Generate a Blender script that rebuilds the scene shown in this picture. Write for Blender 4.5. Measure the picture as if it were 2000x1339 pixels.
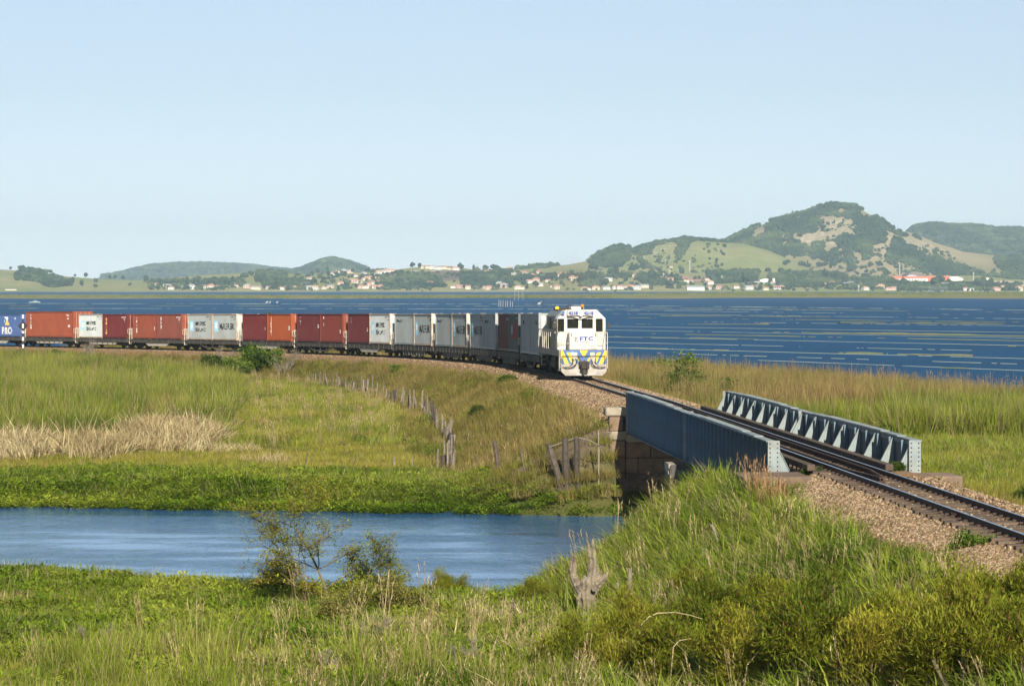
import bpy, bmesh, math, random
import numpy as np
from mathutils import Vector, Matrix, noise as mnoise

for o in list(bpy.data.objects):
    bpy.data.objects.remove(o, do_unlink=True)
scene = bpy.context.scene
COL = scene.collection
R = math.radians

# ------------------------------------------------------------------ camera
CAM_Z = 8.9
F = 5500.0                      # focal length in photo pixels (2000 wide)
cam_d = bpy.data.cameras.new('camera')
cam_d.sensor_width = 36.0
cam_d.lens = F / 2000.0 * 36.0
cam_d.clip_start = 1.0
cam_d.clip_end = 30000.0
cam = bpy.data.objects.new('camera', cam_d)
COL.objects.link(cam)
cam.location = (0, 0, CAM_Z)
cam.rotation_euler = (R(90) - math.atan((669.5 - 556) / F), 0, 0)
scene.camera = cam

# ------------------------------------------------------------------ world, sun, exposure
SUN_EL, SUN_AZ = R(28.5), R(9)    # sun behind the camera, a little to the right
sdir = Vector((math.sin(SUN_AZ) * math.cos(SUN_EL), -math.cos(SUN_AZ) * math.cos(SUN_EL), math.sin(SUN_EL)))
world = bpy.data.worlds.new('World')
scene.world = world
world.use_nodes = True
wn = world.node_tree
for n in list(wn.nodes):
    wn.nodes.remove(n)
sky = wn.nodes.new('ShaderNodeTexSky')
sky.sky_type = 'NISHITA'
sky.sun_disc = False
sky.sun_elevation = SUN_EL
sky.sun_rotation = math.atan2(sdir.x, sdir.y)
sky.altitude = 0
sky.air_density = 1.0
sky.dust_density = 0.0
sky.ozone_density = 2.2
bg = wn.nodes.new('ShaderNodeBackground')
bg.inputs['Strength'].default_value = 0.0555
wo = wn.nodes.new('ShaderNodeOutputWorld')
tint = wn.nodes.new('ShaderNodeMix'); tint.data_type = 'RGBA'; tint.blend_type = 'MULTIPLY'; tint.inputs[0].default_value = 1
tint.inputs[7].default_value = (.80, .905, 1.06, 1)      # the cool white balance of the photograph
pale = wn.nodes.new('ShaderNodeHueSaturation'); pale.inputs['Saturation'].default_value = .42
wn.links.new(sky.outputs[0], pale.inputs['Color'])
wn.links.new(pale.outputs[0], tint.inputs[6])
wn.links.new(tint.outputs[2], bg.inputs[0])
wn.links.new(bg.outputs[0], wo.inputs[0])

sun_d = bpy.data.lights.new('sun', 'SUN')
sun_d.energy = 5.0
sun_d.angle = R(0.5)
sun_d.color = (1.0, 0.91, 0.76)
sun = bpy.data.objects.new('sun', sun_d)
COL.objects.link(sun)
sun.rotation_euler = (-sdir).to_track_quat('-Z', 'Y').to_euler()
sun.location = (20, -40, 60)

vs = scene.view_settings
scene.display_settings.display_device = 'sRGB'
vs.view_transform = 'Standard'
vs.look = 'None'
vs.exposure = 0.75
vs.gamma = 1.0
vs.use_curve_mapping = False
scene.render.engine = 'CYCLES'
scene.cycles.volume_bounces = 1
scene.cycles.volume_max_steps = 64
scene.cycles.transparent_max_bounces = 12
scene.cycles.max_bounces = 5

rnd = random.Random(7)
nrng = np.random.default_rng(11)

# ------------------------------------------------------------------ helpers
def tag(o, label=None, cat=None, group=None, kind=None):
    if label: o['label'] = label
    if cat: o['category'] = cat
    if group: o['group'] = group
    if kind: o['kind'] = kind
    return o

def thing(name, label, cat, loc=(0, 0, 0), rot=(0, 0, 0), group=None):
    o = bpy.data.objects.new(name, None)
    o.empty_display_size = 0.3
    COL.objects.link(o)
    o.location = loc
    o.rotation_euler = rot
    return tag(o, label, cat, group)

def link(name, me, parent=None, loc=(0, 0, 0), rot=(0, 0, 0)):
    o = bpy.data.objects.new(name, me)
    COL.objects.link(o)
    o.location = loc
    o.rotation_euler = rot
    if parent is not None:
        o.parent = parent
    return o

KIDS = {}
def dup(root, loc, rot, label, group=None, scale=None):
    """copy of a thing with copies of its parts and sub-parts (meshes shared)"""
    r = root.copy(); COL.objects.link(r)
    r.location = loc; r.rotation_euler = rot
    if scale is not None: r.scale = scale
    r['label'] = label
    if group: r['group'] = group
    for ch in list(root.children):
        c = ch.copy(); COL.objects.link(c); c.parent = r
        for g in list(ch.children):
            d = g.copy(); COL.objects.link(d); d.parent = c
    return r

class MB:
    def __init__(self):
        self.v = []; self.f = []; self.m = []; self.n = 0
    def add(self, vs, fs, mi=0):
        b = self.n
        self.v.extend([tuple(p) for p in vs]); self.n += len(vs)
        for q in fs:
            self.f.append(tuple(b + i for i in q)); self.m.append(mi)
    def box(self, x0, x1, y0, y1, z0, z1, mi=0):
        self.add([(x0, y0, z0), (x1, y0, z0), (x1, y1, z0), (x0, y1, z0), (x0, y0, z1), (x1, y0, z1), (x1, y1, z1), (x0, y1, z1)],
                 [(0, 3, 2, 1), (4, 5, 6, 7), (0, 1, 5, 4), (1, 2, 6, 5), (2, 3, 7, 6), (3, 0, 4, 7)], mi)
    def cbox(self, x0, x1, y0, y1, z0, z1, c=.02, mi=0):
        """box with chamfered edges (24 corners)"""
        b = bmesh.new()
        bmesh.ops.create_cube(b, size=1)
        bmesh.ops.scale(b, vec=(x1 - x0, y1 - y0, z1 - z0), verts=b.verts)
        bmesh.ops.translate(b, vec=((x0 + x1) / 2, (y0 + y1) / 2, (z0 + z1) / 2), verts=b.verts)
        bmesh.ops.bevel(b, geom=b.edges[:], offset=c, segments=1, affect='EDGES')
        b.verts.index_update()
        self.add([v.co[:] for v in b.verts], [[v.index for v in f.verts] for f in b.faces], mi)
        b.free()
    def bar(self, p0, p1, w, h, mi=0):
        p0 = Vector(p0); p1 = Vector(p1); d = (p1 - p0).normalized()
        up = Vector((0, 0, 1)) if abs(d.z) < .95 else Vector((0, 1, 0))
        s = d.cross(up).normalized() * w / 2; t = s.cross(d).normalized() * h / 2
        vs = [p0 - s - t, p0 + s - t, p0 + s + t, p0 - s + t, p1 - s - t, p1 + s - t, p1 + s + t, p1 - s + t]
        self.add(vs, [(0, 3, 2, 1), (4, 5, 6, 7), (0, 1, 5, 4), (1, 2, 6, 5), (2, 3, 7, 6), (3, 0, 4, 7)], mi)
    def tube(self, pts, rad, n=6, mi=0, cap=True):
        pts = [Vector(p) for p in pts]
        if not isinstance(rad, (list, tuple)): rad = [rad] * len(pts)
        rings = []
        ref = None
        for i, p in enumerate(pts):
            d = (pts[min(i + 1, len(pts) - 1)] - pts[max(i - 1, 0)])
            if d.length < 1e-9: d = Vector((0, 0, 1))
            d.normalize()
            if ref is None or abs(ref.dot(d)) > .95:
                ref = Vector((1, 0, 0)) if abs(d.x) < .8 else Vector((0, 1, 0))
            a = d.cross(ref).normalized(); b = d.cross(a)
            rings.append([p + (a * math.cos(k * 2 * math.pi / n) + b * math.sin(k * 2 * math.pi / n)) * rad[i] for k in range(n)])
        vs = [v for r in rings for v in r]
        fs = []
        for i in range(len(pts) - 1):
            for k in range(n):
                a = i * n + k; b2 = i * n + (k + 1) % n
                fs.append((a, a + n, b2 + n, b2))
        if cap:
            fs.append(tuple(range(n))); fs.append(tuple(range((len(pts) - 1) * n + n - 1, (len(pts) - 1) * n - 1, -1)))
        self.add(vs, fs, mi)
    def cyl(self, p0, p1, r, n=12, mi=0):
        self.tube([p0, p1], [r, r], n, mi)
    def prism(self, poly, axis, a, b, mi=0):
        """poly: 2D points in the plane across the axis ('x': (y,z), 'y': (x,z), 'z': (x,y))"""
        def P(p, t):
            return {'x': (t, p[0], p[1]), 'y': (p[0], t, p[1]), 'z': (p[0], p[1], t)}[axis]
        n = len(poly)
        vs = [P(p, a) for p in poly] + [P(p, b) for p in poly]
        fs = [tuple(range(n - 1, -1, -1)), tuple(range(n, 2 * n))] + [(i, (i + 1) % n, (i + 1) % n + n, i + n) for i in range(n)]
        self.add(vs, fs, mi)
    def mesh(self, name, mats, smooth=False, fix=True):
        me = bpy.data.meshes.new(name)
        me.from_pydata([tuple(p) for p in self.v], [], self.f)
        if not isinstance(mats, (list, tuple)): mats = [mats]
        for m in mats: me.materials.append(m)
        if len(mats) > 1: me.polygons.foreach_set('material_index', self.m)
        if fix:
            b = bmesh.new(); b.from_mesh(me)
            bmesh.ops.recalc_face_normals(b, faces=b.faces[:])
            b.to_mesh(me); b.free()
        if smooth: me.polygons.foreach_set('use_smooth', [True] * len(me.polygons))
        me.update()
        return me
    def build(self, name, mats, parent=None, loc=(0, 0, 0), rot=(0, 0, 0), smooth=False, fix=True):
        return link(name, self.mesh(name, mats, smooth, fix), parent, loc, rot)

def grid_mesh(name, X, Y, Z, mat, smooth=True):
    ny, nx = X.shape
    co = np.stack([X, Y, Z], -1).reshape(-1, 3)
    i = np.arange(nx * ny).reshape(ny, nx)
    q = np.stack([i[:-1, :-1], i[:-1, 1:], i[1:, 1:], i[1:, :-1]], -1).reshape(-1, 4)
    me = bpy.data.meshes.new(name)
    me.vertices.add(len(co)); me.vertices.foreach_set('co', co.astype(np.float32).ravel())
    me.loops.add(q.size); me.loops.foreach_set('vertex_index', q.astype(np.int32).ravel())
    me.polygons.add(len(q))
    me.polygons.foreach_set('loop_start', np.arange(0, q.size, 4, dtype=np.int32))
    me.polygons.foreach_set('loop_total', np.full(len(q), 4, dtype=np.int32))
    me.update(calc_edges=True); me.validate()
    if smooth: me.polygons.foreach_set('use_smooth', [True] * len(me.polygons))
    me.materials.append(mat)
    return me

# smooth numpy value noise, 2D
_perm = np.random.default_rng(3).random((256, 256))
def vnoise(x, y):
    x = np.asarray(x, float); y = np.asarray(y, float)
    xi = np.floor(x).astype(int); yi = np.floor(y).astype(int)
    fx = x - xi; fy = y - yi
    fx = fx * fx * (3 - 2 * fx); fy = fy * fy * (3 - 2 * fy)
    g = lambda a, b: _perm[a % 256, b % 256]
    return ((g(xi, yi) * (1 - fx) + g(xi + 1, yi) * fx) * (1 - fy) + (g(xi, yi + 1) * (1 - fx) + g(xi + 1, yi + 1) * fx) * fy) * 2 - 1
def fbm(x, y, o=4):
    s = 0; a = 1; t = 0
    for k in range(o):
        s = s + a * vnoise(x * 2 ** k + 17.3 * k, y * 2 ** k + 5.1 * k); t += a; a *= .5
    return s / t

# ------------------------------------------------------------------ materials
def nodes_of(name):
    m = bpy.data.materials.new(name); m.use_nodes = True
    nt = m.node_tree
    for n in list(nt.nodes): nt.nodes.remove(n)
    return m, nt, nt.nodes, nt.links

def mixrgb(nt, fac, a, b, mode='MIX'):
    n = nt.nodes.new('ShaderNodeMix'); n.data_type = 'RGBA'; n.blend_type = mode
    for s, v in ((n.inputs[0], fac), (n.inputs[6], a), (n.inputs[7], b)):
        if hasattr(v, 'links') or isinstance(v, bpy.types.NodeSocket): nt.links.new(v, s)
        elif isinstance(v, (tuple, list)): s.default_value = (*v[:3], 1)
        else: s.default_value = v
    return n.outputs[2]

def noise_fac(nt, vec, scale, lo=.4, hi=.6, detail=4, rough=.6):
    n = nt.nodes.new('ShaderNodeTexNoise'); n.inputs['Scale'].default_value = scale
    n.inputs['Detail'].default_value = detail; n.inputs['Roughness'].default_value = rough
    nt.links.new(vec, n.inputs['Vector'])
    r = nt.nodes.new('ShaderNodeMapRange'); r.inputs[1].default_value = lo; r.inputs[2].default_value = hi
    nt.links.new(n.outputs[0], r.inputs[0])
    return r.outputs[0], n.outputs[0]

def mapped(nt, vec, sc):
    m = nt.nodes.new('ShaderNodeMapping'); m.inputs['Scale'].default_value = sc
    nt.links.new(vec, m.inputs['Vector']); return m.outputs[0]

def solid(name, col, rough=.6, col2=None, scale=3.0, dirt=None, dirt_amt=.5, metal=0.0, bump=0.0, bscale=40, streak=None, world=False, spec=.4, rand=0.0):
    """paint / wood / stone: colour variation, optional dirt blotches, vertical streaks, bump"""
    m, nt, N, L = nodes_of(name)
    out = N.new('ShaderNodeOutputMaterial'); p = N.new('ShaderNodeBsdfPrincipled')
    L.new(p.outputs[0], out.inputs[0])
    p.inputs['Roughness'].default_value = rough; p.inputs['Metallic'].default_value = metal
    p.inputs['Specular IOR Level'].default_value = spec
    if world:
        vec = N.new('ShaderNodeNewGeometry').outputs['Position']
    else:
        vec = N.new('ShaderNodeTexCoord').outputs['Object']
    c2 = col2 or tuple(c * .75 for c in col)
    f, raw = noise_fac(nt, vec, scale, .35, .65)
    c = mixrgb(nt, f, col, c2)
    if dirt:
        f2, _ = noise_fac(nt, vec, scale * .6, .48, .75, 6, .7)
        k = N.new('ShaderNodeMath'); k.operation = 'MULTIPLY'; k.inputs[1].default_value = dirt_amt
        L.new(f2, k.inputs[0]); c = mixrgb(nt, k.outputs[0], c, dirt)
    if streak:
        f3, _ = noise_fac(nt, mapped(nt, vec, (3.2, 3.2, .22)), 2.2, .52, .72, 5, .65)
        k = N.new('ShaderNodeMath'); k.operation = 'MULTIPLY'; k.inputs[1].default_value = .55
        L.new(f3, k.inputs[0]); c = mixrgb(nt, k.outputs[0], c, streak)
    if rand:
        oi = N.new('ShaderNodeObjectInfo'); h = N.new('ShaderNodeHueSaturation')
        r = N.new('ShaderNodeMapRange'); r.inputs[3].default_value = 1 - rand; r.inputs[4].default_value = 1 + rand
        L.new(oi.outputs['Random'], r.inputs[0]); L.new(r.outputs[0], h.inputs['Value']); L.new(c, h.inputs['Color']); c = h.outputs[0]
    L.new(c, p.inputs['Base Color'])
    if bump:
        _, h = noise_fac(nt, vec, bscale, 0, 1, 5)
        b = N.new('ShaderNodeBump'); b.inputs['Strength'].default_value = bump; b.inputs['Distance'].default_value = .02
        L.new(h, b.inputs['Height']); L.new(b.outputs[0], p.inputs['Normal'])
    return m

def leafy(name, cols, wscale=.12, trans=.3, rough=.55, dead=None, dead_amt=.25):
    """plants: colour picked per instance and by a slow world-space noise; light passes through the blades"""
    m, nt, N, L = nodes_of(name)
    out = N.new('ShaderNodeOutputMaterial')
    oi = N.new('ShaderNodeObjectInfo'); geo = N.new('ShaderNodeNewGeometry')
    f, _ = noise_fac(nt, geo.outputs['Position'], wscale, .37, .63, 3)
    a = N.new('ShaderNodeMath'); a.operation = 'MULTIPLY'; a.inputs[1].default_value = .62; L.new(f, a.inputs[0])
    b = N.new('ShaderNodeMath'); b.operation = 'MULTIPLY_ADD'; b.inputs[1].default_value = .38
    L.new(oi.outputs['Random'], b.inputs[0]); L.new(a.outputs[0], b.inputs[2])
    cr = N.new('ShaderNodeValToRGB'); e = cr.color_ramp.elements
    e[0].position = .12; e[0].color = (*cols[0], 1); e[1].position = .88; e[1].color = (*cols[-1], 1)
    for i, cc in enumerate(cols[1:-1]):
        x = e.new(.12 + .76 * (i + 1) / (len(cols) - 1)); x.color = (*cc, 1)
    L.new(b.outputs[0], cr.inputs[0]); c = cr.outputs[0]
    # every blade / leaf island varies a little as well
    isl = geo.outputs['Random Per Island']
    h = N.new('ShaderNodeHueSaturation')
    r = N.new('ShaderNodeMapRange'); r.inputs[3].default_value = .62; r.inputs[4].default_value = 1.4
    L.new(isl, r.inputs[0]); L.new(r.outputs[0], h.inputs['Value']); L.new(c, h.inputs['Color']); c = h.outputs[0]
    if dead:
        k = N.new('ShaderNodeMath'); k.operation = 'LESS_THAN'; k.inputs[1].default_value = dead_amt
        k2 = N.new('ShaderNodeMath'); k2.operation = 'FRACT'
        k3 = N.new('ShaderNodeMath'); k3.operation = 'MULTIPLY'; k3.inputs[1].default_value = 7.31
        L.new(isl, k3.inputs[0]); L.new(k3.outputs[0], k2.inputs[0]); L.new(k2.outputs[0], k.inputs[0])
        c = mixrgb(nt, k.outputs[0], c, dead)
    d = N.new('ShaderNodeBsdfDiffuse'); t = N.new('ShaderNodeBsdfTranslucent'); g = N.new('ShaderNodeBsdfGlossy')
    g.inputs['Roughness'].default_value = rough; g.inputs['Color'].default_value = (1, 1, 1, 1)
    L.new(c, d.inputs[0]); L.new(c, t.inputs[0])
    mx = N.new('ShaderNodeMixShader'); mx.inputs[0].default_value = trans
    L.new(d.outputs[0], mx.inputs[1]); L.new(t.outputs[0], mx.inputs[2])
    mg = N.new('ShaderNodeMixShader'); mg.inputs[0].default_value = .006
    L.new(mx.outputs[0], mg.inputs[1]); L.new(g.outputs[0], mg.inputs[2])
    L.new(mg.outputs[0], out.inputs[0])
    return m

def emit(name, col, strength):
    m, nt, N, L = nodes_of(name)
    out = N.new('ShaderNodeOutputMaterial'); e = N.new('ShaderNodeEmission')
    e.inputs[0].default_value = (*col, 1); e.inputs[1].default_value = strength
    L.new(e.outputs[0], out.inputs[0]); return m

M = {}
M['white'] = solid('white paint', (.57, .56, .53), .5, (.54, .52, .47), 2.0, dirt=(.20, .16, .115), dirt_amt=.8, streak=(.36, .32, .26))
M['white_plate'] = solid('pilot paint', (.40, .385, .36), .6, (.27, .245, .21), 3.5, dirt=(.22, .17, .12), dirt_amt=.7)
M['loco_side'] = solid('shade-darkened dirty white paint', (.25, .235, .21), .6, (.15, .14, .12), 1.6, dirt=(.09, .075, .06), dirt_amt=.8, streak=(.10, .08, .06))  # white body paint, shade of the side put into the colour, plus dirt
M['grime'] = solid('black underframe grime', (.028, .025, .022), .8, (.05, .042, .034), 4, dirt=(.09, .07, .05), dirt_amt=.4)
M['frame_dark'] = solid('weathered dark wagon paint', (.05, .046, .042), .75, (.085, .075, .065), 2, dirt=(.13, .10, .07), dirt_amt=.55)
M['black'] = solid('black rubber', (.015, .015, .015), .6, (.025, .025, .025), 5)
M['grille'] = solid('dark grille', (.03, .032, .035), .6, (.05, .05, .05), 5)
M['yellow'] = solid('yellow paint', (.75, .50, .03), .5, (.62, .40, .03), 5, dirt=(.3, .2, .08), dirt_amt=.3)
M['blue'] = solid('blue paint', (.05, .13, .33), .5, (.06, .12, .26), 5, dirt=(.2, .2, .22), dirt_amt=.3)
M['letter_blue'] = solid('blue lettering', (.03, .06, .26), .5, (.035, .065, .25), 5)
M['letter_black'] = solid('black lettering', (.025, .028, .035), .6, (.05, .05, .055), 8)
M['letter_white'] = solid('white lettering', (.78, .76, .74), .6, (.65, .62, .6), 8)
M['letter_yellow'] = solid('yellow lettering', (.75, .5, .12), .6, (.6, .4, .12), 8)
M['letter_red'] = solid('red emblem', (.33, .05, .045), .6, (.25, .04, .04), 8)
M['star_blue'] = solid('pale blue emblem', (.25, .52, .72), .6, (.3, .55, .7), 6)
M['glass'] = solid('dark cab glass', (.010, .012, .008), .15, (.016, .018, .012), 3, spec=.12)
M['lamp_on'] = emit('lit headlamp', (1.0, .93, .82), 9)
M['beacon'] = emit('lit amber beacon', (1.0, .48, .03), 1.6)
M['beacon_off'] = solid('amber lens', (.7, .2, .03), .3, (.6, .2, .03), 3)
M['cream'] = solid('cream painted steel', (.55, .50, .40), .6, (.44, .40, .32), 4, dirt=(.25, .2, .14), dirt_amt=.5)
M['rust_steel'] = solid('rusty rail', (.075, .043, .028), .75, (.05, .032, .024), 6, metal=.2, bump=.3)
M['rail_top'] = solid('polished rail head', (.50, .52, .56), .28, (.40, .41, .43), 2, metal=.9)
M['sleeper'] = solid('old sleeper wood', (.105, .075, .052), .9, (.06, .045, .034), 5, dirt=(.17, .12, .08), dirt_amt=.6, bump=.6, rand=.3)
M['bridge_paint'] = solid('shade-darkened blue grey bridge paint', (.036, .070, .10), .6, (.026, .05, .072), 1.8, dirt=(.15, .14, .12), dirt_amt=.4, bump=.15, bscale=12)  # bridge paint with the shade of the girder faces put into its colour
M['bridge_pale'] = solid('sunlit-toned bridge paint', (.255, .30, .30), .65, (.18, .23, .24), 2.2, dirt=(.16, .11, .07), dirt_amt=.65, streak=(.16, .12, .09), bump=.1)  # same bridge paint in its sunlit tone, with dirt and streaks
M['bridge_rib'] = solid('light-toned blue rib paint', (.13, .195, .235), .6, (.09, .14, .18), 1.8, dirt=(.2, .18, .15), dirt_amt=.5)  # mid tone: light on the ribs painted in against the darkened web
M['stone'] = solid('brown sandstone', (.22, .15, .10), .9, (.15, .105, .075), 2.5, dirt=(.10, .08, .065), dirt_amt=.7, bump=.9, bscale=9, rand=.18)
M['stone_cap'] = solid('weathered grey stone', (.33, .29, .22), .9, (.24, .21, .16), 3, dirt=(.13, .12, .08), dirt_amt=.7, bump=.9, bscale=9)
M['concrete'] = solid('broken pale concrete', (.55, .52, .47), .9, (.35, .32, .28), 5, bump=.9)
M['iron_pier'] = solid('old iron caisson', (.075, .075, .075), .8, (.05, .045, .042), 3, dirt=(.12, .08, .06), dirt_amt=.6)
M['timber'] = solid('grey post wood', (.22, .19, .15), .9, (.13, .11, .085), 6, dirt=(.08, .065, .05), dirt_amt=.55, bump=.6, rand=.35)
M['timber_dark'] = solid('weathered brown post wood', (.085, .068, .052), .9, (.05, .04, .03), 6, dirt=(.16, .135, .11), dirt_amt=.4, bump=.6, rand=.3)
M['bark'] = solid('pale dead bark', (.27, .225, .165), .9, (.13, .105, .078), 7, dirt=(.05, .042, .032), dirt_amt=.9, bump=1.0, bscale=22)
M['twig'] = solid('grey twig bark', (.21, .175, .14), .9, (.13, .11, .09), 6)
M['twig_green'] = solid('brown green branch bark', (.17, .14, .07), .9, (.10, .085, .06), 6)
M['wire'] = solid('fence wire', (.12, .11, .10), .6)
# ------------------------------------------------------------------ the line of the track
# s = metres back from the front of the locomotive; negative towards the camera
_PHI = [(0, 3.9), (15, 4.0), (24, 5.2), (38, 6.7), (52, 9.8), (66, 13.2), (80, 17.2), (94, 21.2), (108, 24.8), (122, 28.0), (136, 30.3), (150, 32.2), (164, 33.6), (178, 34.8), (230, 38), (330, 44)]
def phi_deg(s):
    if s <= 0: return 3.9
    return float(np.interp(s, [a for a, _ in _PHI], [b for _, b in _PHI]))
DS = .25
S0, S1 = -130.0, 300.0
_S = np.arange(S0, S1 + DS / 2, DS)
_PX = np.zeros(len(_S)); _PY = np.zeros(len(_S)); _PH = np.radians([phi_deg(s) for s in _S])
_i0 = int(round(-S0 / DS))
_PX[_i0], _PY[_i0] = 3.95, 154.5
for _i in range(_i0 + 1, len(_S)):
    p = _PH[_i - 1]; _PX[_i] = _PX[_i - 1] - math.sin(p) * DS; _PY[_i] = _PY[_i - 1] + math.cos(p) * DS
for _i in range(_i0 - 1, -1, -1):
    p = _PH[_i + 1]; _PX[_i] = _PX[_i + 1] + math.sin(p) * DS; _PY[_i] = _PY[_i + 1] - math.cos(p) * DS

def zrail(s):
    s = np.asarray(s, float)
    return np.where(s < -35, 3.962, np.where(s < 0, 3.77 - .0055 * s, 3.77 - .0112 * s + .000006 * np.maximum(s, 0) ** 2))
def track(s):
    return float(np.interp(s, _S, _PX)), float(np.interp(s, _S, _PY)), float(zrail(s)), float(np.interp(s, _S, _PH))
def on_track(s):
    """location and rotation of a vehicle whose local +Y runs forward (towards the camera), +X to its right-hand side in that sense"""
    x, y, z, p = track(s)
    g = math.atan(float(zrail(s - 3) - zrail(s + 3)) / 6)
    return (x, y, z), (g, 0, math.pi + p)

S_FAR, S_NEAR = -40.8, -77.0          # ends of the bridge along s
_sub = slice(0, None, 4)
def nearest(X, Y):
    X = np.asarray(X, float).ravel(); Y = np.asarray(Y, float).ravel()
    px = _PX[_sub]; py = _PY[_sub]; ps = _S[_sub]; ph = _PH[_sub]
    d = np.empty(len(X)); s = np.empty(len(X)); side = np.empty(len(X))
    for a in range(0, len(X), 20000):
        b = min(len(X), a + 20000)
        dd = (X[a:b, None] - px) ** 2 + (Y[a:b, None] - py) ** 2
        k = dd.argmin(1); d[a:b] = np.sqrt(dd[np.arange(b - a), k]); s[a:b] = ps[k]
        # side: positive on the picture's left (towards -cos, -sin)
        side[a:b] = (X[a:b] - px[k]) * -np.cos(ph[k]) + (Y[a:b] - py[k]) * -np.sin(ph[k])
    return d, s, side

def bank_far(X):
    return np.where(X > 10, 106.0, 110.2 - .19 * np.minimum(X, 3.0)) + .5 * vnoise(X * .35, X * 0 + 3) + .35 * vnoise(X * 1.1, X * 0 + 9)
def bank_near(X):
    return np.interp(X, [-60, -14, -8, 0, 2.8, 4.6, 6.5, 9, 12, 16, 60], [98, 83, 79.5, 76.2, 77, 80, 86.5, 91, 90, 86, 84]) + .5 * vnoise(X * .3, X * 0 + 21) + .25 * vnoise(X * 1.2, X * 0 + 29)
def lake_dist(s):
    return np.interp(s, [-110, -60, -30, 0, 40, 100, 300], [62, 50, 44, 34, 25, 15, 13])

def height(X, Y):
    X = np.asarray(X, float); Y = np.asarray(Y, float); sh = X.shape
    d, s, side = nearest(X, Y); X = X.ravel(); Y = Y.ravel()
    base = .62 + .16 * fbm(X * .09, Y * .09) + .10 * fbm(X * .5 + 9, Y * .5, 2)
    base += np.clip((140 - Y) / 100, 0, 1) * np.where(Y > 108, -.18, 0)
    # low rise of the near bank towards the camera
    base += np.where(Y < 72, (72 - Y) * .012, 0)
    yf = bank_far(X); yn = bank_near(X)
    inr = np.minimum(Y - yn, yf - Y)               # > 0 inside the river
    base = np.where(inr > -2.5, np.minimum(base, .62 - (inr + 2.5) * .30), base)
    base = np.maximum(base, -1.2)
    # lake on the far side of the railway
    ld = -side - lake_dist(s)
    base = np.where((ld > -6) & (Y > 95), np.minimum(base, .45 - (ld + 3) * .16), base)
    base = np.maximum(base, -1.5)
    # embankments on both sides of the bridge
    rough = .12 * fbm(X * .4, Y * .4 + 40, 3)
    form = zrail(s) - .62
    e1 = form - np.maximum(0, d - 2.9) / 1.95 + rough * np.clip((d - 3) / 2, 0, 1)
    gap = (s > S_NEAR) & (s < S_FAR)
    xf, yfz, zf, _ = track(S_FAR); xn, ynz, zn, _ = track(S_NEAR)
    dn = np.hypot(X - xn, Y - ynz)
    e_near = zn - .62 - np.maximum(0, np.hypot(np.maximum(0, np.abs(side) - 2.9) / 1.95, np.maximum(0, s - S_NEAR) / 2.9)) + rough
    df = np.hypot(np.maximum(0, np.abs(side) - 2.9) / 1.95, np.maximum(0, S_FAR - s) / 1.6)
    e_far = np.where(side > 2.75, zf - .62 - df + rough, -5)
    e = np.where(gap, np.maximum(e_near, e_far), e1)
    z = np.maximum(base, e)
    z = np.where(gap & (e_near < .2) & (side < 2.75) & (inr > -1.5), base, z)
    # hump of grass beside the near abutment (spoil bank)
    z += .8 * np.exp(-((X - 6.2) / 2.2) ** 2 - ((Y - 83) / 5.5) ** 2) * np.clip((yn - Y) / 3 + .4, 0, 1)
    # trodden bare patch and spoil under the far abutment
    return z.reshape(sh)

def ground_z(x, y):
    return float(height(np.array([x]), np.array([y]))[0])

def pix(px, py, z=None, Y=None):
    """world point seen at a photograph pixel, on height z or at distance Y"""
    if Y is None: Y = F * (CAM_Z - z) / (py - 556)
    return ((px - 1000) / F * Y, Y, CAM_Z - (py - 556) / F * Y)

def ground_pix(px, py):
    """first terrain hit along the ray of a photograph pixel"""
    Ys = np.arange(40, 345, .25)
    X = (px - 1000) / F * Ys; Z = CAM_Z - (py - 556) / F * Ys
    H = height(X, Ys); k = np.argmax(H >= Z)
    return float(X[k]), float(Ys[k]), float(H[k])

# ------------------------------------------------------------------ ground
def ground_material():
    m, nt, N, L = nodes_of('meadow soil and turf')
    out = N.new('ShaderNodeOutputMaterial'); p = N.new('ShaderNodeBsdfPrincipled'); L.new(p.outputs[0], out.inputs[0])
    p.inputs['Roughness'].default_value = 1; p.inputs['Specular IOR Level'].default_value = .1
    pos = N.new('ShaderNodeNewGeometry').outputs['Position']
    f, _ = noise_fac(nt, pos, .25, .35, .65, 5); g, _ = noise_fac(nt, pos, 2.2, .4, .7, 5)
    c = mixrgb(nt, f, (.075, .085, .022), (.115, .10, .038)); c = mixrgb(nt, g, c, (.06, .075, .018))
    at = N.new('ShaderNodeAttribute'); at.attribute_name = 'bare'
    h, _ = noise_fac(nt, pos, 1.2, .35, .65, 6)
    c2 = mixrgb(nt, h, (.20, .15, .10), (.13, .10, .07)); c = mixrgb(nt, at.outputs['Fac'], c, c2)
    at2 = N.new('ShaderNodeAttribute'); at2.attribute_name = 'gravel'
    h2, _ = noise_fac(nt, pos, 7, .35, .65, 4)
    c3 = mixrgb(nt, h2, (.27, .205, .14), (.14, .10, .07)); c = mixrgb(nt, at2.outputs['Fac'], c, c3)
    L.new(c, p.inputs['Base Color'])
    _, hh = noise_fac(nt, pos, 6, 0, 1, 6)
    b = N.new('ShaderNodeBump'); b.inputs['Strength'].default_value = .8; b.inputs['Distance'].default_value = .1
    L.new(hh, b.inputs['Height']); L.new(b.outputs[0], p.inputs['Normal'])
    return m
M['ground'] = ground_material()
BARE = [(.6, 113.4, 1.3), (2.4, 112.8, 1.4), (-1.6, 114.5, 1.0),   # trodden / eroded patches: x, y, radius
    (3.2, 114.0, 1.2), (-3.0, 127, 1.0), (1.4, 69.0, 1.6), (1.2, 66.0, 1.3)]
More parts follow.
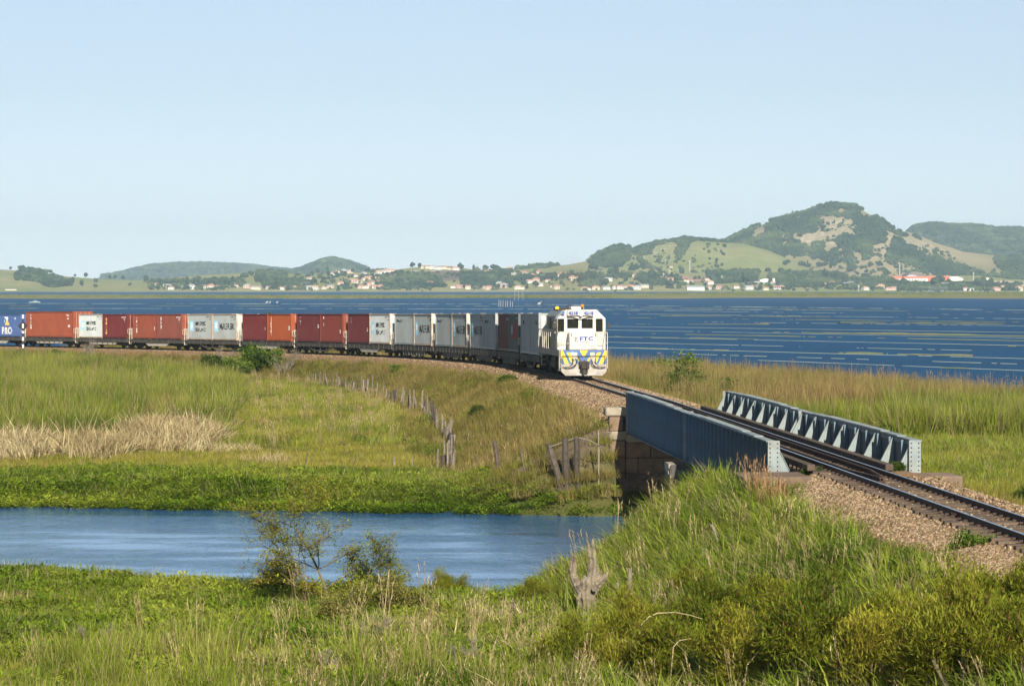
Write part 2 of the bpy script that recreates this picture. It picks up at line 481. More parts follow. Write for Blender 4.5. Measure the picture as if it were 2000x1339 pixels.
def bare_at(X, Y):
    b = np.zeros_like(X)
    for (x, y, r) in BARE:
        b = np.maximum(b, np.clip(1.5 - np.hypot(X - x, (Y - y) * .7) / r + .4 * fbm(X * .9, Y * .9, 3), 0, 1))
    return b
def gravel_at(X, Y):
    d, s, side = nearest(X, Y); d = d.reshape(X.shape); s = s.reshape(X.shape); side = side.reshape(X.shape)
    n = .8 * fbm(X * .5, Y * .5, 3)
    near = np.clip((np.interp(s, [-112, -96, -80], [1.7, 2.1, 3.3]) + n * 1.2 - d) / .7, 0, 1) * (s < S_NEAR + 1) * (side > -3)
    far = np.clip((3.0 + n - d) / .7, 0, 1) * (s > S_FAR - 1)
    return np.maximum(near, far)
ys = np.concatenate([np.arange(28, 130, .6), np.arange(130, 372, 1.2)])
xs = np.concatenate([np.arange(-100, -34, 2.0), np.arange(-34, 24, .6), np.arange(24, 110, 2.5)])
GX, GY = np.meshgrid(xs, ys)
GZ = height(GX, GY)
me = grid_mesh('ground', GX, GY, GZ, M['ground'])
for nm, fn in (('bare', bare_at), ('gravel', gravel_at)):
    a = me.attributes.new(nm, 'FLOAT', 'POINT'); a.data.foreach_set('value', fn(GX, GY).astype(np.float32).ravel())
ground = link('ground', me)
tag(ground, 'grassy meadow, river banks and railway embankment on the near side of the lake', 'ground', kind='structure')

# ------------------------------------------------------------------ water
def water_material(name, deep, rough, wscale, strength, dist, aniso=(1, .35, 1), patch=None, spec=.5, blend=.25, tint=(.78, .94, 1)):
    m, nt, N, L = nodes_of(name)
    out = N.new('ShaderNodeOutputMaterial'); p = N.new('ShaderNodeBsdfPrincipled'); L.new(p.outputs[0], out.inputs[0])
    p.inputs['Specular IOR Level'].default_value = 0
    gl = N.new('ShaderNodeBsdfGlossy'); mxs = N.new('ShaderNodeMixShader'); lw = N.new('ShaderNodeLayerWeight'); lw.inputs['Blend'].default_value = blend
    fr_n = N.new('ShaderNodeMath'); fr_n.operation = 'MULTIPLY'; fr_n.inputs[1].default_value = spec; L.new(lw.outputs['Fresnel'], fr_n.inputs[0])
    L.new(fr_n.outputs[0], mxs.inputs[0]); L.new(p.outputs[0], mxs.inputs[1]); L.new(gl.outputs[0], mxs.inputs[2]); L.new(mxs.outputs[0], out.inputs[0])
    gl.inputs[0].default_value = (*tint, 1)
    pos = N.new('ShaderNodeNewGeometry').outputs['Position']
    v = mapped(nt, pos, aniso)
    f, _ = noise_fac(nt, pos, .012, .35, .65, 4)
    c = mixrgb(nt, f, deep, tuple(x * 1.35 for x in deep)); L.new(c, p.inputs['Base Color'])
    n1 = noise_fac(nt, v, wscale, 0, 1, 6, .62)[1]
    n2 = noise_fac(nt, v, wscale * 5.3, 0, 1, 3, .6)[1]
    a = N.new('ShaderNodeMath'); a.operation = 'MULTIPLY_ADD'; a.inputs[1].default_value = .6
    L.new(n2, a.inputs[0]); L.new(n1, a.inputs[2])
    b = N.new('ShaderNodeBump'); b.inputs['Distance'].default_value = dist
    if patch:   # gusts: bands of rougher and calmer water
        g, _ = noise_fac(nt, mapped(nt, pos, (patch, patch * 3.2, 1)), 1.0, .38, .66, 5)
        r = N.new('ShaderNodeMapRange'); r.inputs[3].default_value = strength * .15; r.inputs[4].default_value = strength * 1.25
        L.new(g, r.inputs[0]); L.new(r.outputs[0], b.inputs['Strength'])
        r2 = N.new('ShaderNodeMapRange'); r2.inputs[3].default_value = rough * .4; r2.inputs[4].default_value = rough * 1.3
        L.new(g, r2.inputs[0]); L.new(r2.outputs[0], gl.inputs['Roughness'])
    else:
        b.inputs['Strength'].default_value = strength; gl.inputs['Roughness'].default_value = rough
    L.new(a.outputs[0], b.inputs['Height']); L.new(b.outputs[0], gl.inputs['Normal']); L.new(b.outputs[0], p.inputs['Normal']); L.new(b.outputs[0], lw.inputs['Normal'])
    return m
M['lake'] = water_material('choppy blue lake water', (.005, .055, .145), .16, .42, 1.0, 1.6, (1, .4, 1), spec=.27)
M['river'] = water_material('rippled river water', (.025, .095, .25), .06, 1.4, .34, .24, (1, .42, 1), patch=.11, spec=.95, blend=.44, tint=(.88, .96, 1))
def sheet(name, x0, x1, y0, y1, z, mat, n=2):
    X, Y = np.meshgrid(np.linspace(x0, x1, n), np.linspace(y0, y1, n))
    return link(name, grid_mesh(name, X, Y, X * 0 + z, mat, False))
tag(sheet('river', -120, 130, 60, 150, 0, M['river']), 'blue rippled river flowing under the railway bridge', 'river', kind='structure')
tag(sheet('lake', -2600, 2600, 150, 3900, 0, M['lake']), 'wide dark blue wind-ruffled lake behind the train', 'lake', kind='structure')

# ------------------------------------------------------------------ ballast, track
def gravel_mat(name, a, b, c3):
    m, nt, N, L = nodes_of(name)
    out = N.new('ShaderNodeOutputMaterial'); p = N.new('ShaderNodeBsdfPrincipled'); L.new(p.outputs[0], out.inputs[0])
    p.inputs['Roughness'].default_value = 1; p.inputs['Specular IOR Level'].default_value = .2
    pos = N.new('ShaderNodeNewGeometry').outputs['Position']
    v = N.new('ShaderNodeTexVoronoi'); v.inputs['Scale'].default_value = 13; L.new(pos, v.inputs['Vector'])
    sx = N.new('ShaderNodeSeparateXYZ'); L.new(v.outputs['Color'], sx.inputs[0])
    c = mixrgb(nt, sx.outputs[0], a, b)
    f, _ = noise_fac(nt, pos, .5, .4, .65, 5); c = mixrgb(nt, f, c, c3)
    L.new(c, p.inputs['Base Color'])
    bm_ = N.new('ShaderNodeBump'); bm_.inputs['Strength'].default_value = 1; bm_.inputs['Distance'].default_value = .05; bm_.invert = True
    L.new(v.outputs['Distance'], bm_.inputs['Height']); L.new(bm_.outputs[0], p.inputs['Normal'])
    return m
M['ballast'] = gravel_mat('rusty stone ballast', (.31, .19, .10), (.15, .09, .05), (.23, .145, .08))
def stone_inst_mat():
    m, nt, N, L = nodes_of('loose ballast stone')
    out = N.new('ShaderNodeOutputMaterial'); p = N.new('ShaderNodeBsdfPrincipled'); L.new(p.outputs[0], out.inputs[0])
    p.inputs['Roughness'].default_value = 1; p.inputs['Specular IOR Level'].default_value = .2
    oi = N.new('ShaderNodeObjectInfo'); cr = N.new('ShaderNodeValToRGB'); e = cr.color_ramp.elements
    e[0].color = (.085, .06, .038, 1); e[1].color = (.37, .285, .19, 1); x = e.new(.5); x.color = (.215, .145, .085, 1)
    L.new(oi.outputs['Random'], cr.inputs[0]); L.new(cr.outputs[0], p.inputs['Base Color'])
    return m
M['stone_bit'] = stone_inst_mat()
def sweep(profile, s_a, s_b, ds, closed=True, mi_of=None, dz=None):
    """profile of (offset to the picture's left, z above rail top) swept along the track"""
    ss = np.arange(s_a, s_b + ds / 2, ds); n = len(profile); vs = []; fs = []; ms = []
    for s in ss:
        x, y, z, p = track(s)
        for k, (o, h) in enumerate(profile):
            j = dz(s, o, h) if dz else 0
            vs.append((x - math.cos(p) * o, y - math.sin(p) * o, z + h + j))
    for i in range(len(ss) - 1):
        for k in range(n if closed else n - 1):
            a = i * n + k; b = i * n + (k + 1) % n
            fs.append((a, a + n, b + n, b)); ms.append(mi_of[k] if mi_of else 0)
    mb = MB(); mb.add(vs, fs); mb.m = ms
    if closed:
        mb.f.append(tuple(range(n))); mb.m.append(0)
        mb.f.append(tuple(range((len(ss) - 1) * n, len(ss) * n))); mb.m.append(0)
    return mb
def rough_b(s, o, h):
    return .05 * float(vnoise(s * 1.3, o * 2.1)) * (1 if abs(o) > 1.1 else .3)
bprof = [(3.5, -1.15), (2.9, -.74), (2.45, -.5), (2.0, -.30), (1.55, -.17), (1.15, -.155), (.5, -.17), (0, -.165), (-.5, -.17), (-1.15, -.155), (-1.55, -.17), (-2.0, -.30), (-2.45, -.5), (-2.9, -.74), (-3.5, -1.15)]
bprof_near = [(3.5, -1.15), (2.9, -.86), (2.2, -.60), (1.6, -.42), (1.12, -.31), (.95, -.22), (.5, -.205), (0, -.20), (-.5, -.205), (-.95, -.20)] + [q for q in bprof if q[0] < -1]
for a, b, lab in ((S_FAR + .3, 260, 'rust coloured stone ballast bed under the train'), (-125, S_NEAR - .3, 'pale rusty stone ballast bed this side of the bridge')):
    mb = sweep(bprof_near if a < -100 else bprof, a, b, .8, False, dz=rough_b)
    tag(mb.build('ballast_bed', M['ballast'], fix=True, smooth=False), lab, 'ballast', kind='structure')

t_track = thing('railway_track', 'single narrow gauge railway track curving from the right edge over the bridge to the train', 'railway track', track(-60)[:3])
def world_child(o, parent):
    o.parent = parent; o.matrix_parent_inverse = parent.matrix_basis.inverted(); return o
def rail_prof(c):
    return [(c + .033, 0), (c + .033, -.03), (c + .009, -.045), (c + .009, -.115), (c + .055, -.128), (c + .055, -.14), (c - .055, -.14), (c - .055, -.128), (c - .009, -.115), (c - .009, -.045), (c - .033, -.03), (c - .033, 0)]
for c in (.533, -.533):
    mb = sweep(rail_prof(c), -125, 260, 1.5, True, mi_of=[0] * 11 + [1])
    world_child(mb.build('rail', [M['rust_steel'], M['rail_top']], fix=True), t_track)
sl = MB(); sl.cbox(-1.0, 1.0, -.11, .11, -.29, -.142, .012)
sl_me = sl.mesh('sleeper', M['sleeper'])
k = 0; s = -124.0
far_sl = MB()
while s < 250:
    if s < 3:
        x, y, z, p = track(s)
        o = link('sleeper', sl_me, None, (x, y, z + rnd.uniform(-.012, .012)), (0, 0, math.pi + p + rnd.uniform(-.03, .03)))
        o.scale = (rnd.uniform(.96, 1.05), rnd.uniform(.9, 1.1), 1)
        world_child(o, t_track)
    else:
        x, y, z, p = track(s); c, sn = math.cos(math.pi + p), math.sin(math.pi + p)
        vs = [(x + a * c - b * sn, y + a * sn + b * c, z + h) for h in (-.29, -.142) for a, b in ((-1, -.11), (1, -.11), (1, .11), (-1, .11))]
        far_sl.add(vs, [(0, 3, 2, 1), (4, 5, 6, 7), (0, 1, 5, 4), (1, 2, 6, 5), (2, 3, 7, 6), (3, 0, 4, 7)])
    s += .6
o = far_sl.build('sleeper_row', M['sleeper']); o['kind'] = 'stuff'; world_child(o, t_track)
# fishplates and clips on the near rails
jb = MB()
for s in np.arange(-123.7, 0, .6):
    x, y, z, p = track(s)
    for c in (.533, -.533):
        for e in (-.1, .1):
            cx, cy = x - math.cos(p) * (c + e), y - math.sin(p) * (c + e)
            jb.box(cx - .04, cx + .04, cy - .05, cy + .05, z - .141, z - .10)
o = jb.build('rail_clip', M['rust_steel']); o['kind'] = 'stuff'; world_child(o, t_track)
jb = MB()
for s, c in ((-99.5, -.533), (-93, .533), (-6, -.533)):
    for e in (-.03, .03):
        x, y, z, p = track(s); u = Vector((math.sin(p), -math.cos(p), 0)); q = Vector((x - math.cos(p) * (c + e), y - math.sin(p) * (c + e), z - .08))
        jb.bar(q - u * .3, q + u * .3, .03, .07)
        for kk in (-.2, -.07, .07, .2): jb.bar(q + u * kk - Vector((.035, 0, 0)), q + u * kk + Vector((.035, 0, 0)), .03, .03)
world_child(jb.build('fishplate', M['rust_steel']), t_track)
# ------------------------------------------------------------------ the girder bridge
S_MID = (S_FAR + S_NEAR) / 2
bx, by, bz, bp = track(S_MID)
bridge = thing('railway_bridge', 'blue grey steel plate girder railway bridge of two spans across the river', 'bridge', (bx, by, bz), (0, 0, math.pi + bp))
HALF = 18.05
ZT, ZB = .64, -1.06
def rivets(mb, pts, axis, r=.022, h=.014):
    ax = Vector(axis)
    a = ax.orthogonal().normalized(); b = ax.cross(a)
    for p in pts:
        p = Vector(p)
        ring = [p + (a * math.cos(k * math.pi / 3) + b * math.sin(k * math.pi / 3)) * r for k in range(6)]
        mb.add(ring + [p + ax * h], [(k, (k + 1) % 6, 6) for k in range(6)])
for sx in (1, -1):                                    # +1: the girder on the picture's left
    for (ya, yb, lab) in ((-HALF, -.06, 'far'), (.06, HALF, 'near')):
        g = MB()
        X0 = 1.97 * sx
        g.box(X0 - .014, X0 + .014, ya, yb, ZB + .03, ZT - .03)
        og = g.build('girder', M['bridge_paint'], bridge)
        f = MB()                                       # top flange with stepped cover plates
        L_ = yb - ya
        FL = lambda i, o: sorted((X0 - sx * i, X0 + sx * o))
        f.box(*FL(.06, .21), ya, yb, ZT - .03, ZT)
        f.box(*FL(.058, .208), ya + L_ * .12, yb - L_ * .12, ZT, ZT + .022)
        f.box(*FL(.056, .206), ya + L_ * .25, yb - L_ * .25, ZT + .022, ZT + .044)
        f.box(*FL(-.015, .12), ya, yb, ZT - .05, ZT - .031)
        for e in (-1, 1): f.box(*sorted((X0 + e * .015, X0 + e * .035)), ya, yb, ZT - .15, ZT - .051)
        f.build('top_flange', M['bridge_pale'], og)
        f = MB()
        f.box(X0 - .15, X0 + .15, ya, yb, ZB, ZB + .03)
        f.box(X0 - .146, X0 + .146, ya + L_ * .2, yb - L_ * .2, ZB - .025, ZB)
        for e in (-1, 1): f.box(*sorted((X0 + e * .015, X0 + e * .035)), ya, yb, ZB + .031, ZB + .13)
        f.build('bottom_flange', M['bridge_paint'], og)
        # outside stiffeners: pairs of angles
        st = MB(); st.box(0, .095, -.01, .01, ZB + .032, ZT - .052); st.box(0, .018, .011, .09, ZB + .032, ZT - .052)
        sm = st.mesh('stiffener', M['bridge_rib'])
        nst = 21
        for k in range(nst):
            y = ya + .35 + (L_ - .7) * k / (nst - 1)
            o = link('stiffener', sm, og, (X0 + sx * .036, y, 0))
            if sx < 0: o.scale = (-1, 1, 1)
            if k % 2: o2 = link('stiffener', sm, og, (X0 - sx * .036, y, 0)); o2.scale = (-sx, 1, 1)
        # knee gussets on the track side
        gm = MB()
        gm.prism([(.02, ZT - .056), (.06, ZT - .056), (.44, -.20), (.44, -.36), (.02, -.36)], 'y', -.008, .008)
        gm.bar((.065, 0, ZT - .07), (.45, 0, -.19), .10, .014)
        gm.box(.02, .46, -.06, .06, -.375, -.361)
        rv = []
        for q in np.linspace(.06, .94, 11): rv.append((.05 + .35 * q - .03, .01, ZT - .09 - (ZT + .11) * q))
        for q in np.linspace(.06, .38, 5): rv.append((q, .01, -.33))
        rivets(gm, [(x, .008, z) for x, _, z in rv], (0, 1, 0), .016, .012)
        gme = gm.mesh('gusset', M['bridge_pale'])
        for k in range(8):
            y = ya + .16 + (L_ - .32) * k / 7
            o = link('gusset', gme, og, (X0 - sx * .015, y, 0)); o.scale = (-sx, 1, 1)
        # end plates
        for (ye, w) in ((ya, -1), (yb, 1)):
            ep = MB()
            y0 = ye + w * .002; y1 = ye + w * .022
            ep.box(X0 - .165, X0 + .165, min(y0, y1), max(y0, y1), ZB + .032, ZT + .006)
            oe = ep.build('end_plate', M['bridge_pale'], og)
            if w > 0 and lab == 'near':
                rb = MB()
                rivets(rb, [(X0 + e, y1, z) for e in (-.105, .105) for z in np.arange(ZB + .12, ZT - .03, .125)], (0, w, 0), .024, .016)
                # rivets are dark with rust, so they read as dots
                ro = rb.build('rivet', M['rust_steel'], og); ro['kind'] = 'stuff'
        # rivet rows on the top flange
        rb = MB()
        rivets(rb, [(X0 + sx * e, y, ZT + .045) for e in (-.03, .05, .12, .18) for y in np.arange(ya + L_ * .25 + .1, yb - L_ * .25 - .1, .16)], (0, 0, 1), .02, .012)
        rivets(rb, [(X0 + sx * .0145 + sx * .0, y, z) for y in np.linspace(ya + .2, yb - .2, 60) for z in (ZT - .2, ZB + .2)], (sx, 0, 0), .018, .012)
        ro = rb.build('rivet', M['bridge_pale'], og); ro['kind'] = 'stuff'
# floor: cross beams, stringers, guard timbers, guard rails
cbm = MB(); cbm.box(-1.93, 1.93, -.006, .006, -.95, -.40); cbm.box(-1.93, 1.93, -.11, .11, -.40, -.38); cbm.box(-1.93, 1.93, -.11, .11, -.97, -.95)
cm = cbm.mesh('cross_beam', M['frame_dark'])
for (ya, yb) in ((-HALF, -.06), (.06, HALF)):
    for k in range(8): link('cross_beam', cm, bridge, (0, ya + .16 + (yb - ya - .32) * k / 7, 0))
for e in (-.7, .7):
    sb = MB(); sb.box(e - .008, e + .008, -HALF + .1, HALF - .1, -.78, -.31); sb.box(e - .09, e + .09, -HALF + .1, HALF - .1, -.31, -.295)
    sb.build('stringer', M['frame_dark'], bridge)
for e in (1.08, -1.08):
    sb = MB(); sb.cbox(e - .11, e + .11, -HALF - .6, HALF + .9, -.139, .035, .015)
    sb.build('guard_timber', M['sleeper'], bridge)
for e in (.30, -.30):
    sb = MB()
    pts = [(e, -HALF - 1.0), (e, HALF + 2.2), (e * .12, HALF + 5.2)]
    for (x0, y0), (x1, y1) in zip(pts, pts[1:]):
        sb.bar((x0, y0, -.035), (x1, y1, -.035), .06, .05); sb.bar((x0, y0, -.085), (x1, y1, -.085), .02, .06); sb.bar((x0, y0, -.13), (x1, y1, -.13), .11, .02)
    sb.build('guard_rail', M['rust_steel'], bridge)
for (x0, x1) in ((-1.22, -.82), (-.58, .58), (.82, 1.22)):  # plates added to stop sun falling between the sleepers onto the abutment
    sb = MB(); sb.box(x0, x1, -HALF + .1, HALF - .1, -.345, -.325); sb.build('sun_block_plate', M['frame_dark'], bridge)
# deck planks between girder foot and guard timber
pk = MB(); pk.box(-.115, .115, -.13, .13, -.285, -.235); pm_ = pk.mesh('walkway_plate', M['frame_dark'])
sb = MB()
for e in (1, -1):
    for y in np.arange(-HALF + .1, HALF - .1, .30): sb.box(*sorted((e * 1.25, e * 1.90)), y, y + .292, -.36, -.33)
o = sb.build('walkway_plank', M['sleeper'], bridge); o['kind'] = 'stuff'

# ------------------------------------------------------------------ masonry
def blocks(parent, x0, x1, y0, y1, z0, z1, nx, nz, mat, seed, axis='x', joint=.018, jig=.012):
    """coursed ashlar: every block an object of its own"""
    rr = random.Random(seed)
    h = (z1 - z0) / nz
    for r in range(nz):
        a0, a1 = (x0, x1) if axis == 'x' else (y0, y1)
        w = (a1 - a0) / nx; cuts = [a0] + [a0 + w * (i + (.5 if r % 2 and nx > 1 else 0)) + rr.uniform(-.08, .08) * w for i in range(1 if not (r % 2 and nx > 1) else 0, nx)] + [a1]
        for a, b in zip(cuts, cuts[1:]):
            if b - a < .06: continue
            mb = MB(); j = rr.uniform(0, jig)
            if axis == 'x': mb.cbox(a + joint / 2, b - joint / 2, y0 - j, y1 + j, z0 + h * r + joint / 2, z0 + h * (r + 1) - joint / 2, .02)
            else: mb.cbox(x0 - j, x1 + j, a + joint / 2, b - joint / 2, z0 + h * r + joint / 2, z0 + h * (r + 1) - joint / 2, .02)
            mb.build('stone_block', mat, parent)
ab = thing('stone_abutment', 'brown sandstone abutment with a capped pilaster at the far end of the bridge', 'abutment', (bx, by, bz), (0, 0, math.pi + bp))
YA = -HALF - .25
core = MB(); core.box(-2.75, 2.75, YA - 1.6, YA - .35, -5, -.72); core.build('wall_core', M['stone'], ab)
blocks(ab, -2.85, 2.12, YA - .4, YA, -4.6, -1.42, 5, 5, M['stone'], 1)
blocks(ab, 2.14, 2.82, YA - .5, YA + .08, -4.6, -1.36, 1, 5, M['stone'], 2)            # pilaster shaft
blocks(ab, -2.9, 2.12, YA - .55, YA + .62, -1.40, -1.09, 5, 1, M['stone_cap'], 3)      # bearing shelf
mb = MB(); mb.cbox(2.08, 2.92, YA - .8, YA + .16, -1.34, -.98, .05); mb.build('pilaster_cap', M['stone_cap'], ab)
mb = MB(); mb.cbox(2.22, 2.78, YA - .75, YA + .02, -.97, -.38, .02); mb.build('stone_block', M['stone'], ab)
mb = MB(); mb.cbox(2.06, 2.94, YA - .85, YA + .12, -.37, -.02, .05); mb.build('pilaster_cap', M['stone_cap'], ab)
blocks(ab, -2.8, 2.12, YA - 1.0, YA - .56, -1.08, -.33, 4, 2, M['stone'], 5)
blocks(ab, 2.16, 2.80, YA - 5.2, YA - .9, -2.6, -.72, 1, 1, M['stone'], 6, axis='y')
ab2 = thing('stone_abutment', 'flat brown stone abutment top at the near end of the bridge', 'abutment', (bx, by, bz), (0, 0, math.pi + bp))
YB = HALF + .12
blocks(ab2, 1.3, 3.15, YB, YB + 2.1, -.62, -.2, 2, 1, M['stone'], 7)
blocks(ab2, -2.95, -1.3, YB, YB + 1.5, -.60, -.24, 2, 1, M['stone'], 8)
blocks(ab2, -3.2, 3.0, YB + .06, YB + .7, -3.4, -.66, 5, 5, M['stone'], 9)
mb = MB(); mb.cbox(1.4, 2.5, HALF - 1.1, HALF - .1, -1.36, -1.085, .03); mb.build('bearing_stone', M['stone_cap'], ab2)
mb = MB(); mb.cbox(-2.5, -1.4, HALF - 1.1, HALF - .1, -1.36, -1.085, .03); mb.build('bearing_stone', M['stone_cap'], ab2)
# iron caisson pier at mid river
pier = thing('bridge_pier', 'dark riveted iron pier with a broken pale concrete cap under the middle of the bridge', 'pier', (bx, by, bz), (0, 0, math.pi + bp))
for e in (1.97, -1.97):
    c = MB(); c.cyl((e, 0, -5.3), (e, 0, -1.62), .62, 20); oc = c.build('caisson', M['iron_pier'], pier, smooth=False)
    for z in (-4.2, -3.3, -2.4):
        r = MB(); r.cyl((e, 0, z - .04), (e, 0, z + .04), .665, 20); ro = r.build('flange_ring', M['iron_pier'], oc)
    rb = MB()
    for z in (-4.35, -4.05, -3.45, -3.15, -2.55, -2.25):
        for k in range(20):
            a = k * math.pi / 10
            rivets(rb, [(e + .622 * math.cos(a), .622 * math.sin(a), z)], (math.cos(a), math.sin(a), 0), .025, .02)
    ro = rb.build('rivet', M['concrete'], oc); ro['kind'] = 'stuff'
    cp = MB(); cp.cbox(e - .72, e + .72, -.72, .72, -1.62, -1.12, .06); cp.build('pier_cap', M['iron_pier'], pier)
# chipped concrete nose of the cap on the river side
cp = MB()
cp.prism([(-.5, -1.10), (.1, -1.085), (.62, -1.11), (.66, -1.24), (.5, -1.33), (.58, -1.45), (.36, -1.55), (.2, -1.40), (-.2, -1.36), (-.45, -1.25)], 'x', 2.50, 2.72)
o = cp.build('cap_nose', M['stone_cap'], pier)
mb = MB(); mb.bar((1.97, 0, -2.0), (-1.97, 0, -2.0), .2, .3); mb.bar((1.97, 0, -2.2), (-1.97, 0, -4.4), .1, .1); mb.bar((-1.97, 0, -2.2), (1.97, 0, -4.4), .1, .1)
mb.build('brace', M['iron_pier'], pier)
# ------------------------------------------------------------------ lettering
_fonts = {}
def text_mesh(name, s, size, mat, width=None, bold=0.0, vertical=False, spacing=1.0, height=None):
    """flat letters in the XY plane centred on the origin (x right, y up)"""
    c = bpy.data.curves.new('t', 'FONT')
    c.body = '\n'.join(s) if vertical else s
    c.size = size; c.align_x = 'CENTER'; c.offset = bold; c.space_character = spacing
    c.resolution_u = 2
    if vertical: c.space_line = .8
    o = bpy.data.objects.new('t', c); COL.objects.link(o)
    bpy.context.view_layer.update()
    dg = bpy.context.evaluated_depsgraph_get()
    me = bpy.data.meshes.new_from_object(o.evaluated_get(dg))
    bpy.data.objects.remove(o); bpy.data.curves.remove(c)
    me.name = name
    co = np.empty(len(me.vertices) * 3, np.float32); me.vertices.foreach_get('co', co); co = co.reshape(-1, 3)
    lo, hi = co.min(0), co.max(0)
    co -= (lo + hi) / 2
    if width: co[:, 0] *= width / max(1e-6, hi[0] - lo[0])
    if height: co[:, 1] *= height / max(1e-6, hi[1] - lo[1])
    me.vertices.foreach_set('co', co.ravel())
    me.materials.clear(); me.materials.append(mat); me.update()
    return me

# ------------------------------------------------------------------ containers
PITCH = .278; DEPTH = .05
def corr(y, y0):
    t = ((y - y0) / PITCH) % 1.0
    a, b, c_, d = .27, .50, .77, 1.0      # outer flat, slope in, inner flat, slope out
    if t < a: return 0.0
    if t < b: return -DEPTH * (t - a) / (b - a)
    if t < c_: return -DEPTH
    return -DEPTH * (1 - (t - c_) / (d - c_))
def corr_breaks(y0, a, b):
    out = []
    k = math.floor((a - y0) / PITCH) - 1
    while y0 + k * PITCH < b:
        for t in (0, .27, .50, .77): out.append(y0 + (k + t) * PITCH)
        k += 1
    return [y for y in out if a < y < b]
def side_panel(L, z0, z1, xs, mats, c0, pitch_scale=1):
    """corrugated long side on x = xs (outer plane); c0 = corrugation phase"""
    a, b = -L / 2 + .11, L / 2 - .11
    ysx = [a] + corr_breaks(c0, a, b) + [b]
    mb = MB(); s = 1 if xs > 0 else -1
    vs = []
    for y in ysx: vs += [(xs + s * corr(y, c0), y, z0), (xs + s * corr(y, c0), y, z1)]
    mb.add(vs, [(2 * i, 2 * i + 2, 2 * i + 3, 2 * i + 1) for i in range(len(ysx) - 1)])
    return mb
def end_panel(yo, z0, z1, mats):
    a, b = -1.22 + .11, 1.22 - .11
    xsx = [a] + corr_breaks(0, a, b) + [b]
    s = 1 if yo > 0 else -1; mb = MB(); vs = []
    for x in xsx: vs += [(x, yo + s * corr(x, 0), z0), (x, yo + s * corr(x, 0), z1)]
    mb.add(vs, [(2 * i, 2 * i + 2, 2 * i + 3, 2 * i + 1) for i in range(len(xsx) - 1)])
    return mb
def paint_on_side(me, yc, zc, c0, xs=1.19):
    """bend flat lettering over the corrugated side that faces the river"""
    b = bmesh.new(); b.from_mesh(me)
    co = [v.co.x for v in b.verts]; lo, hi = min(co), max(co)
    for br in corr_breaks(c0, lo + yc, hi + yc):
        bmesh.ops.bisect_plane(b, geom=b.verts[:] + b.edges[:] + b.faces[:], plane_co=(br - yc, 0, 0), plane_no=(1, 0, 0))
    for v in b.verts:
        y = v.co.x + yc; z = v.co.y + zc
        v.co = Vector((xs + corr(y, c0) + .005, y, z))
    b.to_mesh(me); b.free(); me.update()
    return me
CM = {}
def cmat(key, col, col2, rust=(.20, .085, .04), amt=.3):
    CM[key] = solid(key + ' container paint', col, .55, col2, 1.3, dirt=rust, dirt_amt=amt, streak=tuple(c * .55 + .02 for c in col), spec=.35)
cmat('orange red', (0.285, 0.070, 0.033), (0.238, 0.057, 0.030))
cmat('maroon', (0.131, 0.019, 0.022), (0.111, 0.018, 0.020))
cmat('dull maroon', (0.115, 0.021, 0.024), (0.099, 0.019, 0.022))
cmat('brick red', (0.246, 0.061, 0.033), (0.206, 0.050, 0.030))
cmat('faded red', (0.214, 0.061, 0.044), (0.174, 0.049, 0.036))
cmat('orange brown', (0.317, 0.070, 0.020), (0.269, 0.061, 0.020))
cmat('red brown', (0.178, 0.034, 0.028), (0.150, 0.031, 0.024))
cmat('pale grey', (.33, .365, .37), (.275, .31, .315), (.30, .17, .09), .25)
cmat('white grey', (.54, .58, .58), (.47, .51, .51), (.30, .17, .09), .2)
cmat('blue', (.06, .12, .30), (.055, .105, .26), (.25, .2, .18), .2)
cmat('dark green grey', (.10, .12, .115), (.085, .10, .10))
cmat('dark red brown', (.13, .04, .035), (.11, .036, .032))
CM['edge_pale'] = solid('rust stained pale rail', (.52, .45, .38), .6, (.42, .30, .20), 2.5)

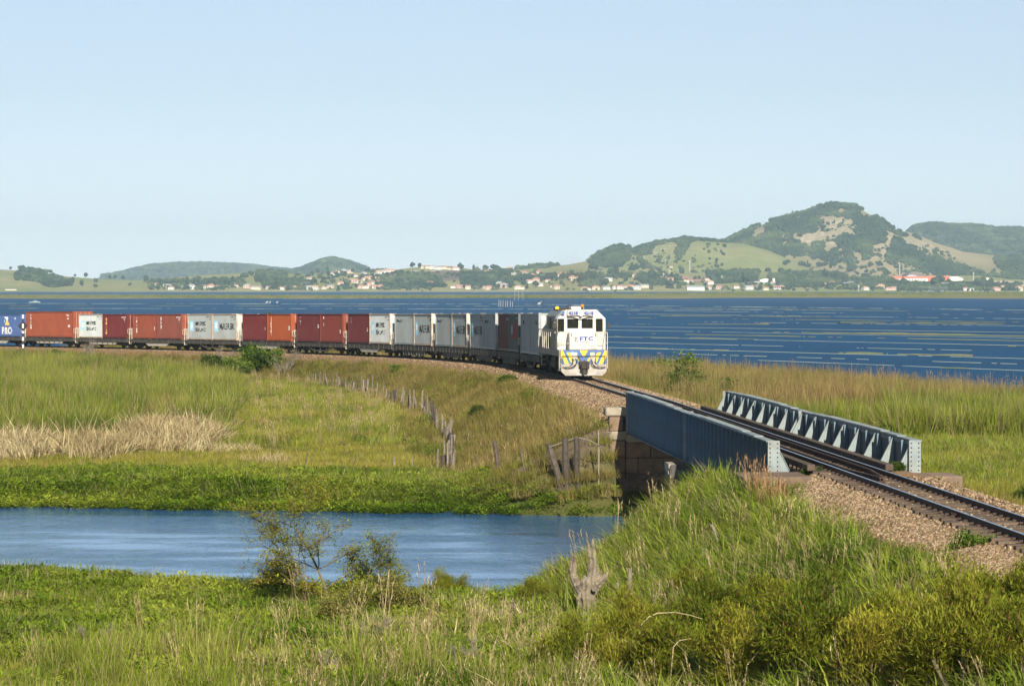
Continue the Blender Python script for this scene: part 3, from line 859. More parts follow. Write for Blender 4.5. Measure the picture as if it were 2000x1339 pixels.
def container(s_c, L, H, key, label, marks=(), doors=False, top=None, c0=.03, group='containers on the train', ends_key=None, frame_key=None):
    """s_c: track position of its centre"""
    m = CM[key]; fm = CM[frame_key or key]
    (x, y, z), rot = on_track(s_c)
    zoff = 1.02
    root = thing('shipping_container', label, 'container', (x, y, z + zoff), rot, group)
    fr = MB()
    for sx in (-1, 1):
        for sy in (-1, 1):
            fr.box(*sorted((sx * 1.06, sx * 1.219)), *sorted((sy * (L / 2 - .12), sy * L / 2)), .0, H)
            for zz in (0, H - .118): fr.cbox(*sorted((sx * 1.05, sx * 1.226)), *sorted((sy * (L / 2 - .17), sy * (L / 2 + .006))), zz - .006, zz + .124, .01)
        fr.box(*sorted((sx * 1.12, sx * 1.215)), -L / 2 + .121, L / 2 - .121, .03, .17)
        fr.box(*sorted((sx * 1.14, sx * 1.213)), -L / 2 + .121, L / 2 - .121, H - .10, H - .02)
    for sy in (-1, 1):
        fr.box(-1.059, 1.059, *sorted((sy * (L / 2 - .1), sy * (L / 2 - .005))), .03, .17)
        fr.box(-1.059, 1.059, *sorted((sy * (L / 2 - .1), sy * (L / 2 - .005))), H - .13, H - .02)
    fr.build('frame', fm, root)
    side_panel(L, .172, H - .102, 1.19, m, c0).build('side_wall', m, root)
    side_panel(L, .172, H - .102, -1.19, m, c0).build('side_wall', m, root)
    # roof: transverse corrugation
    rf = MB(); ys_ = list(np.arange(-L / 2 + .1, L / 2 - .1, .21)) + [L / 2 - .1]
    vs = []
    for i, yy in enumerate(ys_): vs += [(-1.13, yy, H - .03 - .018 * (i % 2)), (1.13, yy, H - .03 - .018 * (i % 2))]
    rf.add(vs, [(2 * i, 2 * i + 1, 2 * i + 3, 2 * i + 2) for i in range(len(ys_) - 1)])
    rf.build('roof', m, root)
    fl = MB(); fl.box(-1.1, 1.1, -L / 2 + .1, L / 2 - .1, .12, .16); fl.build('floor', M['frame_dark'], root)
    end_panel(-L / 2 + .03, .172, H - .132, m).build('end_wall', m, root)
    yo = L / 2 - .03
    if doors:
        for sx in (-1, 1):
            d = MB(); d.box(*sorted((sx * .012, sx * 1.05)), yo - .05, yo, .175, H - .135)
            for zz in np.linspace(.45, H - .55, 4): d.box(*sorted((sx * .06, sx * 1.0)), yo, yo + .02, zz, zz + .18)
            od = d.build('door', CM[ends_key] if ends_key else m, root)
            for xx in (.28, .78):
                b = MB(); b.cyl((sx * xx, yo + .045, .1), (sx * xx, yo + .045, H - .08), .019, 6); b.box(sx * xx - .012, sx * xx + .18, yo + .05, yo + .065, 1.05, 1.09)
                b.build('locking_bar', CM['edge_pale'], od)
    else:
        end_panel(yo, .172, H - .132, m).build('end_wall', m, root)
    for mk in marks:
        kind = mk[0]
        if kind == 'text':       # text, centre y, centre z, width, height, material, vertical
            _, s, yc, zc, w, h, mt, vert = mk
            me = text_mesh('lettering', s, .5, mt, w, .016, vert, height=h)
            link('lettering', paint_on_side(me, yc, zc, c0), root)
        elif kind == 'square':   # blue square with a white seven pointed star
            _, yc, zc, w = mk
            mb = MB(); n = 9
            for i in range(n):
                a, b2 = -w / 2 + w * i / n, -w / 2 + w * (i + 1) / n
                mb.add([(a, -w / 2, 0), (b2, -w / 2, 0), (b2, w / 2, 0), (a, w / 2, 0)], [(0, 1, 2, 3)])
            me = mb.mesh('emblem', M['star_blue'], fix=False)
            o = link('emblem', paint_on_side(me, yc, zc, c0), root)
            mb = MB(); pts = []
            for i in range(14):
                r = w * (.40 if i % 2 == 0 else .17); a = math.pi / 2 + i * math.pi / 7
                pts.append((r * math.cos(a), r * math.sin(a), 0))
            mb.add(pts + [(0, 0, 0)], [(i, (i + 1) % 14, 14) for i in range(14)])
            me = mb.mesh('emblem_star', M['letter_white'], fix=False)
            me = paint_on_side(me, yc, zc, c0, 1.196)
            link('emblem_star', me, o)
        elif kind == 'poly':     # polygon in (y, z)
            _, pts, mt = mk
            cy = sum(p[0] for p in pts) / len(pts); cz = sum(p[1] for p in pts) / len(pts)
            mb = MB(); mb.add([(p[0] - cy, p[1] - cz, 0) for p in pts], [tuple(range(len(pts)))])
            link('emblem', paint_on_side(mb.mesh('emblem', mt, fix=False), cy, cz, c0), root)
        elif kind == 'endtext':
            _, s, xc, zc, w, h, mt = mk
            me = text_mesh('lettering', s, .5, mt, w, .012, False, height=h)
            link('lettering', me, root, (xc, yo + .028, zc), (R(90), 0, math.pi))
        elif kind == 'endplate':
            _, xc, zc, w, h, mt = mk
            mb = MB(); mb.box(xc - w / 2, xc + w / 2, yo + .022, yo + .03, zc - h / 2, zc + h / 2)
            mb.build('placard', mt, root)
    return root

LW, LB, LY = M['letter_white'], M['letter_black'], M['letter_yellow']
def code(y, z, mt=LW): return ('text', 'TRLU', y, z, .85, .14, mt, False)
def small_codes(L, H, mt):  # identification lines at the upper right corner of the side
    return [('text', 'CLHU 2846 3', L / 2 - .85, H - .34, 1.0, .13, mt, False), ('text', '22G1', L / 2 - .62, H - .56, .42, .12, mt, False), ('text', 'US', L / 2 - .55, H - .80, .2, .12, mt, False)]

def maersk(kind, mt=None):
    if kind == 'sealand':
        return [('square', -2.05, 1.36, .98), ('text', 'MAERSK', .15, 1.62, 2.5, .40, LB, False), ('text', 'SEALAND', .15, 1.0, 2.5, .40, LB, False), ('text', 'MSKU 204', 2.2, 2.28, 1.0, .13, LB, False), ('text', '22G1', 2.4, 2.06, .5, .12, LB, False)]
    if kind == 'plain':
        return [('square', -2.1, 1.36, 1.05), ('text', 'MAERSK', .6, 1.36, 3.7, .62, LB, False), ('text', 'MSKU 317', 2.2, 2.28, 1.0, .13, LB, False), ('text', '22G1', 2.4, 2.06, .5, .12, LB, False)]
    if kind == 'code':
        return [('text', 'MAEU', -1.55, 2.0, 1.7, .24, LB, False), ('text', '22G1', 2.2, 2.28, .6, .14, LB, False)]

# wagon positions: w = 0 is next to the locomotive
LOCO_L = 15.6; WP = 13.7
def ws(w): return LOCO_L + WP * (w + .5)
H20 = 2.59
def pair(w, near, far):
    """near = the one towards the locomotive"""
    for (dy, spec) in ((-3.06, near), (3.06, far)):
        if spec: container(ws(w) + dy, 6.058, H20, **spec)

sqp = lambda k, d=False, **kw: dict(key=k, doors=d, **kw)
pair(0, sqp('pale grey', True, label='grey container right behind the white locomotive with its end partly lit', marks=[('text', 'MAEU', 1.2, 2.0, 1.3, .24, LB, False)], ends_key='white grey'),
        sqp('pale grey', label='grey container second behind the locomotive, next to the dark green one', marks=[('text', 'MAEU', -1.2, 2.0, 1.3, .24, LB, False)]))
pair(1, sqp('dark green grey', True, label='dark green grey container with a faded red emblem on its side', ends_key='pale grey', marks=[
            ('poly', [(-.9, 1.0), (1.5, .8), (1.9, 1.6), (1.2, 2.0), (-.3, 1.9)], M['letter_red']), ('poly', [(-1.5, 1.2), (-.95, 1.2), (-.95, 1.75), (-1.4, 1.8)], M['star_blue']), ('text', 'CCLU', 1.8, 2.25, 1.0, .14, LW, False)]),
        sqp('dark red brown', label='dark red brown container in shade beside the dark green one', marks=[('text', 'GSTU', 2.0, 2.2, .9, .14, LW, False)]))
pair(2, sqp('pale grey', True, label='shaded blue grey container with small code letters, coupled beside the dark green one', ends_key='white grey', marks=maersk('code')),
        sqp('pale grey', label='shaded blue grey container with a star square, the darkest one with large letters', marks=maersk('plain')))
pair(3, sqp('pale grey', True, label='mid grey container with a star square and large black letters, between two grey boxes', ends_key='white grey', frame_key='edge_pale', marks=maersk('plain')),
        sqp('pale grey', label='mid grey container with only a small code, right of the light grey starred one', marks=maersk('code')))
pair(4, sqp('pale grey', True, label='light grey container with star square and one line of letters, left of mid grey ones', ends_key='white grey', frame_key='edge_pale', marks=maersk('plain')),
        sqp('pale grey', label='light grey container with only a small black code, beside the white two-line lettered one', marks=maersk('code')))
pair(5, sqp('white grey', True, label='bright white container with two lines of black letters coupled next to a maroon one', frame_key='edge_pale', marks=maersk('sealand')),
        sqp('dull maroon', label='plain dull maroon container beside the bright white one', marks=[('text', 'TEX', -2.2, 2.0, .3, .45, M['star_blue'], True), ('text', '22', 2.45, 1.2, .3, .3, LW, False)]))
pair(6, sqp('red brown', True, label='red brown container with small white and black marks at its upper left', ends_key='brick red', marks=[('text', 'Y', -2.1, 2.25, .3, .26, LW, False), ('text', 'K', -2.1, 1.92, .3, .26, LB, False), ('text', 'O', -2.1, 1.62, .28, .24, LW, False), ('text', '25', 2.4, 1.0, .3, .3, LW, False)]),
        sqp('dull maroon', label='maroon container with a short white and blue mark at its upper left', marks=[('text', 'TAL', -2.2, 1.95, .34, .62, LW, True), ('text', '22G', 2.5, 1.45, .3, .3, LW, False)]))
pair(7, sqp('orange brown', True, label='bright orange brown container with a tall column of white letters', marks=[('text', 'FLORENS', -2.0, 1.42, .34, 1.75, LW, True), ('text', '30480', 2.5, 1.25, .3, .4, LW, False)]),
        sqp('maroon', label='maroon container with faint lettering beside the orange brown one', marks=[('text', 'CRXU 24', 2.1, 2.25, 1.0, .13, M['letter_red'], False), ('text', '22', 2.5, 1.2, .26, .26, LW, False)]))
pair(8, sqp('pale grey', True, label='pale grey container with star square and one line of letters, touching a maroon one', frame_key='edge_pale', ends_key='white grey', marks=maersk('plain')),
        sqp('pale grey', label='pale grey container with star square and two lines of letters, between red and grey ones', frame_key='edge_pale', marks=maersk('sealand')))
pair(9, sqp('faded red', True, label='faded red container with a short column of bold white letters beside the brick red one', ends_key='orange red', marks=[('text', 'ICCZ', -2.1, 1.68, .30, 1.2, LW, True)] + small_codes(6.058, H20, LW) + [('endplate', .2, 1.95, .36, .32, LW), ('endtext', 'tex', .15, 1.62, .95, .42, LW)]),
        sqp('brick red', label='brick red container with a tall column of white letters left of the faded red one', marks=[('text', 'TRITON', -2.0, 1.42, .34, 1.6, LW, True), ('text', '22', 2.4, 1.1, .2, .3, LW, False)]))
pair(10, sqp('maroon', True, label='maroon container with a column of yellow letters', ends_key='maroon', marks=[('text', 'GEULLEU', -2.2, 1.3, .36, 1.78, LY, True)] + small_codes(6.058, H20, LW) + [('endplate', .1, 1.62, .55, .42, LY)]),
         sqp('white grey', label='white container with two lines of black letters beside the one with yellow letters', frame_key='edge_pale', marks=maersk('sealand')))
container(ws(11), 12.19, 2.9, 'orange red', 'tall long orange red container standing higher than all the others', doors=True,
          marks=[('text', 'TRITON', -4.95, 1.75, .42, 1.6, LW, True), ('text', 'TTNU 9', 4.7, 2.45, .8, .2, LW, False), ('text', '45G1', 4.8, 2.1, .5, .2, LW, False), ('text', '26580', 5.0, 1.3, .5, .3, LW, False)])
container(ws(12) - 3.06, 6.058, H20, 'blue', 'blue container with white P&O lettering beside the black diamond sign', doors=True, ends_key='blue',
          marks=[('text', 'P&O', -.6, .72, 2.7, .86, LW, False), ('poly', [(-1.4, 2.28), (-.2, 2.28), (-.25, 2.02), (-.55, 1.9), (-.95, 2.05)], LW), ('poly', [(-.75, 1.93), (-.45, 1.93), (-.05, 1.55), (-.05, 1.33), (-1.1, 1.33), (-1.05, 1.52)], LY), ('poly', [(-1.4, 1.95), (-1.3, 2.0), (-1.1, 1.6), (-1.1, 1.35)], M['star_blue']), ('text', 'PO', 1.55, 2.1, .5, .28, LW, False)])

# ------------------------------------------------------------------ wagons
def wheelset(y, parent):
    pass
_wheel = MB()
def wheel_mesh(r):
    mb = MB(); mb.cyl((-.065, 0, 0), (.065, 0, 0), r, 24); mb.cyl((-.09, 0, 0), (-.064, 0, 0), r + .028, 24); mb.cyl((.064, 0, 0), (.10, 0, 0), .11, 10)
    return mb.mesh('wheel', M['grime'])
WH = wheel_mesh(.38); WHL = wheel_mesh(.46)
def bogie(parent, y, half=.85, r=.38, whm=None, axles=2):
    b = MB()
    for sx in (-1, 1):
        X = sx * .80
        b.prism([(-half - .25, r + .10), (-half + .15, r + .20), (-.25, .16), (.25, .16), (half - .15, r + .20), (half + .25, r + .10), (half + .25, r - .06), (half - .1, r - .08), (half - .3, r + .05), (.3, .22), (.3, r + .02), (-.3, r + .02), (-.3, .22), (-half + .3, r + .05), (-half + .1, r - .08), (-half - .25, r - .06)][::-1] if False else
                [(-half - .22, r + .13), (half + .22, r + .13), (half + .22, r - .10), (half - .16, r - .10), (half - .34, r + .02), (.34, .14), (-.34, .14), (-half + .34, r + .02), (-half + .16, r - .10), (-half - .22, r - .10)], 'x', X - .06, X + .06)
        for k in (-.12, 0, .12):
            b.cyl((X + sx * .07, k, .18), (X + sx * .07, k, .44), .05, 8)
        for e in (-half, half): b.cbox(*sorted((X + sx * .061, X + sx * .19)), e - .12, e + .12, r - .1, r + .12, .02)
    b.box(-.75, .75, -.18, .18, .36, .58)
    for sx in (-1, 1): b.bar((sx * .45, -half - .5, .3), (sx * .45, half + .5, .3), .05, .08)
    ob = b.build('bogie', M['grime'], parent, (0, y, 0))
    for e in np.linspace(-half, half, axles):
        for sx in (-1, 1):
            w = link('wheel', whm or WH, ob, (sx * .545, e, r))
            if sx < 0: w.rotation_euler = (0, 0, math.pi)
        a = MB(); a.cyl((-.5, e, r), (.5, e, r), .07, 8); a.build('axle', M['grime'], ob)
    return ob
def coupler(parent, y, sgn):
    c = MB()
    c.cbox(-.09, .09, *sorted((y - sgn * .5, y + sgn * .05)), .52, .74, .02)
    c.cbox(-.16, .16, *sorted((y + sgn * .02, y + sgn * .26)), .48, .80, .05)
    c.cbox(-.05, .09, *sorted((y + sgn * .2, y + sgn * .36)), .50, .78, .03)
    return c.build('coupler', M['grime'], parent)
def wagon(w, kind, label):
    loc, rot = on_track(ws(w))
    root = thing('flat_wagon', label, 'wagon', loc, rot, 'container wagons of the train')
    f = MB()
    for sx in (-1, 1):
        f.box(*sorted((sx * 1.15, sx * 1.24)), -6.35, 6.35, .60, .94)
        f.box(*sorted((sx * 1.10, sx * 1.26)), -6.35, 6.35, .941, .98)
    f.box(-1.14, 1.14, -6.35, -6.2, .6, .94); f.box(-1.14, 1.14, 6.2, 6.35, .6, .94)
    for y in np.arange(-5.4, 5.6, 1.2): f.box(-1.14, 1.14, y - .06, y + .06, .7, .93)
    f.box(-.22, .22, -6.2, 6.2, .45, .92)
    fo = f.build('underframe', M['frame_dark'], root)
    rib = MB()
    rr = random.Random(w)
    n = 9 if kind != 'ribbed' else 10
    for k in range(n):
        y = -5.6 + 11.2 * k / (n - 1)
        rib.box(1.241, 1.275, y - .045, y + .045, .58, .97); rib.box(-1.275, -1.241, y - .045, y + .045, .58, .97)
    rib.build('stake_pocket', M['frame_dark'], root)
    lk = MB()
    for y in (-6.0, -.15, .15, 6.0, -3.0, 3.0):
        for sx in (-1, 1): lk.cbox(*sorted((sx * 1.0, sx * 1.25)), y - .1, y + .1, .981, 1.012, .01)
    lk.build('twist_lock', M['grime'], root)
    if kind == 'sill':        # cream fish belly sill catching the light
        h = MB()
        for sx in (-1, 1):
            h.prism([(-3.0, .58), (3.0, .58), (2.2, .28), (-2.2, .28)], 'x', *sorted((sx * 1.17, sx * 1.19)))
        h.build('side_sill', M['cream'], root)
    elif kind == 'long_sill':
        h = MB()
        for sx in (-1, 1): h.prism([(-3.6, .58), (3.6, .58), (3.15, .36), (-3.15, .36)], 'x', *sorted((sx * 1.17, sx * 1.19)))
        h.build('side_sill', M['cream'], root)
        b = MB()
        for y in np.linspace(-2.6, 2.6, 5): b.box(1.192, 1.23, y - .07, y + .07, .28, .6)
        b.build('sill_strap', M['frame_dark'], root)
    elif kind == 'truss':
        h = MB()
        for sx in (-1, 1):
            X = sx * 1.15
            h.bar((X, -3.3, .62), (X, -1.7, .25), .08, .12); h.bar((X, 3.3, .62), (X, 1.7, .25), .08, .12); h.bar((X, -1.75, .25), (X, 1.75, .25), .08, .12)
            for y in (-1.6, 0, 1.6): h.bar((X, y, .27), (X, y, .6), .07, .09)
        h.build('truss_rod', M['frame_dark'], root)
    else:                      # deep ribbed side
        h = MB()
        for sx in (-1, 1):
            h.prism([(-4.3, .60), (4.3, .60), (3.2, .18), (-3.2, .18)], 'x', *sorted((sx * 1.10, sx * 1.14)))
        h.build('side_sill', M['frame_dark'], root)
        b = MB()
        for k in range(9):
            y = -3.4 + 6.8 * k / 8
            for sx in (-1, 1): b.box(*sorted((sx * 1.141, sx * 1.20)), y - .06, y + .06, .2, .62)
        b.build('side_rib', M['loco_side'], root)
    # brake gear
    bg_ = MB(); bg_.cyl((.3, -1.2, .42), (.3, -.6, .42), .17, 10); bg_.bar((.25, -4.2, .34), (.25, 4.2, .34), .05, .05); bg_.cbox(-.5, -.1, .8, 1.3, .3, .6, .03)
    bg_.build('brake_gear', M['grime'], root)
    for y in (-4.7, 4.7): bogie(root, y)
    for sg in (-1, 1): coupler(root, sg * 6.45, sg)
    # pale grab posts at both ends
    for sg in (-1, 1):
        e = MB(); Y = sg * 6.55
        for x in (1.12, -1.12):
            e.bar((x, Y, .45), (x, Y, 2.12), .075, .075)
        e.bar((1.12, Y, 2.08), (-1.12, Y, 2.08), .05, .05) if (w + (sg > 0)) % 3 == 0 else None
        e.bar((1.12, Y, 1.5), (.75, Y, 1.5), .04, .04); e.bar((1.12, Y, 2.05), (.75, Y, 2.05), .04, .04); e.bar((.76, Y, 1.48), (.76, Y, 2.07), .04, .04)
        e.bar((1.3, Y - sg * .05, 1.55), (1.3, Y - sg * .05, 2.0), .035, .035); e.bar((1.12, Y, 1.56), (1.3, Y - sg * .05, 1.56), .035, .035); e.bar((1.12, Y, 1.99), (1.3, Y - sg * .05, 1.99), .035, .035)
        for z in (.5, .8): e.bar((1.12, Y, z), (.7, Y, z), .04, .04)
        e.build('grab_post', M['cream'], root)
        e = MB(); e.box(-1.2, 1.2, *sorted((sg * 6.36, sg * 6.75)), .86, .90); e.build('end_step', M['frame_dark'], root)
    return root
WK = ['truss', 'ribbed', 'ribbed', 'ribbed', 'ribbed', 'sill', 'truss', 'sill', 'truss', 'sill', 'long_sill', 'long_sill', 'sill']
ORD = ['first', 'second', 'third', 'fourth', 'fifth', 'sixth', 'seventh', 'eighth', 'ninth', 'tenth', 'eleventh', 'twelfth', 'thirteenth', 'fourteenth', 'fifteenth', 'sixteenth', 'seventeenth', 'eighteenth', 'nineteenth', 'twentieth']
WD = ['carrying two shaded grey containers right behind the locomotive', 'under the dark green and dark red brown containers', 'under the shaded blue grey pair', 'under the mid grey pair with a starred box nearer the locomotive', 'under the light grey pair, left of the mid grey one',
      'under the maroon and bright white containers', 'under the maroon and red brown containers', 'under the maroon and orange brown containers', 'under the pale grey starred pair', 'under the brick red and faded red containers', 'under the white container and the one with yellow letters', 'under the tall orange red container', 'under the blue container at the left edge, half empty']
for w in range(13):
    wagon(w, WK[w], 'black flat wagon ' + WD[w])

# ------------------------------------------------------------------ the locomotive
loc, rot = on_track(0.0)
L = thing('diesel_locomotive', 'white diesel locomotive with yellow and blue chevrons and lit headlamps leading the container train', 'locomotive', loc, rot)
# +x is the picture's left, +y the front
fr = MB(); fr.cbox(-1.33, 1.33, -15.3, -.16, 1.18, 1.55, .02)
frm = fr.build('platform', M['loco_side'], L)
pl = MB()                                             # pilot plate with cut lower corners and coupler notch
pl.prism([(-1.25, .78), (-1.25, .38), (-1.02, .15), (1.02, .15), (1.25, .38), (1.25, .78), (.30, .78), (.28, .55), (-.28, .55), (-.30, .78)], 'y', -.12, -.05)
pl.prism([(-1.25, .50), (-1.25, .38), (-1.02, .15), (1.02, .15), (1.25, .38), (1.25, .50)], 'y', -.05, .03)
pl.build('pilot', M['white_plate'], L)
ep = MB(); ep.box(-1.25, 1.25, -.18, -.10, .781, 1.55); epo = ep.build('end_plate', M['blue'], L)
def cx(c): return -(c - 757) / 280.0
def cz(c): return (1244 - c) / 280.0
ypolys = [[(405, 820), (432, 810), (528, 1046), (468, 1046), (405, 905)], [(490, 845), (548, 845), (582, 905), (582, 1000), (560, 1000)], [(645, 888), (703, 960), (703, 1000), (682, 1000)]]
for P in ypolys:
    for mir in (1, -1):
        mb = MB(); mb.prism([(cx(a) * mir, max(.79, cz(b))) for a, b in P], 'y', -.10, -.094); mb.build('stripe', M['yellow'], epo)
mb = MB(); mb.prism([(cx(692), 1.54), (cx(822), 1.54), (cx(757), cz(925))], 'y', -.10, -.094); mb.build('stripe', M['yellow'], epo)
for mir in (1, -1):                                   # buff patches behind the hoses
    mb = MB(); mb.prism([(cx(590) * mir, cz(845)), (cx(660) * mir, cz(845)), (cx(645) * mir, cz(1010)), (cx(605) * mir, cz(1040)), (cx(586) * mir, cz(1000))], 'y', -.10, -.095); mb.build('stripe', M['cream'], epo)
# nose
ns = MB(); ns.cbox(-.78, .78, -1.5, -.30, 1.551, 2.52, .05)
nso = ns.build('nose', M['white'], L)
ns = MB(); ns.box(-.70, .70, -.299, -.288, 1.64, 2.44); ns.build('nose_door', M['white'], nso)
ns = MB()
for sx in (-.74, .74): ns.bar((sx * .9, -.26, 2.30), (sx * .9, -.26, 2.48), .03, .03)
ns.build('nose_latch', M['grime'], nso)
me = text_mesh('lettering', 'FTC', .3, M['letter_blue'], .75, .014, spacing=1.15, height=.235)
link('lettering', me, nso, (-.165, -.284, 2.17), (R(90), 0, math.pi))
lg = MB()
for k, (dx, dz) in enumerate(((0, 0), (-.0, -.085), (0, -.17))):
    lg.prism([(.50 - k * .01, 2.22 + dz), (.30, 2.25 + dz), (.30, 2.225 + dz), (.50 - k * .01, 2.195 + dz)], 'y', -.288, -.282)
lg.prism([(.42, 2.28), (.39, 2.28), (.45, 2.0), (.48, 2.0)], 'y', -.288, -.281)
lg.build('emblem', M['letter_black'], nso)
mb = MB(); mb.box(-.50, .22, -.288, -.284, 1.985, 1.998); mb.build('underline', M['letter_blue'], nso)
# cab
cb = MB()
prof = [(-1.34, 1.551), (1.34, 1.551), (1.34, 3.28), (.86, 3.76), (-.86, 3.76), (-1.34, 3.28)]
# front face with real window openings
def face_with_holes(mb, outline, holes, y, t):
    pass
cab_w = [(-.61, -.02, 2.76, 3.23), (.19, .80, 2.76, 3.23)]
cab = MB()
cab.prism(prof, 'y', -3.5, -1.60)
cabo = cab.build('cab', M['white'], L)
cf = MB()                                             # front wall built of strips around the openings
wx = [(-1.17, -.81, 2.57, 3.25), (-.62, -.02, 2.75, 3.24), (.18, .78, 2.75, 3.24), (.97, 1.33 - .02, 2.57, 3.25)]
yf0, yf1 = -1.598, -1.50
cf.box(-1.34, 1.34, yf0, yf1, 1.551, 2.57)
cf.prism([(-1.34, 3.25), (1.34, 3.25), (1.34, 3.28), (.86, 3.76), (-.86, 3.76), (-1.34, 3.28)], 'y', yf0, yf1)
edges_ = [-1.34] + [v for a in wx for v in a[:2]] + [1.34]
for i in range(0, len(edges_), 2): cf.box(edges_[i], edges_[i + 1], yf0, yf1, 2.57, 3.25)
for a, b, z0, z1 in wx[1:3]:
    cf.box(a, b, yf0, yf1, 2.57, z0); cf.box(a, b, yf0, yf1, z1, 3.25)
cf.build('cab_front', M['white'], cabo)
for a, b, z0, z1 in wx:
    g = MB(); g.box(a, b, -1.60, -1.565, z0, z1); go = g.build('window', M['glass'], cabo)
    r = MB()
    for (p, q) in (((a, z0), (b, z0)), ((b, z0), (b, z1)), ((b, z1), (a, z1)), ((a, z1), (a, z0))): r.bar((p[0], -1.497, p[1]), (q[0], -1.497, q[1]), .03, .035)
    r.build('window_seal', M['black'], cabo)
wp = MB(); wp.bar((-.35, -1.48, 3.22), (-.22, -1.48, 2.9), .014, .014); wp.bar((.5, -1.48, 3.22), (.4, -1.48, 2.9), .014, .014); wp.build('wiper', M['black'], cabo)
# shadowed seams, grab irons
sm_ = MB()
sm_.box(-1.34, 1.34, -1.4985, -1.494, 2.50, 2.512); sm_.box(.80, 1.34, -1.4985, -1.494, 1.90, 1.91); sm_.box(-1.34, -.8, -1.4985, -1.494, 1.90, 1.91)
sm_.build('panel_seam', M['loco_side'], cabo)
nb = MB()                                             # number board housing
nb.prism([(-1.499, 3.40), (-1.20, 3.44), (-1.16, 3.74), (-1.499, 3.74)], 'x', -.66, .80)
nb.prism([(.60, 3.40), (-.46, 3.40), (0.0, 3.26), (.14, 3.26)], 'y', -1.499, -1.34)
nbo = nb.build('number_board', M['white'], L)
for xx in (.49, -.38):
    me = text_mesh('lettering', '4218', .25, M['letter_blue'], .54, .016, height=.22)
    link('lettering', me, nbo, (xx, -1.171, 3.585), (R(90) - math.atan(.04 / .3) * 0 + R(-7.6) * -1 * 0, 0, math.pi))
for z in (3.50, 3.68):
    h = MB(); h.cyl((.06, -1.20, z), (.06, -1.10, z), .10, 16); ho = h.build('headlight', M['grime'], nbo)
    h = MB(); h.cyl((.06, -1.10, z), (.06, -1.085, z), .074, 16); h.build('lens', M['lamp_on'], ho)
bl = MB(); bl.cyl((1.04, -1.50, 3.60), (1.04, -1.34, 3.60), .11, 14); blo = bl.build('signal_lamp', M['white'], L)
bl = MB(); bl.cyl((1.04, -1.34, 3.60), (1.04, -1.325, 3.60), .10, 14); bl.build('lens', M['blue'], blo)
mk = MB(); mk.cyl((.64, -.10, 1.36), (.64, -.02, 1.36), .045, 10); mk.build('marker_lamp', M['lamp_on'], L)
for (x, y, z, mt) in ((1.28, -2.3, 3.80, 'beacon'), (-.07, -1.75, 3.92, 'beacon_off')):
    b = MB(); b.cyl((x, y, z - .12), (x, y, z), .07, 10); bo = b.build('beacon', M['grime'], L)
    b = MB(); b.tube([(x, y, z), (x, y, z + .09), (x, y, z + .15)], [.10, .10, .05], 12); b.build('lens', M[mt], bo)
ac = MB(); ac.cbox(-.17, .55, -3.1, -1.75, 3.761, 3.95, .04); ac.build('air_conditioner', M['white'], L)
hn = MB()
for dx in (0, .1): hn.tube([(.72 + dx, -2.2, 3.84), (.72 + dx, -1.95, 3.84), (.72 + dx, -1.9, 3.84)], [.025, .04, .075], 8)
hn.bar((.72, -2.1, 3.76), (.72, -2.1, 3.84), .03, .03)
hn.build('horn', M['grime'], L)
an = MB(); an.tube([(.25, -3.3, 3.9), (.3, -3.3, 4.02), (.55, -3.3, 4.04), (.8, -3.3, 3.9)], .015, 5); an.build('antenna', M['grime'], L)
# cab sides: window, door
for sx in (1, -1):
    w_ = MB(); w_.box(*sorted((sx * 1.335, sx * 1.348)), -2.75, -1.85, 2.55, 3.18); w_.build('side_window', M['glass'], cabo)
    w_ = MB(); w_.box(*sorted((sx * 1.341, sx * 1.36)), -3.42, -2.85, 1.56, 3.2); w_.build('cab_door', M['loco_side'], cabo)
    w_ = MB(); w_.bar((sx * 1.40, -2.8, 1.6), (sx * 1.40, -2.8, 3.1), .03, .03); w_.bar((sx * 1.44, -1.75, 2.5), (sx * 1.44, -2.85, 2.5), .1, .03); w_.build('grab_rail', M['cream'], L)
    w_ = MB(); w_.bar((sx * 1.36, -1.7, 3.0), (sx * 1.5, -1.65, 3.0), .02, .02); w_.box(*sorted((sx * 1.44, sx * 1.58)), -1.68, -1.66, 2.75, 3.05); w_.build('mirror', M['grime'], L)
# long hood
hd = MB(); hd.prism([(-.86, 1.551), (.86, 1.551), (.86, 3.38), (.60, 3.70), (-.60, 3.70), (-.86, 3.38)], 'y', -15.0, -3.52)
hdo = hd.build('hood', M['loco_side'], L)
rf = MB(); rf.prism([(-.62, 3.705), (.62, 3.705), (.885, 3.385), (.865, 3.38), (.60, 3.703), (-.60, 3.703), (-.865, 3.38), (-.885, 3.385)][::-1], 'y', -14.9, -3.6); rf.build('hood_roof', M['bridge_pale'], hdo)
for k in range(9):
    y = -4.2 - k * 1.15
    for sx in (1, -1):
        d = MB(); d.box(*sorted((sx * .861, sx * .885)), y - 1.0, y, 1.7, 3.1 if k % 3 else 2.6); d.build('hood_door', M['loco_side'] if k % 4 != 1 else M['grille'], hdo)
d = MB()
for y in (-5.0, -11.5): d.cbox(*(.861, .90), y - 1.6, y, 2.65, 3.3, .01); d.cbox(*(-.90, -.861), y - 1.6, y, 2.65, 3.3, .01)
d.build('radiator_grille', M['grille'], hdo)
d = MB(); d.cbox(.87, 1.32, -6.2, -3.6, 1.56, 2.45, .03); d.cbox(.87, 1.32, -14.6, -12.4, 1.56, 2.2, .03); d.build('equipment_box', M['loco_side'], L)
d = MB(); d.cyl((0, -8.2, 3.7), (0, -8.2, 3.95), .2, 14); d.box(-.5, .5, -14, -12.2, 3.71, 3.80); d.cyl((.0, -13.1, 3.80), (0, -13.1, 3.86), .6, 18); d.cyl((.5, -6.3, 3.74), (.5, -5.5, 3.74), .09, 8); d.build('exhaust_stack', M['grime'], L)
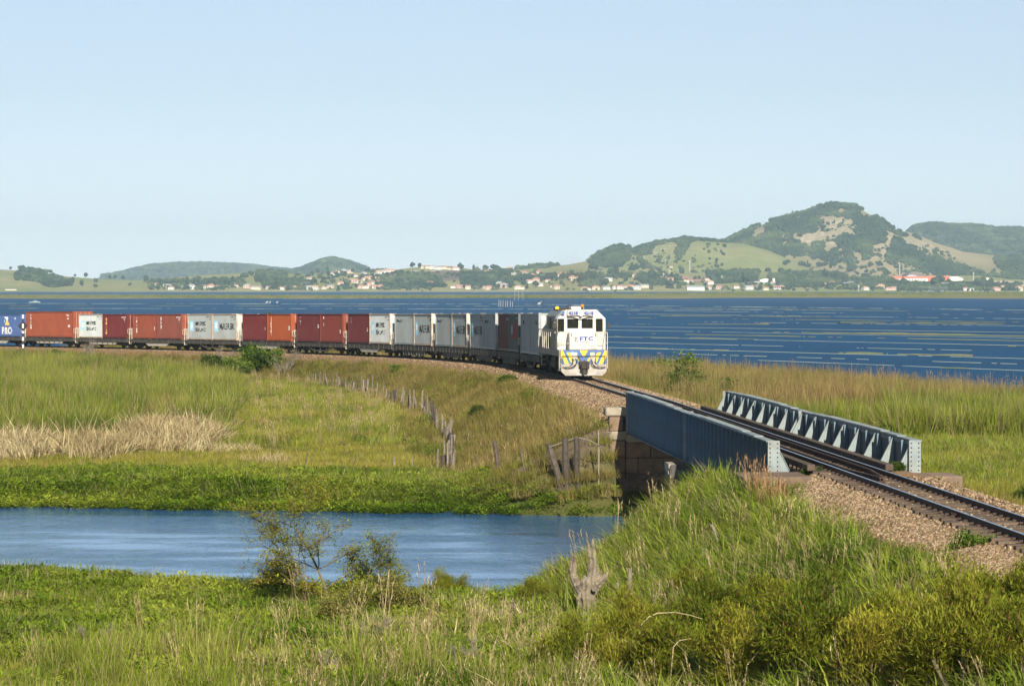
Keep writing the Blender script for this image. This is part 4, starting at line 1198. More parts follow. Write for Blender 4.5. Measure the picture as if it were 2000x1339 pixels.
# handrails along the walkway
d = MB()
for sx in (1, -1):
    ys_ = np.linspace(-15.0, -3.8, 9)
    for y in ys_: d.bar((sx * 1.31, y, 1.55), (sx * 1.31, y, 2.6), .03, .03)
    d.bar((sx * 1.31, -15.0, 2.6), (sx * 1.31, -3.8, 2.6), .035, .035)
    d.bar((sx * 1.31, -1.4, 2.55), (sx * 1.31, -.18, 2.5), .03, .03)
    d.bar((sx * 1.31, -.18, .55), (sx * 1.31, -.18, 2.5), .035, .035)
d.bar((1.31, -.12, 1.92), (.82, -.12, 1.92), .025, .025); d.bar((-1.31, -.12, 1.92), (-.82, -.12, 1.92), .025, .025)
d.bar((1.31, -.12, 2.5), (.82, -.2, 2.5), .025, .025); d.bar((-1.31, -.12, 2.5), (-.82, -.2, 2.5), .025, .025)
d.build('handrail', M['cream'], L)
d = MB(); d.bar((1.2, -.04, 1.22), (-1.2, -.04, 1.22), .03, .03); d.bar((1.15, -.04, 1.22), (1.15, -.04, .75), .03, .03); d.bar((-1.15, -.04, 1.22), (-1.15, -.04, .75), .03, .03)
d.bar((.32, -.04, 1.22), (.20, .1, .95), .03, .03)
d.build('cut_lever', M['grime'], L)
# steps at the corners
d = MB()
for sx in (1, -1):
    for z in (.45, .78, 1.1): d.box(*sorted((sx * 1.05, sx * 1.36)), -.62, -.22, z, z + .04)
    d.box(*sorted((sx * 1.345, sx * 1.365)), -.66, -.18, .4, 1.55)
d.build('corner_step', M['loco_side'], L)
# air hoses
for sx in (1, -1):
    for k, dx in enumerate((0, .10, .2)):
        d = MB(); x0 = sx * (.46 + dx)
        d.tube([(x0, -.09, 1.10), (x0 - sx * .05, .10, 1.0), (x0 - sx * .02, .17, .80), (x0 + sx * .12, .15, .66), (x0 + sx * .34, .12, .60), (x0 + sx * .52, .06, .62)], .024, 6)
        d.build('air_hose', M['black'] if k != 1 else M['cream'], L)
cpl = MB()
cpl.cbox(-.28, .28, -.12, .10, .55, .95, .03); cpl.cbox(-.14, .14, .0, .35, .56, .86, .04); cpl.cbox(-.24, .20, .30, .56, .50, .90, .06); cpl.cbox(-.24, -.08, .5, .70, .52, .88, .04)
cpl.cbox(-.06, .10, .36, .50, .22, .55, .02); cpl.bar((0, .42, .9), (.0, .42, 1.0), .05, .05)
cpl.build('coupler', M['grime'], L)
coupler(L, -15.3, -1)
# fuel tank, bogies
d = MB(); d.cbox(-1.05, 1.05, -9.4, -6.2, .35, 1.17, .12); d.build('fuel_tank', M['grime'], L)
d = MB(); d.cyl((1.1, -10.4, .95), (1.1, -9.5, .95), .17, 12); d.cyl((-1.1, -10.4, .95), (-1.1, -9.5, .95), .17, 12); d.build('air_tank', M['grime'], L)
for y in (-3.4, -12.1): bogie(L, y, 1.65, .46, WHL, 3)
d = MB()
for y in (-3.4, -12.1):
    for sx in (1, -1):
        d.box(*sorted((sx * .92, sx * 1.0)), y - 2.0, y + 2.0, .55, .85)
        for e in (-1.1, 0, 1.1): d.bar((sx * 1.02, y + e, .5), (sx * 1.02, y + e + .15, 1.15), .06, .06)
d.build('side_frame', M['grime'], L)
# ------------------------------------------------------------------ far shore: hills
def hill_material(name, g1, g2, rock, forest=None, rockamt=.35, sc=1.0):
    m, nt, N, L = nodes_of(name)
    out = N.new('ShaderNodeOutputMaterial'); p = N.new('ShaderNodeBsdfPrincipled'); L.new(p.outputs[0], out.inputs[0])
    p.inputs['Roughness'].default_value = 1; p.inputs['Specular IOR Level'].default_value = .05
    pos = N.new('ShaderNodeNewGeometry').outputs['Position']
    f, _ = noise_fac(nt, pos, .006 * sc, .35, .65, 5); c = mixrgb(nt, f, g1, g2)
    g, _ = noise_fac(nt, pos, .05 * sc, .45, .75, 6, .75); c = mixrgb(nt, g, c, tuple(x * .62 for x in g1))
    at = N.new('ShaderNodeAttribute'); at.attribute_name = 'rock'
    r, _ = noise_fac(nt, pos, .10 * sc, .50, .62, 5, .75)
    k = N.new('ShaderNodeMath'); k.operation = 'MULTIPLY'; L.new(r, k.inputs[0]); L.new(at.outputs['Fac'], k.inputs[1])
    c = mixrgb(nt, k.outputs[0], c, rock)
    L.new(c, p.inputs['Base Color'])
    return m
M['hill_green'] = hill_material('far hill pasture', (.19, .22, .06), (.31, .275, .12), (.42, .37, .30))
M['hill_rocky'] = hill_material('far rocky hill pasture', (.235, .215, .09), (.35, .28, .165), (.5, .43, .35))
M['hill_forest'] = hill_material('far forested hill', (.022, .036, .014), (.035, .048, .018), (.05, .06, .03))

class Hill:
    """ridge: photograph pixels of its outline, set at distance Yr; the slope comes down to Y0 on height z0"""
    def __init__(self, ridge, Yr, Y0, z0, noise_amp, pw=1.0, back=600):
        self.px = [p[0] for p in ridge]; self.pz = [CAM_Z + (556 - p[1]) / F * Yr for p in ridge]
        self.Yr, self.Y0, self.z0, self.na, self.pw, self.back = Yr, Y0, z0, noise_amp, pw, back
    def h(self, X, Y):
        # the ridge profile is taken along world X at the ridge distance
        px = 1000 + np.asarray(X, float) / self.Yr * F
        top = np.interp(px, self.px, self.pz)
        t = (np.asarray(Y, float) - self.Y0) / (self.Yr - self.Y0)
        tt = np.clip(t, 0, 1)
        sp = .17 * fbm(np.asarray(X) * .0042, np.asarray(Y) * .0007 + self.Yr, 4)
        u = np.clip(tt + sp * np.sin(math.pi * tt), 0, 1)
        prof = (.5 - .5 * np.cos(math.pi * u)) ** self.pw
        z = self.z0 + (top - self.z0) * prof
        z += self.na * 2.2 * fbm(np.asarray(X) * .009, np.asarray(Y) * .005, 5) * np.sin(math.pi * tt)
        z = np.where(t > 1, top - (t - 1) * (self.Yr - self.Y0) * .25, z)
        return z
    def build(self, name, mat, label, x0, x1, dx, dy, rock=None):
        X, Y = np.meshgrid(np.arange(x0, x1, dx), np.arange(self.Y0, self.Yr + self.back, dy))
        Z = self.h(X, Y)
        me = grid_mesh(name, X, Y, Z, mat)
        a = me.attributes.new('rock', 'FLOAT', 'POINT')
        a.data.foreach_set('value', (rock(X, Y, Z) if rock else X * 0).astype(np.float32).ravel())
        return tag(link(name, me), label, 'hill', kind='structure')
def to_px(X, Y, Z): return 1000 + F * X / Y, 556 - F * (Z - CAM_Z) / Y
def inpoly(px, py, poly):
    px = np.asarray(px); py = np.asarray(py); c = np.zeros(px.shape, bool); n = len(poly)
    for i in range(n):
        x0, y0 = poly[i]; x1, y1 = poly[(i + 1) % n]
        if y0 == y1: continue
        k = ((y0 > py) != (y1 > py)) & (px < (x1 - x0) * (py - y0) / (y1 - y0) + x0)
        c ^= k
    return c

H_SHORE = Hill([(-60, 524), (0, 526), (30, 528), (60, 530), (90, 533), (130, 540), (200, 545), (260, 547), (300, 547), (350, 542), (400, 538), (450, 535), (500, 532), (560, 534), (620, 535), (680, 531), (720, 533), (770, 527), (800, 523), (830, 521), (860, 519), (890, 520), (920, 526), (960, 528), (1000, 528), (1040, 524), (1100, 524), (1180, 528), (1260, 530), (1340, 533), (1420, 534), (1500, 532), (1600, 536), (1700, 540), (1800, 538), (1900, 538), (1960, 545), (2060, 548)], 4050, 3470, -.6, 1.2, .85)
H_MID = Hill([(980, 548), (1010, 528), (1060, 520), (1110, 517), (1150, 509), (1180, 490), (1215, 482), (1235, 488), (1270, 478), (1300, 472), (1340, 467), (1380, 470), (1410, 473), (1450, 476), (1500, 490), (1560, 515), (1620, 545)], 4350, 3800, 8, 2.5, 1.0)
H_MAIN = Hill([(1320, 548), (1345, 520), (1380, 492), (1420, 468), (1480, 441), (1530, 426), (1570, 416), (1600, 404), (1630, 400), (1665, 404), (1690, 421), (1714, 436), (1727, 445), (1766, 456), (1805, 474), (1852, 489), (1909, 495), (1956, 501), (2000, 512), (2060, 525)], 4700, 3950, 8, 5, 1.0)
H_R = Hill([(1740, 475), (1770, 462), (1785, 448), (1805, 445), (1850, 448), (1880, 446), (1905, 450), (1930, 453), (1960, 453), (2000, 458), (2060, 466)], 6200, 5100, 30, 6, .9)
H_L1 = Hill([(190, 550), (215, 543), (260, 533), (300, 523), (350, 518), (400, 517), (440, 519), (500, 523), (560, 530), (600, 536), (640, 545)], 8200, 7000, 10, 4, .9)
H_L2 = Hill([(540, 545), (560, 537), (600, 529), (630, 516), (650, 509), (680, 516), (710, 527), (725, 535), (760, 545)], 6600, 5600, 10, 4, .9)
ROCKY = [[(1604, 424), (1640, 424), (1672, 432), (1680, 446), (1646, 461), (1628, 478), (1610, 480), (1548, 470), (1548, 460), (1594, 455)], [(1724, 447), (1770, 457), (1850, 490), (1800, 500), (1745, 505), (1700, 510), (1705, 490), (1735, 465)], [(1268, 480), (1330, 470), (1322, 505), (1270, 520), (1250, 500)]]
def rock_at(X, Y, Z):
    a, b = to_px(X, Y, Z); r = np.zeros(X.shape)
    for P in ROCKY: r = np.maximum(r, inpoly(a, b, P))
    return np.maximum(r, .25)
H_L1.build('far_hill', M['hill_forest'], 'long low blue hazy hill on the left horizon', -1300, -400, 12, 60)
H_L2.build('far_hill', M['hill_forest'], 'small rounded blue hazy hill left of the village slope', -600, -200, 8, 40)
H_R.build('far_hill', M['hill_forest'], 'blue forested hill at the right edge behind the rocky mountain', 780, 1300, 9, 40)
H_MAIN.build('mountain', M['hill_rocky'], 'rocky mountain with patches of forest at the right of the far shore', 240, 960, 5, 12, rock_at)
H_MID.build('hill', M['hill_green'], 'green stony hill left of the mountain', -30, 520, 5, 12, rock_at)
H_SHORE.build('far_shore', M['hill_green'], 'low green pasture ridge along the far lake shore', -800, 800, 6, 10, lambda X, Y, Z: X * 0 + .08)

# ------------------------------------------------------------------ tree shapes for the far shore
def crown_mesh(mb, rr, r, h, z0, lobes, mi=0, sub=2):
    for k in range(lobes):
        b = bmesh.new(); bmesh.ops.create_icosphere(b, subdivisions=sub, radius=1)
        lx, ly = rr.uniform(-.5, .5) * r, rr.uniform(-.5, .5) * r
        lz = z0 + h * rr.uniform(.35, .72); s = r * rr.uniform(.42, .7); sz = h * rr.uniform(.26, .4)
        ox = rr.uniform(0, 50)
        for v in b.verts:
            d = 1 + .38 * mnoise.noise(v.co * 1.9 + Vector((ox, 0, 0))) + .22 * mnoise.noise(v.co * 4.5 + Vector((0, ox, 0)))
            v.co = Vector((v.co.x * s * d + lx, v.co.y * s * d + ly, v.co.z * sz * d + lz))
        b.verts.index_update(); mb.add([v.co[:] for v in b.verts], [[v.index for v in f.verts] for f in b.faces], mi); b.free()
M['far_leaf'] = leafy('far tree foliage', [(.020, .034, .012), (.03, .048, .016), (.045, .06, .022)], .01, .1)
M['far_leaf2'] = leafy('far forest foliage', [(.012, .024, .008), (.030, .050, .016), (.075, .095, .034)], .014, .1)
far_trees = []
for k in range(6):
    rr = random.Random(50 + k); mb = MB()
    mb.tube([(0, 0, -1), (0, 0, 1.5), (.1, 0, 3.5)], [.35, .28, .15], 5, 1)
    crown_mesh(mb, rr, [3.2, 3.8, 2.6, 4.4, 2.0, 3.4][k], [6, 5.5, 8, 6.5, 9, 7][k], [.6, .4, .8, .5, .5, 1.0][k], 6, 0, 1)
    far_trees.append(mb.mesh('tree', [M['far_leaf'], M['twig']], fix=False))
forest_me = []
for k in range(4):
    rr = random.Random(80 + k); mb = MB(); crown_mesh(mb, rr, 4.4, 7.5, -1.2, 4, 0, 1)
    forest_me.append(mb.mesh('forest_crown', [M['far_leaf2']], fix=False))

# ------------------------------------------------------------------ scattering (ground cover nobody could count)
HID = bpy.data.collections.new('plant_shapes')      # holds the shapes only; never linked to the scene
_gn_cache = {}
def scatter(name, label, cat, pts, rots, scl, idx, meshes):
    c = bpy.data.collections.new(name + '_shapes')
    for i, m_ in enumerate(meshes):
        o = bpy.data.objects.new('%s_shape_%02d' % (name, i), m_); c.objects.link(o)
    me = bpy.data.meshes.new(name)
    n = len(pts); me.vertices.add(n); me.vertices.foreach_set('co', np.asarray(pts, np.float32).ravel())
    a = me.attributes.new('rot', 'FLOAT_VECTOR', 'POINT'); a.data.foreach_set('vector', np.asarray(rots, np.float32).ravel())
    a = me.attributes.new('scl', 'FLOAT_VECTOR', 'POINT'); a.data.foreach_set('vector', np.asarray(scl, np.float32).ravel())
    a = me.attributes.new('idx', 'INT', 'POINT'); a.data.foreach_set('value', np.asarray(idx, np.int32))
    for m_ in {mm for x in meshes for mm in x.materials}: me.materials.append(m_)
    o = link(name, me); tag(o, label, cat, kind='stuff')
    ng = bpy.data.node_groups.new(name, 'GeometryNodeTree')
    ng.interface.new_socket('Geometry', in_out='INPUT', socket_type='NodeSocketGeometry')
    ng.interface.new_socket('Geometry', in_out='OUTPUT', socket_type='NodeSocketGeometry')
    N = ng.nodes; K = ng.links
    gi = N.new('NodeGroupInput'); go = N.new('NodeGroupOutput')
    mp = N.new('GeometryNodeMeshToPoints'); mp.inputs['Radius'].default_value = .001
    ip = N.new('GeometryNodeInstanceOnPoints'); ci = N.new('GeometryNodeCollectionInfo')
    ci.inputs['Collection'].default_value = c; ci.inputs['Separate Children'].default_value = True; ci.inputs['Reset Children'].default_value = True
    def attr(nm, t):
        x = N.new('GeometryNodeInputNamedAttribute'); x.data_type = t; x.inputs['Name'].default_value = nm; return x.outputs['Attribute']
    er = N.new('FunctionNodeEulerToRotation')
    K.new(attr('rot', 'FLOAT_VECTOR'), er.inputs[0])
    K.new(gi.outputs[0], mp.inputs[0]); K.new(mp.outputs[0], ip.inputs['Points']); K.new(ci.outputs[0], ip.inputs['Instance'])
    ip.inputs['Pick Instance'].default_value = True
    K.new(attr('idx', 'INT'), ip.inputs['Instance Index']); K.new(er.outputs[0], ip.inputs['Rotation']); K.new(attr('scl', 'FLOAT_VECTOR'), ip.inputs['Scale'])
    K.new(ip.outputs[0], go.inputs[0])
    md = o.modifiers.new('scatter', 'NODES'); md.node_group = ng
    return o

FOREST = [
    ('main', [(1330, 545), (1350, 520), (1380, 490), (1420, 465), (1480, 438), (1540, 422), (1575, 410), (1600, 400), (1630, 396), (1665, 400), (1692, 418), (1716, 436), (1730, 450), (1732, 468), (1714, 476), (1704, 494), (1693, 507), (1672, 493), (1636, 482), (1632, 471), (1646, 461), (1667, 458), (1680, 445), (1672, 429), (1640, 424), (1602, 420), (1602, 442), (1594, 455), (1548, 461), (1550, 474), (1612, 476), (1607, 489), (1641, 492), (1639, 515), (1626, 524), (1592, 510), (1581, 498), (1527, 500), (1519, 522), (1490, 530), (1470, 545)], 1.0),
    ('main', [(1732, 492), (1748, 463), (1766, 476), (1787, 487), (1793, 502), (1789, 522), (1766, 516), (1735, 510)], .9),
    ('main', [(1790, 490), (1840, 505), (1890, 524), (1940, 535), (1960, 548), (1890, 545), (1800, 535), (1790, 515)], .28),
    ('main', [(1648, 488), (1668, 492), (1672, 522), (1660, 525), (1645, 500)], .8),
    ('main', [(1940, 505), (2060, 500), (2060, 560), (1960, 545)], .75),
    ('main', [(1700, 415), (1765, 450), (1800, 468), (1765, 462), (1716, 445)], .45),
    ('main', [(1600, 428), (1680, 428), (1680, 446), (1640, 470), (1600, 476)], .07),
    ('main', [(1550, 520), (1700, 510), (1760, 545), (1560, 548)], .02),
    ('main', [(1700, 470), (1850, 490), (1900, 540), (1720, 540)], .05),
    ('mid', [(1147, 513), (1180, 486), (1215, 478), (1226, 484), (1231, 502), (1206, 522), (1175, 520)], 1.0),
    ('mid', [(1236, 492), (1262, 474), (1290, 470), (1300, 474), (1272, 479), (1265, 497), (1240, 498)], .9),
    ('mid', [(1318, 470), (1330, 462), (1352, 462), (1345, 480), (1335, 492), (1322, 508), (1318, 500), (1328, 480)], .9),
    ('mid', [(1290, 474), (1340, 463), (1420, 470), (1420, 474), (1340, 470)], .35),
    ('mid', [(1240, 505), (1262, 510), (1290, 530), (1260, 520)], .5), ('mid', [(1000, 530), (1060, 516), (1090, 516), (1060, 524), (1010, 533)], .7),
    ('mid', [(1150, 505), (1420, 474), (1400, 545), (1160, 545)], .015),
    ('shore', [(35, 533), (80, 525), (90, 538), (60, 548), (30, 545)], .8), ('shore', [(55, 545), (110, 541), (140, 556), (100, 560)], .9),
    ('shore', [(700, 528), (730, 520), (760, 524), (740, 532)], .5),
    ('shore', [(1380, 535), (1480, 530), (1480, 548), (1400, 552)], .8), ('shore', [(1500, 540), (1640, 530), (1650, 552), (1600, 560), (1520, 560)], .8),
    ('shore', [(730, 548), (780, 535), (850, 540), (870, 560), (740, 564)], .5), ('shore', [(1130, 548), (1170, 542), (1180, 555), (1140, 560)], .8), ('shore', [(1250, 540), (1300, 536), (1300, 556), (1260, 556)], .7),
    ('shore', [(500, 532), (560, 530), (560, 545), (500, 548)], .2), ('shore', [(510, 550), (560, 546), (610, 553), (590, 566), (520, 564)], .25),
    ('shore', [(280, 550), (330, 547), (470, 545), (490, 558), (420, 566), (290, 565)], .05), ('shore', [(1640, 548), (1720, 545), (1780, 560), (1650, 565)], .45), ('shore', [(1750, 556), (1900, 556), (1990, 560), (1990, 566), (1750, 566)], .45),
    ('shore', [(600, 548), (1000, 540), (1400, 545), (2000, 555), (2000, 567), (600, 567)], .045), ('shore', [(960, 536), (1330, 536), (1330, 548), (960, 548)], .05), ('shore', [(500, 540), (960, 532), (960, 545), (500, 548)], .02),
    ('shore', [(900, 535), (1000, 530), (1000, 560), (900, 562)], .45),
]
HH = {'main': H_MAIN, 'mid': H_MID, 'shore': H_SHORE}
P = []; S = []
fr_ = np.random.default_rng(5)
for hn_, poly, dens in FOREST:
    H = HH[hn_]
    n = {'main': 42000, 'mid': 26000, 'shore': 36000}[hn_]
    Y = fr_.uniform(H.Y0 + 15, H.Yr + 12, n); x0 = min(p[0] for p in poly); x1 = max(p[0] for p in poly)
    X = (fr_.uniform(x0, x1, n) - 1000) / F * Y; Z = H.h(X, Y); a, b = to_px(X, Y, Z)
    area = (x1 - x0) / 150.0
    jit = fr_.normal(0, 2.0, n); wob = 9 * fbm(a * .07, b * .10 + 3, 3); wob2 = 7 * fbm(a * .08 + 40, b * .10, 3)
    k = inpoly(a + jit + wob, b + jit * .6 + wob2 * (b > 430) * (hn_ == 'main'), poly) & ((fbm(a * .045 + 3, b * .07 + 9, 3) > -.30) | (hn_ != 'main')) & (fr_.random(n) < dens * min(1, .42 * max(.25, area)))
    P.append(np.stack([X, Y, Z], -1)[k]); S.append(fr_.uniform(.36, .78, k.sum()) * np.where(fr_.random(k.sum()) < .06, 1.5, 1))
P = np.concatenate(P); S = np.concatenate(S); n = len(P)
scatter('forest', 'patches of dark forest on the mountain and the hills of the far shore', 'forest', P, np.stack([fr_.normal(0, .06, n), fr_.normal(0, .06, n), fr_.uniform(0, 6.28, n)], -1),
        np.stack([S * fr_.uniform(.8, 1.25, n), S, S * fr_.uniform(.8, 1.25, n)], -1), fr_.integers(0, 4, n), forest_me)
# forest on the distant hazy hills
P = []; S = []
for H, x0, x1, n in ((H_L1, 200, 620, 3000), (H_L2, 550, 745, 2200), (H_R, 1760, 2010, 4200)):
    t = fr_.beta(2.2, .9, n); Y = H.Y0 + (H.Yr + 10 - H.Y0) * t; X = (fr_.uniform(x0, x1, n) - 1000) / F * Y
    P.append(np.stack([X, Y, H.h(X, Y)], -1)); S.append(fr_.uniform(.8, 2.0, n))
P = np.concatenate(P); S = np.concatenate(S); n = len(P)
scatter('distant_forest', 'hazy blue woods on the most distant hills', 'forest', P, np.stack([P[:, 0] * 0, P[:, 0] * 0, fr_.uniform(0, 6.28, n)], -1), np.stack([S * 1.2, S * 1.2, S], -1), fr_.integers(0, 4, n), forest_me)

def far_ground(px, Y, H=None):
    H = H or H_SHORE
    X = (px - 1000) / F * Y
    return X, Y, float(H.h(np.array([X]), np.array([Y]))[0])
def far_hit(px, py):
    """point of the far slopes seen at a photograph pixel"""
    Ys = np.arange(3475, 4690, 2.0); X = (px - 1000) / F * Ys; Z = CAM_Z - (py - 556) / F * Ys
    Hs = np.maximum(np.maximum(H_SHORE.h(X, Ys), np.where(Ys > 3800, H_MID.h(X, Ys), -9)), np.where(Ys > 3950, H_MAIN.h(X, Ys), -9))
    k = int(np.argmax(Hs >= Z))
    if not (Hs >= Z).any(): k = int(np.argmin(Z - Hs))
    return float(X[k]), float(Ys[k]), float(Hs[k])

# single trees
TR = [  # group phrase, list of (px, py, size)
    ('on the left pasture ridge', [(22, 527, .7), (38, 529, 1.0), (98, 533, .8), (146, 541, .6), (168, 541, 1.0), (187, 556, .9), (216, 546, .8), (226, 543, .9), (240, 545, .7), (186, 562, .7), (254, 558, .6), (115, 556, 1.2), (130, 560, 1.1), (140, 558, 1.2), (160, 561, 1.0)]),
    ('along the left lake shore', [(284, 554, 1.6), (297, 556, 1.4), (320, 558, 1.0), (346, 557, 1.2), (366, 556, 1.3), (385, 552, 1.3), (410, 553, 1.4), (430, 556, 1.3), (444, 557, 1.4), (455, 548, 1.1), (478, 545, 1.6), (490, 540, 1.5)]),
    ('in the hillside village', [(505, 553, 1.5), (540, 552, 1.4), (570, 553, 1.2), (612, 556, 1.5), (620, 534, 1.5), (640, 531, 1.6), (650, 554, 1.2), (690, 535, 1.2), (718, 529, 1.3), (773, 537, 1.3), (806, 524, 1.6), (820, 526, 1.3), (835, 541, 1.5), (850, 549, 1.6), (800, 553, 1.5), (780, 556, 1.6), (900, 528, 1.6), (925, 532, 1.5), (948, 526, 1.5), (930, 556, 1.4), (910, 556, 1.2)]),
    ('behind the locomotive roof', [(985, 545, 1.8), (968, 532, 1.6), (978, 555, 1.4), (1020, 548, 1.3), (1045, 562, 1.2), (1075, 548, 1.4), (1100, 548, 1.2), (1138, 553, 1.7), (1150, 551, 1.8), (1180, 558, 1.5), (1195, 541, 1.5), (1205, 542, 1.7)]),
    ('below the stony hill', [(1158, 529, 1.4), (1240, 531, 1.5), (1256, 530, 1.4), (1270, 549, 1.6), (1280, 547, 1.5), (1310, 563, 1.4), (1286, 513, .9), (1303, 519, .8), (1330, 540, 1.3), (1400, 550, 1.4), (1440, 547, 1.3), (1455, 552, 1.8), (1465, 555, 1.5)]),
    ('on the mountain foot meadow', [(1500, 532, .9), (1526, 533, 1.0), (1542, 537, .8), (1566, 521, 1.2), (1577, 517, .7), (1536, 519, 1.3), (1600, 522, 1.1), (1612, 520, 1.0), (1660, 532, 1.3), (1670, 527, 1.0), (1640, 527, .9), (1700, 521, .9), (1718, 520, 1.0), (1730, 540, 1.2)]),
    ('near the orange factory', [(1610, 547, 1.7), (1630, 549, 1.7), (1648, 552, 1.4), (1690, 546, 1.3), (1742, 560, 1.6), (1765, 562, 1.5), (1824, 562, 1.8), (1835, 556, 1.6), (1912, 561, 1.8), (1922, 559, 1.5), (1960, 562, 1.0), (1985, 560, 1.1), (1935, 556, 1.2)]),
]
TW = ['low rounded', 'spreading', 'tall narrow', 'broad', 'slim pointed', 'bushy']
for where, L_ in TR:
    L_ = sorted(L_)
    for i, (a, b, s) in enumerate(L_):
        x, y, z = far_hit(a, b); k = rnd.randrange(6)
        o = link('tree', far_trees[k], None, (x, y, z), (0, 0, rnd.uniform(0, 6.3)))
        s *= .72 if 'village' in where or 'shore' in where else 1; o.scale = (s * 1.25, s * 1.25, s * 1.15)
        tag(o, '%s dark tree, %s from left of those %s' % (TW[k], ORD[i] if i < 20 else 'last', where), 'tree', 'single trees on the far shore')

# ------------------------------------------------------------------ houses of the far shore
HW = [solid('far white wall', (.52, .50, .47), .8, (.65, .63, .6), .2), solid('far cream wall', (.66, .57, .44), .8, (.6, .52, .4), .2), solid('far pink wall', (.58, .40, .33), .8, (.5, .36, .3), .2)]
HR = [solid('far clay tile roof', (.36, .19, .13), .9, (.30, .165, .12), .3), solid('far pale tile roof', (.46, .27, .19), .9, (.4, .24, .17), .3), solid('far grey sheet roof', (.34, .34, .34), .7, (.27, .28, .29), .3)]
M['far_dark'] = solid('far dark opening', (.05, .05, .055), .6)
def house_mesh(w, d, h, rh, wall, roof, hip, seed):
    rr = random.Random(seed); mb = MB()
    mb.box(-w / 2, w / 2, -d / 2, d / 2, -2.5, h, 0)
    o = .45
    if hip: mb.add([(-w / 2 - o, -d / 2 - o, h), (w / 2 + o, -d / 2 - o, h), (w / 2 + o, d / 2 + o, h), (-w / 2 - o, d / 2 + o, h), (-w / 4, 0, h + rh), (w / 4, 0, h + rh)], [(0, 1, 5, 4), (2, 3, 4, 5), (1, 2, 5), (3, 0, 4), (0, 3, 2, 1)], 1)
    else: mb.add([(-w / 2 - o, -d / 2 - o, h), (w / 2 + o, -d / 2 - o, h), (w / 2 + o, d / 2 + o, h), (-w / 2 - o, d / 2 + o, h), (-w / 2 - o, 0, h + rh), (w / 2 + o, 0, h + rh)], [(0, 1, 5, 4), (2, 3, 4, 5), (1, 2, 5), (3, 0, 4), (0, 3, 2, 1)], 1)
    n = max(2, int(w / 3))
    for i in range(n):
        x = -w / 2 + w * (i + .5) / n
        if i == n // 2: mb.box(x - .45, x + .45, -d / 2 - .04, -d / 2 + .01, 0, 2.1, 2)
        else: mb.box(x - .6, x + .6, -d / 2 - .04, -d / 2 + .01, 1.0, 2.2, 2)
    if seed % 3 == 0: mb.box(w / 2, w / 2 + 2.4, -d / 2, d / 2, h - .5, h - .35, 1); mb.box(w / 2 + 2.2, w / 2 + 2.35, -d / 2, -d / 2 + .15, -2, h - .5, 0)
    return mb.mesh('house', [wall, roof, M['far_dark']])
hm = {}
for wi in range(3):
    for ri in range(3):
        hm[(wi, ri)] = [house_mesh(7.5 + 2 * ri, 7, 3.0, 1.8, HW[wi], HR[ri], False, wi + ri), house_mesh(10, 8, 3.2, 2.1, HW[wi], HR[ri], True, wi * 2 + ri + 3)]
WN = ['white', 'cream', 'pink']; RN = ['clay', 'pale', 'grey']
HS = [
    ('under the long blue hill', [(305, 560), (327, 561), (354, 564), (375, 565), (400, 564), (412, 565), (423, 564), (461, 562), (483, 563), (495, 565), (335, 566)]),
    ('below the small blue hill', [(503, 566), (525, 565), (547, 562), (550, 566), (562, 565), (575, 565), (592, 561), (605, 566), (616, 566), (632, 565), (645, 563), (606, 549)]),
    ('right of the small blue hill', [(650, 538), (660, 534), (672, 533), (683, 534), (695, 541), (712, 539), (665, 556), (672, 553), (683, 552), (692, 553), (702, 553), (712, 548), (720, 546), (730, 545)]),
    ('climbing the village slope', [(740, 537), (748, 535), (755, 534), (764, 531), (769, 533), (752, 540), (766, 541), (785, 539), (775, 541), (742, 549), (760, 548), (765, 547), (728, 556), (737, 554), (745, 556)]),
    ('beside the shore wood', [(706, 564), (715, 564), (730, 563), (738, 565), (745, 563), (720, 559), (812, 534), (806, 536), (780, 545)]),
    ('on the ridge above the ploughed field', [(828, 525), (836, 525), (846, 526), (856, 527), (866, 526), (878, 527), (889, 528), (928, 528), (952, 536), (996, 527), (840, 558)]),
    ('right of the ploughed field', [(885, 563), (898, 563), (914, 565), (930, 566), (946, 565), (955, 566), (975, 559), (980, 561), (985, 562), (1000, 540), (1008, 540), (1020, 537)]),
    ('behind the locomotive exhaust', [(1003, 541), (1022, 536), (1040, 541), (1053, 535), (1058, 543), (1035, 553), (1047, 551), (1055, 559), (1012, 565), (1020, 565), (1080, 562), (1086, 565), (1095, 540), (1100, 538), (1118, 548), (1070, 551)]),
    ('right of the locomotive roof', [(1128, 546), (1138, 546), (1145, 545), (1163, 546), (1188, 549), (1142, 567), (1150, 567), (1163, 566), (1185, 566), (1200, 565), (1210, 565), (1220, 565), (1232, 565), (1245, 566), (1258, 562), (1240, 541)]),
    ('below the tall pale pole', [(1272, 547), (1285, 547), (1295, 548), (1308, 549), (1310, 550), (1310, 524), (1340, 552), (1350, 552), (1380, 549), (1387, 556), (1386, 566), (1405, 565), (1437, 564), (1462, 566), (1475, 565), (1495, 567)]),
    ('at the foot of the mountain', [(1518, 563), (1526, 563), (1600, 560), (1608, 559), (1625, 557), (1655, 560), (1662, 558), (1670, 554), (1680, 554), (1693, 553), (1703, 552), (1712, 564), (1720, 564), (1735, 567), (1745, 567), (1690, 567)]),
    ('below the orange factory', [(1812, 559), (1840, 558), (1848, 560), (1885, 568), (1895, 568), (1925, 560), (1945, 568), (1962, 566), (1990, 568)]),
]
